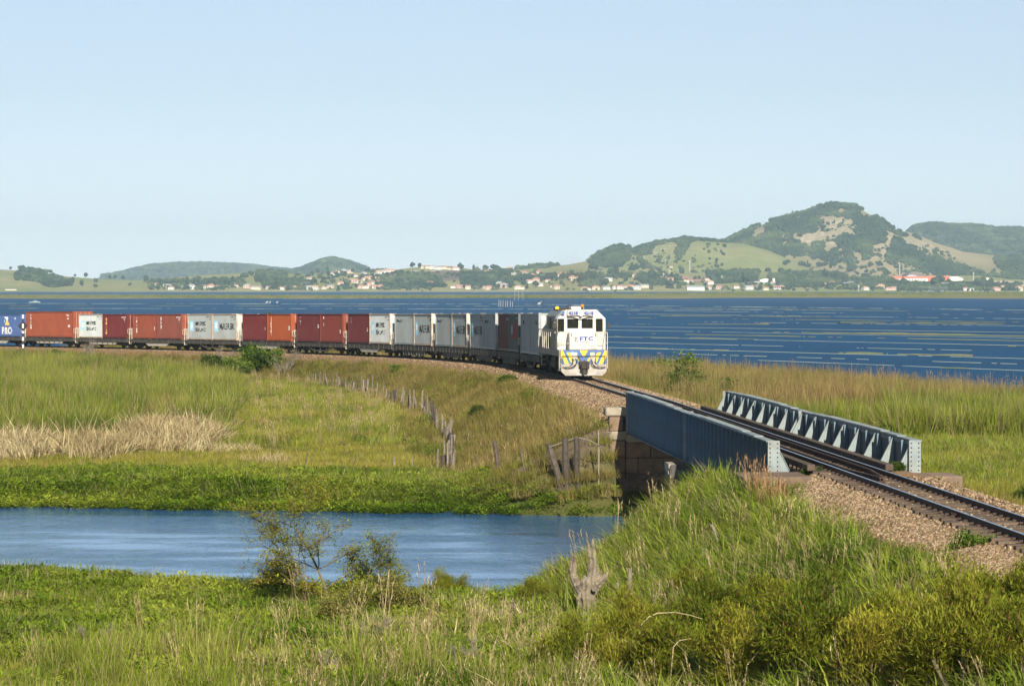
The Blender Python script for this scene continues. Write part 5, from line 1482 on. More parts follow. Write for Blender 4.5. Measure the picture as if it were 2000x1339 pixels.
for where, L_ in HS:
    L_ = sorted(L_)
    for i, (a, b) in enumerate(L_):
        x, y, z = far_hit(a, b - .5); rr = random.Random(a * 31 + b)
        wi = rr.choice([0, 0, 0, 1, 2]); ri = rr.choice([0, 0, 1, 1, 2]); v = rr.randrange(2)
        o = link('house', hm[(wi, ri)][v], None, (x, y, z + .3), (0, 0, rr.uniform(-.5, .5)))
        k = rr.uniform(.62, 1.0); o.scale = (k, k, k * rr.uniform(.9, 1.25))
        tag(o, 'small %s %s roofed house, %s from left %s' % (WN[wi], RN[ri], ORD[i], where), 'house', 'houses of the village on the far shore')

# bigger buildings
def far_building(name, label, px, py, build):
    x, y, z = far_hit(px, py); t = thing(name, label, 'building', (x, y, z)); build(t, y / F); return t
M['f_white'] = solid('factory white wall', (.75, .74, .72), .7, (.68, .67, .64), .1)
M['f_orange'] = solid('factory orange band', (.62, .13, .05), .6, (.55, .12, .05), .1)
M['f_roof'] = solid('factory grey roof', (.42, .44, .47), .5, (.36, .38, .40), .1)
M['f_dark'] = solid('factory brown gable', (.16, .12, .11), .7, (.13, .10, .10), .1)
def arch(w, h, n=10, base=0): return [(-w / 2, base)] + [(-w / 2 * math.cos(math.pi * i / n), base + h * (.45 + .55 * math.sin(math.pi * i / n))) for i in range(n + 1)] + [(w / 2, base)]
def fac(t, m):     # m: metres per photograph pixel
    b = MB(); b.box(-73 * m, 40 * m, 0, 40, -6, 6.5 * m); b.build('wall', M['f_white'], t)
    b = MB(); b.box(-73 * m, -50 * m, -.4, -.05, 4.6 * m, 9.5 * m); b.box(-50 * m, -3 * m, -.4, -.05, 5.6 * m, 9.5 * m); b.box(-3 * m, 40 * m, -.5, -.05, -2.0 * m, 10 * m); b.build('orange_band', M['f_orange'], t)
    b = MB(); b.box(-73 * m, 40 * m, .1, 40, 6.5 * m, 9.3 * m); b.build('roof', M['f_roof'], t)
    b = MB()
    for k in range(7): b.box((-46 + k * 6) * m, (-43.5 + k * 6) * m, -.1, -.02, 1.5 * m, 4 * m)
    b.box(-63 * m, -60 * m, -.1, -.02, -1.5 * m, 3.4 * m)
    b.build('window', M['far_dark'], t)
    b = MB(); b.prism([(x - 18 * m, z) for x, z in arch(34 * m, 18 * m)], 'y', 45, 100); b.build('arched_hall', M['f_dark'], t)
    b = MB(); b.prism([(x - 26 * m, z) for x, z in arch(26 * m, 12.5 * m)], 'y', 41, 44.5); b.build('arched_gable', M['f_roof'], t)
    b = MB(); b.prism([(x + 50 * m, z) for x, z in arch(36 * m, 10 * m, 10, -1 * m)], 'y', 8, 60); b.build('arched_shed', M['f_white'], t)
far_building('factory', 'long white and orange factory with grey arched halls below the mountain', 1815, 549, fac)
def shed(t, m):
    b = MB(); b.box(-17 * m, 17 * m, 0, 14, -3, 5.5 * m); b.build('wall', M['f_white'], t)
    b = MB(); b.prism([(-.6, 5.6 * m), (14.6, 5.6 * m), (9, 8.6 * m), (7, 8.9 * m)], 'x', -17.5 * m, 17.5 * m); b.build('roof', M['f_roof'], t)
far_building('warehouse', 'long low white shed with a grey roof right on the far shore', 1359, 567, shed)
def hall(t, m):
    b = MB(); b.box(-24 * m, 24 * m, 0, 20, -3, 3 * m); b.build('wall', M['f_white'], t)
    b = MB(); b.prism([(x - 2 * m, z + 3 * m) for x, z in arch(22 * m, 5.5 * m)], 'y', 3, 22); b.build('arched_roof', M['f_white'], t)
    b = MB(); b.box(11 * m, 15.5 * m, 1, 5, 3 * m, 9.5 * m); b.build('tower', HW[1], t)
    b = MB(); b.box(-25 * m, 25 * m, -1.5, -.05, 1.8 * m, 3.1 * m); b.build('canopy', M['f_roof'], t)
far_building('hall', 'white hall with arched roof and small square tower at the mountain foot', 1498, 553, hall)
def gable(t, m):
    b = MB(); b.prism([(-10 * m, -3), (10 * m, -3), (10 * m, 3 * m), (0, 7 * m), (-10 * m, 3 * m)], 'y', 0, 25); b.build('wall', M['f_white'], t)
    b = MB(); b.prism([(-10.6 * m, 3 * m), (0, 7.3 * m), (10.6 * m, 3 * m), (10.6 * m, 3.5 * m), (0, 8 * m), (-10.6 * m, 3.5 * m)], 'y', -.6, 25.5); b.build('roof', M['f_roof'], t)
far_building('warehouse', 'small white gabled warehouse right of the orange factory', 1929, 550, gable)
def pinkv(t, m):
    b = MB(); b.box(-11 * m, 11 * m, 0, 12, -3, 3.6 * m); b.build('wall', HW[0], t)
    b = MB(); b.prism([(-.6, 3.6 * m), (12.6, 3.6 * m), (6, 6.6 * m)], 'x', -11.5 * m, 11.5 * m); b.build('roof', HR[0], t)
    b = MB()
    for k in range(5): b.box((-9 + 4 * k) * m, (-7 + 4 * k) * m, -.1, -.02, 1, 2.4)
    b.build('window', M['far_dark'], t)
far_building('house', 'large white villa with a clay roof on the shore below the mountain', 1522, 565, pinkv)
def farm(t, m):
    b = MB(); b.box(-11 * m, 11 * m, 0, 8, -2, 2.2 * m); b.build('wall', HW[1], t)
    b = MB(); b.prism([(-.6, 2.2 * m), (8.6, 2.2 * m), (4, 3.4 * m)], 'x', -11.3 * m, 11.3 * m); b.build('roof', HR[2], t)
far_building('farm_building', 'long low pale farm building at the left end of the far shore', 21, 567, farm)

# masts, poles and the factory chimney
M['mast'] = solid('pale far steel', (.6, .6, .6), .6)
def pole(px, py0, py1, r, label, name='mast', arms=False):
    x, y, z = far_hit(px, py1); h = (py1 - py0) / F * y
    t = thing(name, label, name.replace('_', ' '), (x, y, z))
    b = MB(); b.tube([(0, 0, -1), (0, 0, h)], [r, r * .7], 6); b.build('pole', M['mast'], t)
    if arms:
        b = MB(); b.bar((-1.6, 0, h - .8), (1.6, 0, h - .8), .35, .35); b.bar((-1.1, 0, h - 2.2), (1.1, 0, h - 2.2), .3, .3); b.build('cross_arm', M['mast'], t)
pole(1757, 513, 537, .62, 'tall pale chimney mast behind the left end of the orange factory', 'chimney')
pole(160, 528, 543, .35, 'thin mast standing on the left pasture ridge')
pole(1347, 509, 530, .45, 'tall pale pole on the slope below the dark wood', 'utility_pole', True)
pole(1308, 526, 534, .3, 'short pole on the bare slope left of the tall pale pole', 'utility_pole', True)
pole(1296, 533, 549, .4, 'pole standing behind the shore houses below the green hill', 'utility_pole', True)
pole(1901, 531, 550, .4, 'thin pole right of the orange factory', 'utility_pole', True)
pole(716, 520, 532, .35, 'thin mast on the slope right of the small rounded hill')
pole(1410, 538, 551, .4, 'pole beside the reddish rocks at the foot of the mountain', 'utility_pole', True)
pole(1677, 556, 569, .4, 'thin pole on the shore left of the low houses', 'utility_pole', True)
# goal-like net fence by the shore
t = thing('net_fence', 'row of tall thin net posts on the right shore', 'fence', far_hit(1832, 569))
x, y_, z = far_hit(1832, 569)
for k in range(10):
    xx = (k - 4.5) * 3.9 * y_ / F; pb = MB(); pb.bar((xx, 0, -1), (xx, 0, 6.5), .2, .2); pb.build('post', M['mast'], t)
# road scar, bare field
def patch_on(name, label, poly_px, mat, H, dz=.5, kind='structure'):
    """thin sheet following a far slope inside a photograph polygon"""
    Ys = np.arange(H.Y0, H.Yr, 5.0); x0 = min(p[0] for p in poly_px); x1 = max(p[0] for p in poly_px)
    PX, YY = np.meshgrid(np.arange(x0, x1 + .1, 1.0), Ys); X = (PX - 1000) / F * YY; Z = H.h(X, YY)
    a, b = to_px(X, YY, Z); k = inpoly(a, b, poly_px)
    mb = MB(); ny, nx = X.shape; ids = {}
    for j in range(ny - 1):
        for i in range(nx - 1):
            if k[j, i] and k[j + 1, i + 1]:
                q = []
                for (jj, ii) in ((j, i), (j, i + 1), (j + 1, i + 1), (j + 1, i)):
                    if (jj, ii) not in ids: ids[(jj, ii)] = mb.n; mb.v.append((X[jj, ii], YY[jj, ii], Z[jj, ii] + dz)); mb.n += 1
                    q.append(ids[(jj, ii)])
                mb.f.append(tuple(q)); mb.m.append(0)
    if mb.f: tag(mb.build(name, mat, fix=False), label, name.replace('_', ' '), kind=kind)
M['ploughed'] = solid('ploughed earth', (.16, .10, .075), 1, (.12, .085, .06), .02, world=True)
M['road_pale'] = solid('pale dirt road', (.50, .40, .30), 1, (.42, .33, .25), .02, world=True)
patch_on('ploughed_field', 'bare brown ploughed field on the far slope', [(838, 531), (900, 528), (925, 537), (900, 545), (870, 549), (846, 543)], M['ploughed'], H_SHORE)
patch_on('dirt_road', 'pale dirt road climbing beside the ploughed field', [(812, 541), (848, 528), (860, 528), (826, 541)], M['road_pale'], H_SHORE)
patch_on('bare_earth', 'bare sandy ground right of the orange factory', [(1890, 549), (1960, 548), (2010, 552), (2010, 561), (1930, 556), (1880, 554)], M['road_pale'], H_SHORE)
patch_on('dirt_road', 'pale dirt road on the slope below the mountain left of the factory', [(1715, 556), (1732, 545), (1738, 547), (1724, 558)], M['road_pale'], H_SHORE)
patch_on('bare_earth', 'reddish bare rocks by the shore houses below the green hill', [(1325, 540), (1345, 538), (1350, 545), (1390, 540), (1400, 548), (1380, 553), (1340, 549)], solid('red earth', (.42, .22, .15), 1, (.3, .18, .12), .05, world=True), H_SHORE)
# ------------------------------------------------------------------ plant shapes
def blade(mb, rr, x, y, h, w, lean, az, curl=.5, seg=3, mi=0, tip=0.0):
    """one grass blade: a tapering strip that bends over"""
    dx, dy = math.cos(az), math.sin(az); nx, ny = -dy, dx
    tw = rr.uniform(-.7, .7); nx, ny = nx * math.cos(tw) + dx * math.sin(tw), ny * math.cos(tw) + dy * math.sin(tw)
    vs = []
    for i in range(seg + 1):
        t = i / seg
        off = lean * h * (t * (1 - curl) + curl * t * t)
        z = h * (t - .35 * min(1.4, lean) * t * t)
        ww = w * (1 - t ** 1.6) * .5 + (tip * .5 if i == seg else 0)
        px, py = x + dx * off, y + dy * off
        if i == seg and tip == 0: vs.append((px, py, z))
        else: vs += [(px - nx * ww, py - ny * ww, z), (px + nx * ww, py + ny * ww, z)]
    fs = []
    for i in range(seg - 1): fs.append((2 * i, 2 * i + 1, 2 * i + 3, 2 * i + 2))
    k = 2 * (seg - 1)
    fs.append((k, k + 1, k + 2) if tip == 0 else (k, k + 1, k + 3, k + 2))
    mb.add(vs, fs, mi)
def tuft(seed, n, h, spread, w, lean, curl=.5, seg=3, hv=.4):
    rr = random.Random(seed); mb = MB()
    for _ in range(n):
        a = rr.uniform(0, 6.283); r = spread * math.sqrt(rr.random())
        blade(mb, rr, r * math.cos(a), r * math.sin(a), h * rr.uniform(1 - hv, 1 + hv * .6), w * rr.uniform(.7, 1.3), lean * rr.uniform(.2, 1.5), a + rr.uniform(-1.2, 1.2), curl, seg)
    return mb
def leaf(mb, p, d, up, l, w, mi=0):
    """a pointed leaf folded a little along its rib"""
    d = d.normalized(); s = d.cross(up)
    if s.length < 1e-4: s = d.orthogonal()
    s.normalize(); n = s.cross(d)
    a = p; b = p + d * l * .45 + s * w * .5 + n * w * .12; c = p + d * l; e = p + d * l * .45 - s * w * .5 + n * w * .12
    mb.add([a, b, c, e], [(0, 1, 2), (0, 2, 3)], mi)
def leaf_tuft(seed, n, h, spread, l, w, stems=True):
    """low broad leaved plant"""
    rr = random.Random(seed); mb = MB()
    for _ in range(n):
        a = rr.uniform(0, 6.283); r = spread * math.sqrt(rr.random()); z = h * rr.uniform(.25, 1) * (1 - .5 * (r / spread) ** 2)
        p = Vector((r * math.cos(a), r * math.sin(a), z))
        d = Vector((math.cos(a + rr.uniform(-1, 1)), math.sin(a + rr.uniform(-1, 1)), rr.uniform(-.2, .8)))
        leaf(mb, p, d, Vector((0, 0, 1)), l * rr.uniform(.6, 1.3), w * rr.uniform(.7, 1.2))
    return mb
def straw(seed, n, h, spread):
    """broken dry canes at all angles"""
    rr = random.Random(seed); mb = MB()
    for _ in range(n):
        a = rr.uniform(0, 6.283); r = spread * math.sqrt(rr.random())
        blade(mb, rr, r * math.cos(a), r * math.sin(a), h * rr.uniform(.4, 1.1), .035 * rr.uniform(.7, 1.4), rr.choice([.15, .3, .6, 1.1, 1.6]), rr.uniform(0, 6.283), rr.uniform(.1, .6), 2)
    return mb
def seedhead(seed, n, h):
    """dry stalks with feathery tops"""
    rr = random.Random(seed); mb = MB()
    for _ in range(n):
        a = rr.uniform(0, 6.283); r = .22 * math.sqrt(rr.random()); hh = h * rr.uniform(.7, 1.15); ln = rr.uniform(.02, .30); az = rr.uniform(0, 6.283)
        x, y = r * math.cos(a), r * math.sin(a)
        blade(mb, rr, x, y, hh, .016, ln, az, .6, 3, 0, .008)
        tx, ty, tz = x + math.cos(az) * ln * hh, y + math.sin(az) * ln * hh, hh * (1 - .35 * ln)
        for q in range(5):
            t = q * .045 * h
            blade(mb, rr, tx - math.cos(az) * ln * t, ty - math.sin(az) * ln * t, .10 * h * rr.uniform(.6, 1.2), .022, rr.uniform(.2, .9), rr.uniform(0, 6.283), .3, 2)
            for i_ in range(len(mb.v) - 5, len(mb.v)):
                v = mb.v[i_]; mb.v[i_] = (v[0], v[1], v[2] + tz - t)
    return mb

G = {}
G['short'] = leafy('short meadow grass', [(0.126, 0.166, 0.011), (0.240, 0.233, 0.023), (0.295, 0.258, 0.056)], .16, .25, dead=(0.260, 0.200, 0.100), dead_amt=.20)
G['mid'] = leafy('meadow grass', [(0.100, 0.154, 0.010), (0.227, 0.257, 0.019), (0.307, 0.306, 0.052)], .14, .3, dead=(0.270, 0.220, 0.110), dead_amt=.12)
G['lush'] = leafy('lush bank grass', [(0.079, 0.138, 0.010), (0.186, 0.255, 0.023), (0.282, 0.306, 0.043)], .16, .35, dead=(0.300, 0.260, 0.130), dead_amt=.10)
G['water_plant'] = leafy('bright floating plants', [(0.068, 0.128, 0.007), (0.153, 0.219, 0.016), (0.249, 0.286, 0.032)], .18, .3)
G['tall'] = leafy('tall green marsh grass', [(0.060, 0.110, 0.007), (0.173, 0.221, 0.016), (0.283, 0.300, 0.060)], .16, .3, dead=(0.270, 0.210, 0.110), dead_amt=.16)
G['reed'] = leafy('tan reeds', [(.13, .15, .03), (.235, .20, .065), (.32, .235, .10)], .16, .3, dead=(.22, .14, .06), dead_amt=.25)
G['straw'] = leafy('dry broken canes', [(.31, .25, .125), (.40, .33, .175), (.47, .405, .235)], .3, .2, dead=(.24, .17, .09), dead_amt=.25)
G['brown'] = leafy('dry slope grass', [(0.094, 0.097, 0.011), (0.187, 0.162, 0.036), (0.275, 0.213, 0.072)], .13, .25, dead=(0.200, 0.145, 0.075), dead_amt=.30)
G['weed'] = leafy('leafy bank weeds', [(0.062, 0.112, 0.008), (0.096, 0.148, 0.012), (0.141, 0.178, 0.020)], .2, .3)
G['reed_head'] = leafy('red brown reed plumes', [(.17, .105, .05), (.24, .155, .075), (.33, .23, .12)], .08, .3)
G['stalk'] = leafy('dry seed stalks', [(.27, .20, .10), (.36, .28, .15), (.42, .33, .19)], .3, .2)
G['dry_tuft'] = leafy('red brown plume grass', [(.24, .13, .06), (.32, .19, .10), (.36, .25, .14)], .3, .2)
PR = {
    'short': [tuft(100 + k, 26, .24, .26, .016, .7).mesh('short_grass', G['short'], fix=False) for k in range(4)],
    'mid': [tuft(110 + k, 28, .46, .28, .02, .6).mesh('meadow_grass', G['mid'], fix=False) for k in range(4)],
    'lush': [tuft(120 + k, 26, .72, .30, .034, .85, .7).mesh('bank_grass', G['lush'], fix=False) for k in range(4)],
    'water_plant': [leaf_tuft(130 + k, 60, .36, .36, .13, .065).mesh('floating_plant', G['water_plant'], fix=False) for k in range(4)],
    'tall': [tuft(140 + k, 28, 1.15, .34, .026, .45, .7).mesh('marsh_grass', G['tall'], fix=False) for k in range(4)],
    'reed': [tuft(150 + k, 26, 1.75, .36, .030, .20, .8).mesh('reed', G['reed'], fix=False) for k in range(4)],
    'straw': [straw(160 + k, 30, .85, .45).mesh('dry_cane', G['straw'], fix=False) for k in range(4)],
    'brown': [tuft(170 + k, 30, .42, .30, .016, .6, .5).mesh('slope_grass', G['brown'], fix=False) for k in range(4)],
    'weed': [leaf_tuft(180 + k, 60, .55, .36, .13, .06).mesh('weed', G['weed'], fix=False) for k in range(4)],
    'reed_head': [seedhead(210 + k, 9, 1.95).mesh('reed_plume', G['reed_head'], fix=False) for k in range(4)],
    'stalk': [seedhead(190 + k, 7, 1.1).mesh('seed_stalk', G['stalk'], fix=False) for k in range(4)],
}
POOL = {k: [] for k in PR}
def put(sp, X, Y, Z, s0=.75, s1=1.3, tilt=.2, zs=None):
    n = len(X)
    if n == 0: return
    sc = nrng.uniform(s0, s1, n)
    POOL[sp].append((np.stack([X, Y, Z - .03], -1), np.stack([nrng.normal(0, tilt, n), nrng.normal(0, tilt, n), nrng.uniform(0, 6.283, n)], -1),
                     np.stack([sc, sc, sc * (nrng.uniform(.8, 1.25, n) if zs is None else zs * nrng.uniform(.85, 1.2, n))], -1), nrng.integers(0, 4, n)))
def cand(y0, y1, dens, xlo=-.20, xhi=.20):
    """random ground points between two distances inside the widened view"""
    area = (xhi - xlo) * (y1 * y1 - y0 * y0) / 2 + 4 * (y1 - y0)
    n = int(area * dens)
    Y = np.sqrt(nrng.uniform(y0 * y0, y1 * y1, n)); X = nrng.uniform(xlo, xhi, n) * Y + nrng.uniform(-2, 2, n)
    Z = height(X, Y); d, s, side = nearest(X, Y)
    return X, Y, Z, d, s, side

def sel(a, k): return [q[k] for q in a]
SHADE_PX = lambda X, Y: 1000 + F * X / Y

# ---- near bank (this side of the river)
A = cand(38, 96, 26)
X, Y, Z, d, s, side = A
ok = (Z > .04) & (Y < bank_near(X) + 1) & ~((d < 3.0) & (s < S_NEAR + .8)) & ~((np.abs(side) < 3.3) & (s > S_NEAR - 2.3) & (s < S_FAR))
bare = bare_at(X, Y); grv = gravel_at(X, Y)
ok &= (nrng.random(len(X)) > bare * .8) & (nrng.random(len(X)) > grv * .96)
slope = (side > 0) & (Z > 1.0)
n1 = fbm(X * .22, Y * .22 + 50, 3); n2 = fbm(X * .6 + 30, Y * .6, 3)
right = X > 1.0 + .6 * n1
k_l = ok & ~right
put('lush', *sel((X, Y, Z), k_l & (n1 > -.25) & (nrng.random(len(X)) < .50)), .40, .78)
put('water_plant', *sel((X, Y, Z), k_l & (n1 > -.45) & (nrng.random(len(X)) < .62)), .6, 1.1)
put('weed', *sel((X, Y, Z), k_l & (n2 > .1) & (nrng.random(len(X)) < .10)), .4, .8)
put('mid', *sel((X, Y, Z), k_l & (n1 <= .05) & (nrng.random(len(X)) < .5)), .5, .9)
put('straw', *sel((X, Y, Z), k_l & (n2 > .32) & (nrng.random(len(X)) < .3)), .35, .6)
put('stalk', *sel((X, Y, Z), k_l & (Y < 66) & (n2 > .2) & (nrng.random(len(X)) < .010)), .5, 1.0)
put('stalk', *sel((X, Y, Z), k_l & (X > -5.5) & (Y < 70) & (nrng.random(len(X)) < .012)), .6, 1.1)
put('straw', *sel((X, Y, Z), k_l & (X > -5.5) & (Y < 72) & (n2 > .0) & (nrng.random(len(X)) < .12)), .5, .9)
put('tall', *sel((X, Y, Z), k_l & (Y < 62) & (n2 > 0) & (nrng.random(len(X)) < .15)), .5, .85)
k_r = ok & right & (side > 0)
put('lush', *sel((X, Y, Z), k_r & (nrng.random(len(X)) < np.where(Y < 61, .45, .8))), .6, 1.1)
put('weed', *sel((X, Y, Z), k_r & (Y < 66) & (n1 > -.1) & (nrng.random(len(X)) < .3)), .6, 1.1)
put('straw', *sel((X, Y, Z), k_r & (n2 > .25) & (nrng.random(len(X)) < .14)), .5, .9)
put('stalk', *sel((X, Y, Z), k_r & (nrng.random(len(X)) < .02)), .6, 1.0)
k_o = ok & (side <= 0)
put('brown', *sel((X, Y, Z), k_o & (nrng.random(len(X)) < .5)), .6, 1.0)
put('short', *sel((X, Y, Z), k_o & (nrng.random(len(X)) < .7)), .8, 1.3)

# ---- far bank strip: floating plants reaching into the water
X, Y, Z, d, s, side = cand(104, 126, 22)
yf = bank_far(X); q = Y - yf; n1 = fbm(X * .25, Y * .25, 3)
under = (side < 2.85) & (side > -3.2) & (s > S_NEAR) & (s < S_FAR + .4)
k = (q > -1.5) & (q < 10.0 + 2.5 * n1) & ~under & (side > 0) & (Z < .95 + .25 * n1)
zz = np.maximum(Z, .0)
zb_ = bare_at(X, Y)
k &= (nrng.random(len(X)) > zb_ * .85) | (Z < .45)
dens = np.where(q < 9, .9, .5)
kk = k & (nrng.random(len(X)) < dens)
put('water_plant', *sel((X, Y, zz), kk & (nrng.random(len(X)) < .85)), .6, 1.15)
put('lush', *sel((X, Y, zz), kk & (q > .2) & (nrng.random(len(X)) < .30 + .25 * (X > -6))), .5, .9)
put('weed', *sel((X, Y, zz), kk & (nrng.random(len(X)) < .06)), .5, .9)

# dry grass on the end of the embankment beside the abutment
X, Y, Z, d, s, side = cand(103, 115, 16, -.02, .06)
n2 = fbm(X * .5, Y * .4, 3); rb_ = nrng.random(len(X))
k = (side > 2.95) & (side < 16) & (Z > .5) & (rb_ > .75 * bare_at(X, Y)) & (Y < 114.5) & (s < S_FAR + 2)
put('brown', *sel((X, Y, Z), k), .8, 1.3)
put('mid', *sel((X, Y, Z), k & (n2 > .15)), .5, .9)
put('straw', *sel((X, Y, Z), k & (rb_ < .1)), .3, .5)
# weeds getting through the ballast
X, Y, Z, d, s, side = cand(44, 80, 9, .05, .20)
n2 = fbm(X * .7, Y * .5 + 70, 3); k = (d > 1.3) & (d < 4.5) & (s < S_NEAR - 1) & (n2 > .12)
put('weed', *sel((X, Y, Z), k & (nrng.random(len(X)) < .5)), .3, .7)
put('brown', *sel((X, Y, Z), k & (nrng.random(len(X)) < .5)), .5, .9)

# ---- the meadow on the far side, zone by zone
X, Y, Z, d, s, side = cand(112, 332, 6.5, -.20, .20)
n1 = fbm(X * .12, Y * .06, 3); n2 = fbm(X * .35 + 7, Y * .2, 3); px = SHADE_PX(X, Y); yf = bank_far(X); q = Y - yf
ok = (Z > .1) & (d > 2.9) & ~((s > S_NEAR) & (s < S_FAR + .4) & (np.abs(side) < 3.2)) & (nrng.random(len(X)) > .9 * bare_at(X, Y)) & (nrng.random(len(X)) > .94 * gravel_at(X, Y))
left = side > 0
emb = left & (d < 9.6 + 1.2 * n2)
strip = left & (q < 10) & ~emb
meadow = left & ~emb & ~strip
r = lambda p: nrng.random(len(X)) < p
# embankment slope: dry olive grass with greener clumps
e = ok & emb & ((q > 3.0) | (Z > .7))
put('brown', *sel((X, Y, Z), e & r(.95)), .8, 1.35)
put('mid', *sel((X, Y, Z), e & (n2 > .12) & r(.5)), .6, 1.0)
put('weed', *sel((X, Y, Z), e & (n2 > .28) & r(.28)), .6, 1.2)
put('straw', *sel((X, Y, Z), e & (Y < 150) & (n2 < -.1) & r(.12)), .35, .6)
# short turf near the river
m1 = ok & meadow & (Y < 142 + 6 * n1)
put('short', *sel((X, Y, Z), m1 & r(1)), .9, 1.5)
put('short', *sel((X + .3, Y + .2, Z), m1 & r(1)), .9, 1.5)
put('mid', *sel((X, Y, Z), m1 & (n2 > .1) & r(.25)), .5, .9)
# straw pile and trampled canes
sx = px - 1000
pile = np.maximum(1 - np.hypot((px - 320) / 105, (Y - 147) / 12), np.maximum(1 - np.hypot((px - 170) / 75, (Y - 137) / 6.5), 1 - np.hypot((px - 30) / 90, (Y - 137) / 7)))
pile = pile + .25 * n2
m_p = ok & meadow & (pile > .05)
put('straw', *sel((X, Y, Z), m_p & r(.95)), .8, 1.5, .3)
put('straw', *sel((X + .4, Y + .3, Z + .15), m_p & (pile > .3) & r(.95)), .9, 1.6, .3)
put('straw', *sel((X - .3, Y + .5, Z + .3), m_p & (pile > .45) & (px > 220) & r(.9)), .9, 1.6, .25)
scat = ok & meadow & (px > 400) & (px < 560) & (Y > 127) & (Y < 142) & (n2 > .05)
put('straw', *sel((X, Y, Z), scat & r(.5)), .5, .8, .5)
# tall marsh grass
tallz = ok & meadow & (Y > 146 + 5 * n1) & (px < 455 + 45 * n1) & (pile < .1)
clump = fbm(X * .42, Y * .07 + 11, 3)
put('tall', *sel((X, Y, Z), tallz & (clump > -.12) & (d > 15) & r(.95)), .8, 1.6)
put('brown', *sel((X, Y, Z), tallz & (d <= 16) & r(.9)), .8, 1.3)
put('weed', *sel((X, Y, Z), tallz & (d > 14) & (clump < -.2) & r(.35)), .9, 1.5)
put('lush', *sel((X, Y, Z), tallz & (d > 15) & (n1 > .12) & r(.5)), .8, 1.3)
put('reed', *sel((X, Y, Z), tallz & (d > 17) & (n2 < -.15) & r(.35)), .6, .9, .08)
put('mid', *sel((X, Y, Z), tallz & r(.6)), .7, 1.1)
put('lush', *sel((X, Y, Z), tallz & (px < 110 + 30 * n1) & (Y < 215) & r(.95)), .9, 1.4)
# the rest: mixed meadow
rest = ok & meadow & ~m1 & ~tallz & (pile < .1)
clump = fbm(X * .5, Y * .08 + 31, 3)
put('mid', *sel((X, Y, Z), rest & (clump > -.15) & r(.95)), .6, 1.35)
put('weed', *sel((X, Y, Z), rest & (clump < -.25) & r(.2)), .5, .9)
put('short', *sel((X, Y, Z), rest & r(.6)), 1.0, 1.6)
put('lush', *sel((X, Y, Z), rest & (n2 > .15) & r(.35)), .5, .9)
put('stalk', *sel((X, Y, Z), (rest | tallz) & r(.04)), .6, 1.1)
# ---- beyond the track on the right
rt = ok & ~left
dr = d
put('brown', *sel((X, Y, Z), rt & (dr < 8.5 + 1.5 * n2) & r(.9)), .8, 1.4)
ld = -side - lake_dist(s)
rz = rt & (dr > 7.5 + 1.5 * n2) & (ld < 1.5)
# reed belt along the lake; shorter grass in front of it on the right
field = (Y < 172 + 9 * n1) & (X > 12)
reedz = rz & ~field
put('reed', *sel((X, Y, Z), reedz & r(.95)), .6, 1.35, .06)
put('reed', *sel((X + .35, Y + .3, Z), reedz & r(.95)), .8, 1.25, .06)
put('tall', *sel((X, Y, Z), reedz & (n2 > .05) & r(.6)), 1.0, 1.6)
put('reed_head', *sel((X, Y, Z), reedz & (n2 < .25) & r(.16)), .85, 1.2, .05)
fz = rz & field
put('mid', *sel((X, Y, Z), fz & r(.9)), .7, 1.2)
put('short', *sel((X, Y, Z), fz & r(1)), 1.0, 1.7)
put('lush', *sel((X, Y, Z), fz & (n2 > .1) & r(.5)), .7, 1.1)
put('tall', *sel((X, Y, Z), fz & (Y > 158) & r(.55)), .9, 1.5)
put('tall', *sel((X, Y, Z), rt & (px > 1745 + 60 * n1) & (Y > 150) & (Y < 190) & r(.95)), 1.2, 1.8)
# reeds standing in the lake edge
X, Y, Z, d, s, side = cand(175, 330, 4, -.02, .20)
ld = -side - lake_dist(s)
k = (ld > 0) & (ld < 5 + 3 * fbm(X * .2, Y * .2, 2)) & (side < 0) & (s < 120)
put('reed', *sel((X, Y, np.maximum(Z, -.4)), k), .9, 1.3, .06)
put('reed_head', *sel((X, Y, np.maximum(Z, -.3)), k & (nrng.random(len(X)) < .5)), .9, 1.3, .05)

LAB = {'short': ('short_grass', 'short olive turf of the meadow beside the river'), 'mid': ('meadow_grass', 'green and yellow meadow grass around the river'), 'lush': ('bank_grass', 'lush bright green grass on the banks'),
       'water_plant': ('floating_plants', 'bright green broad leaved plants along the water edge'), 'tall': ('marsh_grass', 'tall dark green marsh grass left of the train'), 'reed': ('reeds', 'tan and green reeds between the railway and the lake'),
       'straw': ('dry_canes', 'broken pale straw coloured canes lying in heaps on the meadow'), 'brown': ('slope_grass', 'dry brownish grass on the railway embankment'), 'weed': ('weeds', 'dark leafy weeds among the grass'), 'reed_head': ('reed_plumes', 'red brown plumes on top of the reeds along the lake'), 'stalk': ('seed_stalks', 'thin dry seed stalks rising from the grass')}
for sp, lst in POOL.items():
    if not lst: continue
    scatter(LAB[sp][0], LAB[sp][1], 'plants' if sp not in ('short', 'mid', 'lush', 'tall', 'brown') else 'grass', *[np.concatenate([q[i] for q in lst]) for i in range(4)], PR[sp])

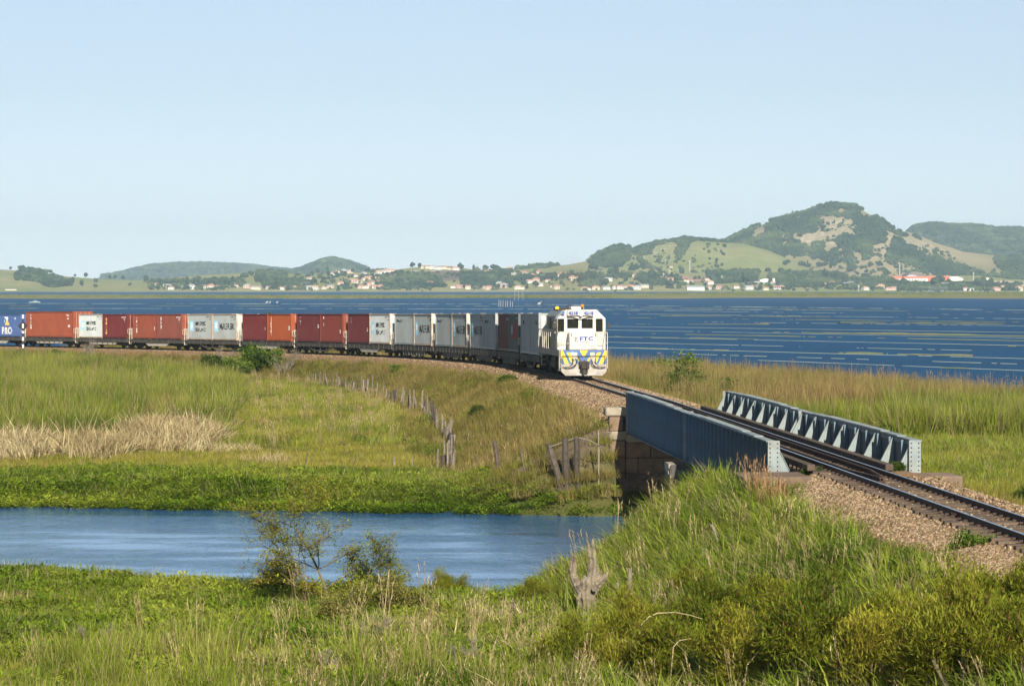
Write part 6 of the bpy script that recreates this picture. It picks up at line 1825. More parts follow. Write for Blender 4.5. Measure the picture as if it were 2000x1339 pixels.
# loose stones on the ballast shoulders
st_me = []
for k in range(4):
    b = bmesh.new(); bmesh.ops.create_icosphere(b, subdivisions=1, radius=.036)
    rr = random.Random(k)
    for v in b.verts: v.co = Vector((v.co.x * rr.uniform(.7, 1.4), v.co.y * rr.uniform(.7, 1.4), v.co.z * rr.uniform(.5, 1.1)))
    me = bpy.data.meshes.new('stone'); b.to_mesh(me); b.free(); me.materials.append(M['stone_bit']); st_me.append(me)
SP = []
for (a, b, n, o0, o1) in ((-125, S_NEAR - .6, 32000, 1.0, 3.6), (S_FAR + .4, 20, 16000, 1.02, 4.2), (20, 220, 16000, 1.02, 3.8), (-125, S_NEAR - 3, 9000, -3.6, -1.02), (S_FAR, 10, 7000, -3.6, -1.02), (-125, S_NEAR - 1, 7000, -1.0, 1.0), (S_FAR, 8, 2500, -.95, .95)):
    S_ = nrng.uniform(a, b, n); O_ = nrng.uniform(o0, o1, n)
    if o0 > 0: O_ = o0 + (np.where(S_ < -70, np.interp(S_, [-112, -96, -80], [1.7, 2.1, o1]), o1) - o0) * nrng.beta(1, 1.5, n)
    x = np.interp(S_, _S, _PX); y = np.interp(S_, _S, _PY); p = np.interp(S_, _S, _PH)
    X = x - np.cos(p) * O_; Y = y - np.sin(p) * O_
    bp_ = bprof_near if b < -50 else bprof
    oo = [q[0] for q in bp_][::-1]; hh = [q[1] for q in bp_][::-1]
    zb = zrail(S_) + np.interp(O_, oo, hh)
    Z = np.maximum(np.where(np.abs(O_) > 3.4, -9, zb), height(X, Y)) + .02
    SP.append(np.stack([X, Y, Z], -1))
SP = np.concatenate(SP); n = len(SP); sc = nrng.uniform(.45, 1.35, n)
scatter('ballast_stones', 'loose rusty ballast stones along the track', 'stones', SP, nrng.uniform(0, 6.28, (n, 3)), np.stack([sc, sc, sc], -1), nrng.integers(0, 4, n), st_me)

# ------------------------------------------------------------------ rows of floating weed on the lake
M['weed_mat'] = solid('floating weed', (.10, .15, .075), .9, (.165, .16, .09), .12, dirt=(.14, .18, .06), dirt_amt=.6, world=True)
M['weed_pale'] = solid('pale drift line', (.26, .33, .31), .8, (.18, .25, .25), .08, world=True)
M['weed_green'] = solid('far reed bed', (.13, .15, .035), .95, (.20, .17, .06), .01, dirt=(.08, .11, .025), dirt_amt=.7, world=True)
def weed_row(name, label, pts, wid, mat, lump=0.0, gap=0.0, seed=0, h=.05, n=1100):
    """pts: photograph pixels along the row; lies on the water"""
    W = [pix(a, b, z=0) for a, b in pts]
    xs_ = np.linspace(0, len(W) - 1, n); X = np.interp(xs_, range(len(W)), [w[0] for w in W]); Y = np.interp(xs_, range(len(W)), [w[1] for w in W])
    nn = fbm(X * .06 + seed * 13.1, Y * 0 + seed, 4); n3 = fbm(X * .25 + seed * 3.7, Y * 0 + seed, 3); n4 = fbm(X * 1.1 + seed, Y * 0 + 2.7 * seed, 3)
    mb = MB()
    for i in range(n - 1):
        if nn[i] + .55 * n3[i] + .4 * n4[i] < gap: continue
        w0 = wid * max(.08, .9 + .9 * n3[i] + .7 * nn[i] + .9 * n4[i]); w1 = wid * max(.08, .9 + .9 * n3[i + 1] + .7 * nn[i + 1] + .9 * n4[i + 1])
        hh = h + lump * max(0, nn[i] + .3) * (1 + n3[i])
        h1 = h + lump * max(0, nn[i + 1] + .3) * (1 + n3[i + 1])
        mb.add([(X[i], Y[i] - w0 / 2, .03), (X[i + 1], Y[i + 1] - w1 / 2, .03), (X[i + 1], Y[i + 1], h1 + .04), (X[i], Y[i], hh + .04), (X[i + 1], Y[i + 1] + w1 / 2, .03), (X[i], Y[i] + w0 / 2, .03)], [(0, 1, 2, 3), (3, 2, 4, 5)])
    if mb.f: tag(mb.build(name, mat, fix=False), label, 'water weeds', 'rows of floating weed on the lake', kind='stuff')
rows = [
    ([(-40, 592.5), (1000, 594), (2040, 606)], 2.2, 'weed_pale', 0, -.35, 'first thin pale drift line beyond the train across the whole lake'),
    ([(-40, 602), (700, 603), (1200, 604), (1600, 606)], 2.0, 'weed_pale', 0, -.1, 'broken pale drift line just above the container roofs'),
    ([(-40, 597), (1060, 598), (2040, 611)], 3.0, 'weed_mat', .1, .05, 'patchy line of weed behind the first drift line'),
    ([(1290, 617), (1620, 618.5)], 4.5, 'weed_mat', .25, -.5, 'long yellow green patch of weed in the upper lake right of the locomotive'),
    ([(1160, 612), (2040, 623)], 2.0, 'weed_pale', 0, 0, 'faint drift line at the yellow green patch'),
    ([(1180, 633), (1500, 633.5)], 3.5, 'weed_mat', .25, -.3, 'tan weed patch right of the cab roof'),
    ([(1640, 630), (1960, 633)], 2.8, 'weed_mat', .2, -.2, 'tan weed patches toward the right edge of the lake'),
    ([(1160, 626), (2040, 637)], 1.6, 'weed_pale', 0, .0, 'faint drift line above the tan patches'),
    ([(1160, 637), (2040, 650)], 1.5, 'weed_pale', 0, -.6, 'pale drift line level with the cab windows'),
    ([(1440, 648), (2040, 658)], 1.6, 'weed_mat', .2, -.05, 'row of tan weed between two drift lines'),
    ([(1160, 644), (2040, 661)], 1.1, 'weed_pale', 0, -.45, 'pale drift line level with the nose of the locomotive'),
    ([(1200, 657), (1480, 663)], 1.7, 'weed_mat', .3, -.4, 'tan weed row starting right of the nose of the locomotive'),
    ([(1160, 657.5), (2040, 676)], 1.0, 'weed_pale', 0, -.7, 'long pale drift line across the middle of the lake'),
    ([(1560, 668), (2040, 678)], 1.2, 'weed_mat', .2, .05, 'tan weed tufts on the middle drift line'),
    ([(1160, 678.5), (2040, 702)], .9, 'weed_pale', 0, -.7, 'pale drift line second from the reeds'),
    ([(1180, 679), (1900, 696)], 1.2, 'weed_mat', .25, .0, 'weed tufts on the drift line second from the reeds'),
    ([(1480, 704), (2040, 726)], .8, 'weed_pale', 0, -.6, 'pale drift line nearest to the reeds'),
    ([(1680, 714), (2040, 725)], 1.0, 'weed_mat', .2, -.1, 'weed tufts on the drift line nearest to the reeds'),
    ([(1160, 606), (2040, 616)], 1.6, 'weed_pale', 0, .1, 'faint broken drift line far out on the right side of the lake'),
    ([(1160, 620), (2040, 630)], 1.5, 'weed_mat', .1, .1, 'faint broken tan line between the yellow green patch and the tan patches'),
    ([(1160, 650), (2040, 667)], 1.0, 'weed_mat', .1, .12, 'scattered tan weed flecks below the cab window drift line'),
    ([(1160, 668), (2040, 688)], .8, 'weed_pale', 0, .08, 'short broken pale line between the two long middle drift lines'),
    ([(1280, 690), (2040, 713)], .7, 'weed_pale', 0, .1, 'short broken pale line before the nearest drift lines'),
]
for i, (pts, w, m_, lump, gap, lab) in enumerate(rows):
    Ymid = pix(*pts[len(pts) // 2], z=0)[1]
    weed_row('weed_row', lab, pts, (.45 if m_ == 'weed_mat' else .8) * w * Ymid * Ymid / 48950 * .40, M[m_], lump, gap, i + 3)
# the long reed bed in front of the far shore
def reed_bed():
    X, Y = np.meshgrid(np.arange(-420, 520, 4.0), np.arange(1750, 2500, 15.0))
    n = fbm(X * .012, Y * .004, 4); c = 2080 + 130 * fbm(X * .006, X * 0 + 4, 3) + X * .10; hw = 205 + 120 * fbm(X * .008 + 50, X * 0 + 1, 3) + np.clip(X, 0, 300) * .25
    e = 1 - np.abs(Y - c) / hw
    Z = np.where(e > 0, 1.0 * np.clip(e * 3, 0, 1) + .9 * fbm(X * .15, Y * .08, 3) + .8 * n + np.clip(X, 0, 250) * .0035, -1.5)
    return tag(link('reed_bed', grid_mesh('reed_bed', X, Y, Z, M['weed_green'], False)), 'long yellow green reed bed in the lake in front of the far shore', 'reeds', kind='stuff')
reed_bed()
rr_ = np.random.default_rng(9)
n = 5200; X = rr_.uniform(-420, 520, n); c = 2080 + 130 * fbm(X * .006, X * 0 + 4, 3) + X * .10; Y = c + rr_.uniform(-190, 190, n)
sc = rr_.uniform(.8, 1.6, n) * 1.5
scatter('reed_clumps', 'taller green clumps on the long reed bed in the lake', 'reeds', np.stack([X, Y, X * 0 + .3], -1), np.stack([X * 0, X * 0, rr_.uniform(0, 6.28, n)], -1), np.stack([sc * 2.2, sc * 2.2, sc * (.7 + np.clip(X, 0, 200) * .0035)], -1), rr_.integers(0, 4, n), PR['tall'])
# ------------------------------------------------------------------ posts and fences
def post_mesh(seed, h, r, lean=.0, top=.8):
    rr = random.Random(seed); mb = MB(); pts = []; n = 6
    ax, ay = rr.uniform(-1, 1) * lean, rr.uniform(-1, 1) * lean
    for i in range(n):
        t = i / (n - 1); pts.append((ax * h * t + rr.uniform(-.02, .02), ay * h * t + rr.uniform(-.02, .02), -.35 + (h + .35) * t))
    mb.tube(pts, [r * (1 - (1 - top) * i / (n - 1)) * rr.uniform(.88, 1.12) for i in range(n)], 7)
    # split, slanting top
    v = mb.v[-7:]
    for i in range(len(mb.v) - 7, len(mb.v)): mb.v[i] = (mb.v[i][0], mb.v[i][1], mb.v[i][2] + rr.uniform(-.05, .07))
    return mb
pm_l = [post_mesh(k, [1.15, 1.3, .95, 1.4, 1.05, 1.25][k], [.055, .045, .06, .04, .075, .05][k], .10).mesh('post', M['timber'], smooth=False) for k in range(6)]
pm_d = [post_mesh(20 + k, [1.1, 1.3, 1.2][k], [.10, .085, .12][k], .06).mesh('post', M['timber_dark'], smooth=False) for k in range(3)]
path = [(602, 752), (625, 757), (641, 760), (662, 762), (678, 766), (690, 768), (704, 768), (718, 772), (745, 780), (757, 785), (764, 787), (776, 790), (785, 794), (797, 800), (799, 806), (812, 800), (820, 806), (826, 812), (832, 816), (838, 822), (846, 830), (852, 838), (858, 846), (864, 854), (868, 862), (873, 868), (876, 874), (879, 882), (883, 888), (886, 894), (884, 902), (880, 910), (876, 916), (868, 922), (880, 924), (884, 926)]
f0 = ground_pix(760, 786)
fence = thing('wooden_fence', 'crooked fence of many thin grey posts running down the meadow to the river', 'fence', f0)
tops = []
fr2 = random.Random(3)
full = []
for p_, q_ in zip(path, path[1:]):
    full.append(p_)
    for t_ in ((.5,) if math.dist(p_, q_) < 12 else (.33, .66)):
        if fr2.random() < .95: full.append((p_[0] + (q_[0] - p_[0]) * t_ + fr2.uniform(-2, 2), p_[1] + (q_[1] - p_[1]) * t_ + fr2.uniform(-2, 2)))
full.append(path[-1])
for i, (a, b) in enumerate(full):
    x, y, z = ground_pix(a, b)
    dark = fr2.random() < .22
    o = link('post', fr2.choice(pm_d if dark else pm_l), None, (x, y, z), (fr2.gauss(0, .05), fr2.gauss(0, .07), fr2.uniform(0, 6)))
    k = fr2.choice([.6, .75, .85, .95, 1.0, 1.1]); o.scale = (fr2.uniform(1.0, 1.6), 1.1, k)
    world_child(o, fence); tops.append((x, y, z))
for zz in (.45, .85):
    mb = MB()
    for p, q in zip(tops, tops[1:]): mb.bar((p[0], p[1], p[2] + zz), (q[0], q[1], q[2] + zz), .012, .012)
    world_child(mb.build('wire', M['wire']), fence)
def single_post(px, py, h, r, label, lean=(0, 0), mat='timber', seed=1, name='post', top=.85):
    x, y, z = ground_pix(px, py)
    mb = post_mesh(seed, h, r, 0, top)
    for i, v in enumerate(mb.v): mb.v[i] = (v[0] + lean[0] * max(0, v[2]), v[1] + lean[1] * max(0, v[2]), v[2])
    return tag(mb.build(name, M[mat], None, (x, y, z)), label, 'post')
single_post(975, 923, 1.25, .12, 'stout grey post leaning left above the eroded bank', (-.16, 0), 'timber_dark', 41)
single_post(1094, 955, 1.55, .145, 'stout weathered post leaning left, left of the two upright ones by the bridge', (-.27, .1), 'timber_dark', 42)
single_post(1107, 962, 1.70, .155, 'thick upright weathered post between the leaning post and the notched one', (-.04, 0), 'timber_dark', 43)
single_post(1128, 944, 1.65, .135, 'upright weathered post carrying the end of the pale pole', (-.03, 0), 'timber_dark', 44)
single_post(1170, 940, 1.85, .035, 'thin pale pole standing right beside the stone pilaster', (0, 0), 'timber', 45)
single_post(1025, 936, 1.0, .03, 'thin crooked stick on the eroded bank', (-.15, 0), 'timber', 46)
single_post(770, 916, .5, .05, 'short grey stake on the meadow, the broader of a pair', (0, 0), 'timber', 47)
single_post(805, 919, .6, .035, 'short pale white stake on the meadow right of the broader stake', (0, 0), 'timber', 48)
single_post(694, 913, .55, .025, 'thin dark stake alone in the meadow left of the two short stakes', (-.03, 0), 'timber_dark', 49)
single_post(855, 920, .95, .05, 'grey post at the river end of the crooked fence', (0, 0), 'timber', 50)
single_post(592, 918, .75, .035, 'bent dead stick in the meadow right of the straw heap', (.25, .1), 'timber_dark', 51)
# slanting pole tied between the posts
a = ground_pix(1128, 944); b = ground_pix(1172, 940)
mb = MB(); mb.tube([(a[0] - 1.1, a[1], a[2] + 1.30), (a[0] - .02, a[1], a[2] + 1.68), ((a[0] + b[0]) / 2, (a[1] + b[1]) / 2, (a[2] + b[2]) / 2 + 1.52), (b[0] + .1, b[1] - .1, b[2] + 1.22)], [.025, .032, .03, .025], 6)
tag(mb.build('pole', M['timber']), 'thin pale pole tied across the upright posts beside the bridge', 'pole')

# ------------------------------------------------------------------ railway sign at the left
sx_, sy_, sz_ = ground_pix(45, 690)
s_at = float(_S[int(np.argmin((_PX - pix(45, 690, Y=316)[0]) ** 2 + (_PY - 316) ** 2))])
tx, ty, tz, tp = track(s_at)
gx, gy = tx - math.cos(tp) * 3.1, ty - math.sin(tp) * 3.1
for _ in range(40):
    e_ = 1000 + F * gx / gy - 45
    s_at += e_ / F * gy * .5
    tx, ty, tz, tp = track(s_at); gx, gy = tx - math.cos(tp) * 3.1, ty - math.sin(tp) * 3.1
gz = ground_z(gx, gy)
sign = thing('railway_sign', 'black diamond railway sign with a white bar on a black and white banded post', 'sign', (gx, gy, gz))
top_z = tz + 3.55 - gz
sm2 = {'w': solid('sign white', (.8, .78, .76), .5), 'b': solid('sign black', (.02, .02, .022), .5), 'r': solid('sign red', (.5, .08, .06), .5)}
nband = 11; base_z = -.3
for k in range(nband):
    z0 = base_z + (top_z - base_z) * k / nband; z1 = base_z + (top_z - base_z) * (k + 1) / nband
    mb = MB(); mb.box(-.10, .10, -.02, .02, z0, z1); mb.build('post_band', sm2['w' if k % 2 == 0 else 'b'], sign)
    mb = MB(); mb.box(-.14, -.101, -.02, .02, z0, z1); mb.build('post_edge', sm2['r' if k % 2 == 0 else 'b'], sign)
dz_ = top_z - 1.25
mb = MB(); mb.prism([(-.58, dz_), (0, dz_ - .62), (.58, dz_), (0, dz_ + .62)], 'y', -.06, -.025); dm = mb.build('diamond', sm2['b'], sign)
mb = MB(); mb.box(-.10, .09, -.066, -.061, dz_ - .24, dz_ + .24); mb.build('bar', sm2['w'], dm)

# ------------------------------------------------------------------ shrubs and small trees
def grow(mb, rr, p, d, l, r, lev, maxlev, tips, spread=.7, up=.15, kids=(2, 4), shrink=.66, wob=.18, n=5, minr=.004):
    pts = [p.copy()]; rad = [r]; seg = 4; q = p.copy(); dd = d.copy()
    for i in range(seg):
        dd = (dd + Vector((rr.uniform(-wob, wob), rr.uniform(-wob, wob), rr.uniform(-wob, wob) + up * .25))).normalized()
        q = q + dd * l / seg; pts.append(q.copy()); rad.append(max(minr, r * (1 - .45 * (i + 1) / seg)))
    mb.tube(pts, rad, n if lev < 2 else 4, cap=(lev == 0))
    if lev >= maxlev - 1:
        for q_ in pts[1:]: tips.append((q_, dd.copy(), lev))
    if lev < maxlev:
        for _ in range(rr.randint(*kids)):
            t = rr.uniform(.35, 1.0); i = min(seg, int(t * seg) + 0); b = pts[i]
            nd = (dd + Vector((rr.uniform(-1, 1), rr.uniform(-1, 1), rr.uniform(-.6, .8) + up)) * spread).normalized()
            grow(mb, rr, b, nd, l * shrink * rr.uniform(.7, 1.15), max(minr, rad[i] * .62), lev + 1, maxlev, tips, spread, up, kids, shrink, wob, n, minr)
LEAFM = {
    'feather': leafy('feathery shrub leaves', [(.085, .125, .010), (.165, .195, .016), (.27, .26, .028)], .4, .35, dead=(.19, .115, .035), dead_amt=.08),
    'thorn': leafy('sparse thorn tree leaves', [(.15, .20, .024), (.24, .27, .03), (.34, .31, .04)], .5, .4, dead=(.26, .16, .035), dead_amt=.10),
    'bush': leafy('dense bush leaves', [(.04, .075, .013), (.065, .105, .018), (.10, .14, .028)], .4, .3),
    'bright': leafy('bright shrub leaves', [(.08, .14, .015), (.12, .19, .022), (.18, .23, .04)], .4, .35),
    'olive': leafy('olive shrub leaves', [(.15, .17, .03), (.22, .215, .045), (.29, .25, .075)], .4, .3, dead=(.22, .17, .08), dead_amt=.12),
}
def shrub_meshes(seed, kind, h, w, lev=3, stems=5, leaf_l=.10, leaf_w=.03, per=10, spread=.7, lean=(0, 0), cloud=.12, up=.2, twig='twig_green', kids=(2, 4), r0=.03):
    rr = random.Random(seed); st = MB(); tips = []
    for k in range(stems):
        a = rr.uniform(0, 6.283); q = Vector((math.cos(a) * w * .12, math.sin(a) * w * .12, -.15))
        d = Vector((math.cos(a) * w / h * .75 * rr.uniform(.1, 1) + lean[0], math.sin(a) * w / h * .75 * rr.uniform(.1, 1) + lean[1], 1)).normalized()
        grow(st, rr, q, d, h * .52 * rr.uniform(.7, 1.1), r0 * rr.uniform(.7, 1.2), 0, lev, tips, spread, up, kids)
    lf = MB()
    for (p, d, lv) in tips:
        for _ in range(per):
            q = p + Vector((rr.gauss(0, cloud), rr.gauss(0, cloud), rr.gauss(0, cloud * .7)))
            if kind == 'frond':
                dd = (d + Vector((rr.uniform(-1, 1), rr.uniform(-1, 1), rr.uniform(-.5, .6)))).normalized()
            else: dd = Vector((rr.uniform(-1, 1), rr.uniform(-1, 1), rr.uniform(-.4, .9)))
            leaf(lf, q, dd, Vector((rr.uniform(-.5, .5), rr.uniform(-.5, .5), 1)), leaf_l * rr.uniform(.6, 1.3), leaf_w * rr.uniform(.7, 1.3))
    return st, lf
def shrub(name, label, cat, px, py, leafmat, meshes, rz=0, sc=1, group=None, at=None, twig='twig_green'):
    loc = at or ground_pix(px, py)
    t = thing(name, label, cat, loc, (0, 0, rz), group); t.scale = (sc, sc, sc)
    link('stem' if name != 'tree' else 'trunk', meshes[0], t); 
    if meshes[1] is not None: link('foliage' if name != 'tree' else 'crown', meshes[1], t)
    return t
def mk(seed, leafkey, twig='twig_green', **kw):
    st, lf = shrub_meshes(seed, **kw)
    return st.mesh('stem', M[twig], fix=False), (lf.mesh('foliage', LEAFM[leafkey], fix=False) if lf.f else None)

# foreground thorn tree reaching over the river
th = random.Random(12); st = MB(); tips = []
bx_, by_, bz_ = ground_pix(640, 1190)
main = [Vector((0, 0, -.2)), Vector((-.06, 0, .5)), Vector((-.26, 0, 1.0)), Vector((-.52, .05, 1.55)), Vector((-.85, .05, 2.05))]
st.tube(main, [.042, .037, .032, .028, .022], 6)
for (i, d, l) in ((4, (-.95, .1, .35), .8), (4, (-.3, .2, .9), .7), (4, (.55, -.2, .75), .75), (3, (-1, -.2, .25), .7), (3, (.85, .3, .35), .7), (2, (-.95, .3, .35), 1.1), (2, (.9, -.2, .5), .9), (1, (-1, 0, .55), 1.5), (1, (.8, .4, .5), .9), (2, (.3, -.6, .6), .8)):
    grow(st, th, main[i], Vector(d).normalized(), l * 1.3, .017, 1, 3, tips, .75, .05, (2, 4), .66, .22, 5, .004)
for (d, l) in (((-1.0, 0, .95), 1.6), ((.9, .2, .7), 1.3), ((1.0, -.2, .35), 1.2), ((-1, -.3, .4), 1.1)):
    grow(st, th, Vector((0, 0, 0)), Vector(d).normalized(), l * 1.3, .022, 0, 3, tips, .75, .05, (3, 4), .62, .22, 5, .004)
lf = MB()
for (p, d, lv) in tips:
    if th.random() < .22: continue
    for _ in range(th.randint(5, 16)):
        q = p + Vector((th.gauss(0, .10), th.gauss(0, .10), th.gauss(0, .05)))
        leaf(lf, q, Vector((th.uniform(-1, 1), th.uniform(-1, 1), th.uniform(-.25, .3))), Vector((0, 0, 1)), th.uniform(.07, .14), th.uniform(.03, .05))
t = thing('tree', 'thin leaning thorn tree with sparse yellow green leaves in front of the river', 'tree', (bx_, by_, bz_))
st.build('trunk', M['twig_green'], t, fix=False); lf.build('crown', LEAFM['thorn'], t, fix=False)

TH = [mk(300 + k, 'thorn', kind='leaf', h=1.25, w=1.5, lev=3, stems=6, leaf_l=.075, leaf_w=.028, per=4, cloud=.15, spread=.9) for k in range(3)]
OL = [mk(310 + k, 'olive', kind='leaf', h=1.1, w=1.5, lev=3, stems=7, leaf_l=.07, leaf_w=.026, per=8, cloud=.09) for k in range(2)]
FE = [mk(320 + k, 'feather', kind='frond', h=1.15, w=1.9, lev=3, stems=8, leaf_l=.085, leaf_w=.014, per=26, cloud=.085, spread=.75, up=.05) for k in range(4)]
BU = [mk(330 + k, 'bush', kind='leaf', h=1.5, w=1.9, lev=3, stems=7, leaf_l=.12, leaf_w=.065, per=8, cloud=.13) for k in range(3)]
BR = [mk(340 + k, 'bright', kind='leaf', h=1.2, w=1.6, lev=3, stems=6, leaf_l=.11, leaf_w=.05, per=8, cloud=.12) for k in range(2)]
BARE_ = [mk(350 + k, 'olive', 'twig', kind='leaf', h=2.2, w=2.2, lev=4, stems=3, per=0, spread=.7, up=.2, r0=.05, kids=(3, 4)) for k in range(2)]

shrub('shrub', 'olive thorn shrub with yellow leaves right of the leaning thorn tree', 'shrub', 735, 1170, None, TH[0], .4, 1.35)
shrub('shrub', 'small thorn shrub left of the leaning thorn tree over the water edge', 'shrub', 545, 1165, None, TH[1], 1.4, 1.1)
shrub('shrub', 'dull olive shrub at the foot of the leaning thorn tree', 'shrub', 640, 1225, None, OL[0], 2.0, 1.0)
shrub('shrub', 'wide olive shrub with dry twigs in front of the thorn shrub', 'shrub', 790, 1205, None, OL[1], .9, 1.15)
shrub('shrub', 'dark feathery shrub at the water edge right of the thorn shrubs', 'shrub', 870, 1175, None, FE[0], .9, .8)
shrub('shrub', 'feathery shrub on the water edge left of the tree stump', 'shrub', 1065, 1185, None, FE[1], 2.1, .85)
shrub('shrub', 'broad yellow green thorn shrub between the leaning tree and the wide olive shrub', 'shrub', 690, 1205, None, TH[2], 2.2, 1.15)
shrub('shrub', 'brown tangle of twigs below the wide olive shrub', 'shrub', 720, 1265, None, BARE_[0], .3, .42)
shrub('shrub', 'grey dry twigs in the grass at the bottom left of centre', 'shrub', 900, 1320, None, BARE_[1], 1.3, .40)
shrub('shrub', 'dry twiggy plant at the bottom centre', 'shrub', 640, 1335, None, BARE_[0], 2.3, .36)
shrub('shrub', 'thin dry stalked plant standing in the left foreground grass', 'shrub', 190, 1270, None, BARE_[1], .3, .33)
for i, (a, b, k, rz, sc, lab) in enumerate([
    (1250, 1290, 0, .2, 1.0, 'dark feathery shrub in front of the tree stump'), (1180, 1335, 1, 1.2, 1.05, 'feathery shrub at the very bottom below the stump'), (1330, 1335, 2, 2.2, 1.1, 'yellow green feathery shrub at the bottom, second right of the stump'),
    (1430, 1255, 3, 3.0, 1.05, 'feathery shrub with a dark hollow in the middle of the right slope'), (1480, 1345, 1, .7, 1.15, 'low feathery shrub at the bottom below the hollow one'), (1560, 1230, 2, 4.0, .95, 'feathery shrub with rusty tips in the middle of the right slope'),
    (1600, 1330, 0, 5.0, 1.2, 'broad yellow green feathery shrub in the bottom right'), (1700, 1280, 3, 1.0, 1.0, 'feathery shrub below the gravel shoulder'), (1760, 1345, 2, 2.8, 1.15, 'broad feathery shrub at the bottom right'),
    (1870, 1260, 1, 3.7, 1.0, 'feathery shrub near the right edge below the rails'), (1920, 1345, 0, .1, 1.2, 'large feathery shrub in the bottom right corner'), (1980, 1230, 3, 1.9, .95, 'feathery shrub at the right edge'), (1380, 1180, 1, .9, .7, 'small feathery shrub among the tall bank grass')]):
    shrub('shrub', lab, 'shrub', a, b, None, FE[k], rz, sc * 1.45, 'feathery shrubs on the near slope')
shrub('bush', 'leafy bush at the right end of the gravel beside the rails', 'bush', 1900, 1095, None, BR[0], 0, .62)
shrub('bush', 'leafy bush on the slope below the gravel', 'bush', 1780, 1120, None, BR[1], .6, .55)
shrub('bush', 'small leafy bush on the slope left of the one below the gravel', 'bush', 1650, 1100, None, BR[0], 2.6, .5)
shrub('bush', 'dark leafy bush at the right edge beyond the rails', 'bush', 1992, 990, None, BU[0], 0, .62)
shrub('bush', 'small dark bush growing on the abutment at the right girder end', 'bush', 1755, 925, None, BU[1], 1.0, .34, at=(lambda p: (p[0], p[1], p[2]))(pix(1755, 928, Y=77.3)))
shrub('bush', 'small dark weed bush beside the stone ledge at the near girder end', 'bush', 1590, 945, None, BU[2], 2.0, .36)
# shrubs by the reeds right of the locomotive
for i, (a, b, m_, sc, lab) in enumerate([(1312, 190, BU[0], 2.3, 'dark leafy bush by the reeds right of the locomotive, largest of its row'), (1350, 182, BU[1], 2.2, 'dark leafy bush in the middle of the row beside the reeds'), (1388, 172, BU[2], 1.8, 'dark leafy bush at the near end of the row by the far girder end'), (1335, 215, BR[0], 3.2, 'tall light bush rising over the reeds against the lake'), (1440, 205, BR[1], 2.5, 'small light bush standing in the reeds against the lake'), (1585, 200, BR[0], 2.4, 'small light bush in the reeds in the middle of the reed belt')]):
    x = (a - 1000) / F * b
    shrub('bush', lab, 'bush', 0, 0, None, m_, i * .9, sc, at=(x, b, ground_z(x, b)))
# bushes on the meadow in front of the train
shrub('bush', 'big dark green bush in front of the maroon and orange brown containers', 'bush', 505, 728, None, BR[0], .3, 2.7)
shrub('bush', 'dark green bush left of the big one in front of the train', 'bush', 415, 732, None, BU[1], 1.3, 1.7)
shrub('bush', 'small bright bush between the two dark bushes in front of the train', 'bush', 460, 735, None, BR[1], 2.3, 1.9)
shrub('bush', 'grey leafless bush right of the big green bush', 'bush', 545, 738, None, BARE_[0], .5, 1.5)
shrub('bush', 'bare thorny twigs left of the big green bush', 'bush', 437, 722, None, BARE_[1], 2.5, 1.1)
shrub('tree', 'small leafless grey tree in front of the white container at the left', 'tree', 180, 716, None, mk(371, 'olive', 'twig', kind='leaf', h=3.0, w=2.6, lev=4, stems=2, per=0, spread=.75, up=.25, r0=.085, kids=(3, 4)), 0, 1.12)
shrub('bush', 'light green bush on the ballast edge in front of the tall orange red container', 'bush', 113, 700, None, BR[1], 1.5, 1.15)
shrub('bush', 'dark low bush beside the banded sign post', 'bush', 38, 700, None, BU[2], .2, .75)
# palm like treetop showing above the orange brown container
xx, yy, zz = pix(530, 606, Y=330)
shrub('tree', 'dark treetop showing above the orange brown container roof', 'tree', 0, 0, None, mk(372, 'bush', kind='leaf', h=5.0, w=3.6, lev=3, stems=6, leaf_l=.5, leaf_w=.14, per=9, cloud=.3), 0, 1.0, at=(xx, yy, max(0, zz - 5.0)))
# flowering patch on the embankment
fl = ground_pix(990, 748); t = thing('bush', 'low green bush with pale dead heads on the embankment below the locomotive', 'bush', fl)
a_, b_ = mk(380, 'bright', kind='leaf', h=.7, w=1.8, lev=3, stems=8, leaf_l=.12, leaf_w=.06, per=8, cloud=.12)
link('stem', a_, t); link('foliage', b_, t)
fm_ = leaf_tuft(381, 60, .85, .35, .09, .05).mesh('dead_head', G['stalk'], fix=False); link('dead_head', fm_, t, (-.3, -.2, .1))
shrub('bush', 'low dark green bush in the middle of the embankment slope', 'bush', 935, 815, None, BU[1], .8, .62)
shrub('bush', 'low bright green bush on the embankment below the containers', 'bush', 776, 728, None, BR[0], .8, .7)

# red brown plume grass beside the near girder end
def plume(px, py, h, label, seed, at=None):
    loc = at or ground_pix(px, py); t = thing('plume_grass', label, 'grass clump', loc)
    tuft(seed, 46, h, .26, .022, .22, .6).build('stem', G['dry_tuft'], t, fix=False); 
    seedhead(seed + 1, 26, h * .9).build('seed_head', G['dry_tuft'], t, fix=False)
plume(1482, 985, 1.25, 'tall red brown plume grass in front of the near end plate of the left girder', 401)
plume(1500, 1010, 1.0, 'shorter red brown plume grass right in front of the taller one', 403)
plume(1520, 1000, .8, 'low red brown plume grass right of the taller ones', 405)

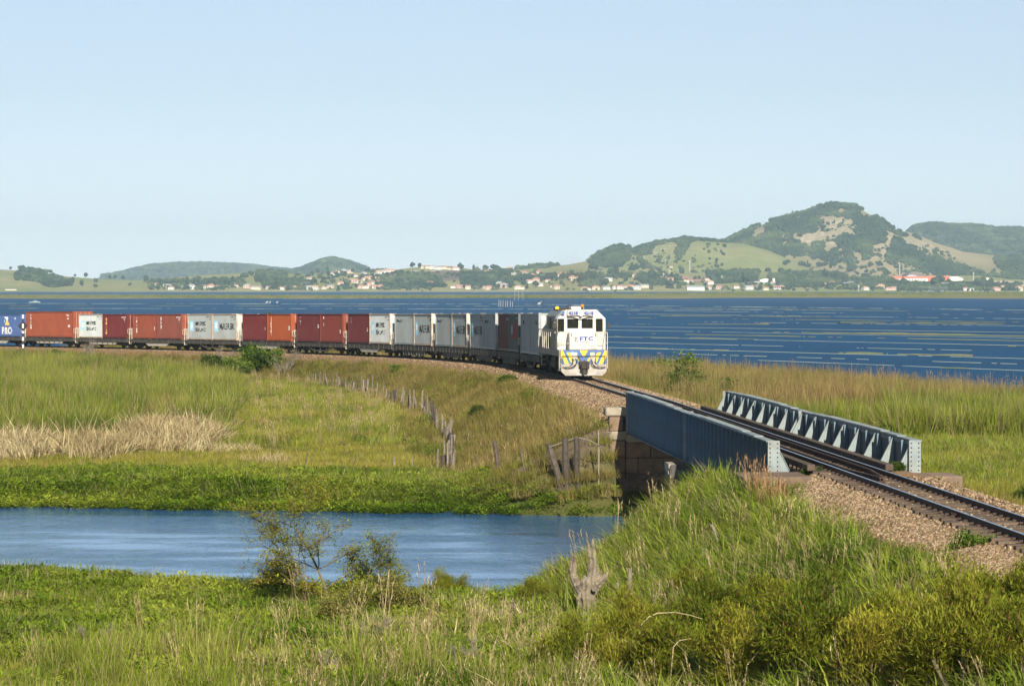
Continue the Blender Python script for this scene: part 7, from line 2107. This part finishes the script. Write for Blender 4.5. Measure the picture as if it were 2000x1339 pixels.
# ------------------------------------------------------------------ broken tree stump and posts in the foreground
sx0, sy0, sz0 = ground_pix(1150, 1215)
k_ = sy0 / F                     # metres per photograph pixel there
stump = thing('tree_stump', 'broken pale tree stump with splintered limbs on the near river bank', 'tree stump', (sx0, sy0, sz0))
def P3(px, py, dy=0): return ((px - 1150) * k_, dy, (1215 - py) * k_)
def limb(name, pts, rad, n=9, seed=0, jag=0.0):
    """rough barked limb: ridges run along it, its broken end is splintered"""
    rr = random.Random(seed); mb = MB(); n = max(n, 8) * 2; fine = []; fr_ = []
    for i in range(len(pts) - 1):
        for t in np.linspace(0, 1, 7)[:-1]:
            a, b = Vector(pts[i]), Vector(pts[i + 1]); fine.append(a.lerp(b, t) + Vector((rr.gauss(0, .006), rr.gauss(0, .006), 0))); fr_.append(rad[i] * (1 - t) + rad[i + 1] * t)
    fine.append(Vector(pts[-1])); fr_.append(rad[-1])
    mb.tube(fine, fr_, n)
    spikes = [rr.uniform(-jag, jag * 1.8) if k % 2 else rr.uniform(-jag, 0) for k in range(n)]
    rid = [1 + .22 * mnoise.noise(Vector((math.cos(k / n * 6.283) * 2.4, math.sin(k / n * 6.283) * 2.4, seed * 7.1))) + (.07 if k % 2 else -.07) for k in range(n)]
    for q in range(len(fine)):
        c = fine[q]
        for k in range(n):
            v = Vector(mb.v[q * n + k]); f = rid[k] * (1 + .16 * mnoise.noise(Vector((k * .9, q * .35, seed * 3.3))))
            v = c + (v - c) * f
            if q >= len(fine) - 2: v.z += spikes[k] * (1 if q == len(fine) - 1 else .4)
            mb.v[q * n + k] = v[:]
    return mb.build(name, M['bark'], stump)
limb('trunk', [P3(1148, 1240), P3(1151, 1200), P3(1149, 1165), P3(1150, 1140), P3(1152, 1128)], [.22, .175, .17, .19, .14], 12, 1, .08)
limb('limb', [P3(1142, 1168), P3(1129, 1148), P3(1120, 1128), P3(1119, 1108), P3(1120, 1090)], [.12, .105, .095, .085, .06], 9, 2, .12)
limb('limb', [P3(1152, 1165), P3(1164, 1150), P3(1176, 1136), P3(1184, 1128)], [.13, .12, .095, .06], 9, 3, .10)
limb('limb', [P3(1158, 1150, .1), P3(1166, 1134, .1), P3(1172, 1119, .1)], [.11, .09, .055], 9, 7, .12)
limb('splinter', [P3(1154, 1132, .05), P3(1155, 1100, .05), P3(1149, 1065, .05), P3(1145, 1043, .05)], [.075, .06, .032, .010], 6, 4, .04)
limb('splinter', [P3(1160, 1130, -.02), P3(1163, 1098, -.02), P3(1158, 1055, -.02)], [.045, .04, .022], 6, 5, .03)
limb('limb', [P3(1134, 1188, -.12), P3(1130, 1172, -.16), P3(1133, 1158, -.12)], [.05, .05, .03], 6, 6, .02)
mb = MB(); mb.cyl((P3(1160, 1150)[0], -.24, P3(1160, 1150)[2]), (P3(1160, 1150)[0], -.31, P3(1160, 1150)[2]), .065, 10); mb.build('branch_stub', M['bark'], stump)
single_post(1238, 1198, 1.0, .06, 'crooked grey post in the grass right of the tree stump', (-.10, 0), 'timber', 61)
single_post(1210, 1200, .7, .05, 'short broken stick between the stump and the crooked post', (-.05, 0), 'timber', 62)
single_post(1277, 1210, .45, .07, 'short dark stub right of the crooked post', (.0, 0), 'timber_dark', 63)
single_post(1412, 1085, .75, .055, 'grey snapped stick leaning in the tall bank grass', (-.35, 0), 'timber', 64)
single_post(1008, 1225, .6, .03, 'thin dark stick in the grass left of the bare soil', (-.12, 0), 'timber_dark', 65)
# arching dry canes on the slope
def cane(pts_px, Y, r, label):
    w = [pix(a, b, Y=Y) for a, b in pts_px]; o = w[0]
    g = ground_z(o[0], o[1]); mb = MB(); mb.tube([(p[0] - o[0], p[1] - o[1] + i * .05, p[2] - o[2]) for i, p in enumerate(w)], [r * (1 - .12 * i) for i in range(len(w))], 5)
    mb.tube([(0, 0, 0), (-.1, 0, g - o[2] - .1)], [r, r], 5)
    tag(mb.build('dry_cane', G['straw'], None, o), label, 'cane')
cane([(1252, 1222), (1268, 1206), (1285, 1199), (1320, 1198), (1350, 1204), (1374, 1212)], 56, .014, 'pale dry cane arching over the grass right of the stump')
cane([(1316, 1264), (1328, 1252), (1350, 1249), (1368, 1256)], 54, .011, 'short pale cane arching below the longer arching cane')
cane([(1460, 1300), (1474, 1285), (1488, 1268), (1506, 1250)], 50, .010, 'thin pale cane slanting on the lower right slope')

# ------------------------------------------------------------------ stakes and birds on the lake
def stakes(px, py, n, dx, h, label, group):
    for i in range(n):
        x, y, z = pix(px + i * dx + rnd.uniform(-1, 1), py, z=0)
        mb = MB(); mb.tube([(0, 0, -.5), (.1, 0, h * rnd.uniform(.7, 1.1))], [.09, .07], 5)
        tag(mb.build('net_stake', M['cream'], None, (x, y, z)), '%s, %s from the left' % (label, ORD[i]), 'stake', group)
stakes(1005, 586, 3, 7.5, 8, 'pale fishing net stake at the reed bed above the white containers', 'net stakes at the reed bed')
stakes(974, 599, 7, 4.4, 3.0, 'pale net stake in the lake just above the container roofs', 'net stakes above the train')
def egret(px, py, s, label):
    x, y, z = pix(px, py, z=0); mb = MB()
    mb.tube([(-.55, 0, .5), (-.2, 0, .75), (.25, 0, .8), (.5, 0, .7)], [.04, .24, .22, .07], 8); mb.tube([(.42, 0, .75), (.62, 0, 1.15), (.55, 0, 1.45), (.72, 0, 1.5)], [.10, .06, .06, .07], 6); mb.tube([(.72, 0, 1.5), (1.0, 0, 1.45)], [.05, .01], 5)
    mb.tube([(0, .08, .7), (.02, .08, -.1)], [.03, .03], 4); mb.tube([(.1, -.08, .7), (.12, -.08, -.1)], [.03, .03], 4)
    o = mb.build('bird', M['white'], None, (x, y, z), (0, 0, rnd.uniform(-.5, .5))); o.scale = (s, s, s); tag(o, label, 'bird')
egret(521, 593, 1.0, 'white wading bird on the lake above the maroon container, left of a pair')
egret(527, 593, .9, 'white wading bird on the lake above the maroon container, right of a pair')
egret(541, 593, .9, 'white wading bird alone right of the pair on the lake')
egret(1053, 597, 1.3, 'large white bird on the lake left of the amber beacon')
mb = MB(); mb.prism([(-3, .05), (3, .05), (2.4, .6), (-2.6, .55)], 'y', -.7, .7); mb.box(-.6, 1.2, -.5, .5, .56, 1.0)
tag(mb.build('boat', M['weed_pale'], None, pix(68, 591, z=0)), 'small pale boat on the lake at the left above the tall container', 'boat')

# ------------------------------------------------------------------ exhaust smoke and the air between here and the hills
def volume(name, aniso, dens, col, noise_scale=None):
    m, nt, N, L_ = nodes_of(name)
    out = N.new('ShaderNodeOutputMaterial'); v = N.new('ShaderNodeVolumePrincipled')
    v.inputs['Color'].default_value = (*col, 1); v.inputs['Density'].default_value = dens; v.inputs['Anisotropy'].default_value = aniso
    L_.new(v.outputs[0], out.inputs['Volume'])
    return m
SMK, nt, N, L_ = nodes_of('thin exhaust smoke')
out = N.new('ShaderNodeOutputMaterial'); v = N.new('ShaderNodeVolumePrincipled'); v.inputs['Color'].default_value = (.30, .27, .24, 1)
pos = N.new('ShaderNodeTexCoord').outputs['Object']
f_, _r = noise_fac(nt, pos, .55, .42, .75, 4)
ln = N.new('ShaderNodeVectorMath'); ln.operation = 'LENGTH'; L_.new(mapped(nt, pos, (.42, .30, .42)), ln.inputs[0])
fo = N.new('ShaderNodeMapRange'); fo.inputs[1].default_value = .25; fo.inputs[2].default_value = 1.0; fo.inputs[3].default_value = .16; fo.inputs[4].default_value = 0; L_.new(ln.outputs['Value'], fo.inputs[0])
mu = N.new('ShaderNodeMath'); mu.operation = 'MULTIPLY'; L_.new(f_, mu.inputs[0]); L_.new(fo.outputs[0], mu.inputs[1]); L_.new(mu.outputs[0], v.inputs['Density']); L_.new(v.outputs[0], out.inputs['Volume'])
b = bmesh.new(); bmesh.ops.create_icosphere(b, subdivisions=3, radius=1)
bmesh.ops.scale(b, vec=(2.4, 3.4, 2.4), verts=b.verts); me = bpy.data.meshes.new('exhaust_smoke'); b.to_mesh(me); b.free(); me.materials.append(SMK)
lx_, ly_, lz_, _p = track(9.0)
tag(link('exhaust_smoke', me, None, (lx_ - .2, ly_, lz_ + 5.3)), 'thin brown exhaust smoke drifting over the locomotive roof', 'smoke', kind='stuff')
HAZE = volume('pale lake air', 0.0, .000082, (.62, .83, 1.0))
mb = MB(); mb.box(-2650, 2650, -60, 9300, -3.2, 215)
o = mb.build('haze', HAZE, None, fix=True); tag(o, 'pale blue air over the lake toward the hills', 'haze', kind='stuff')
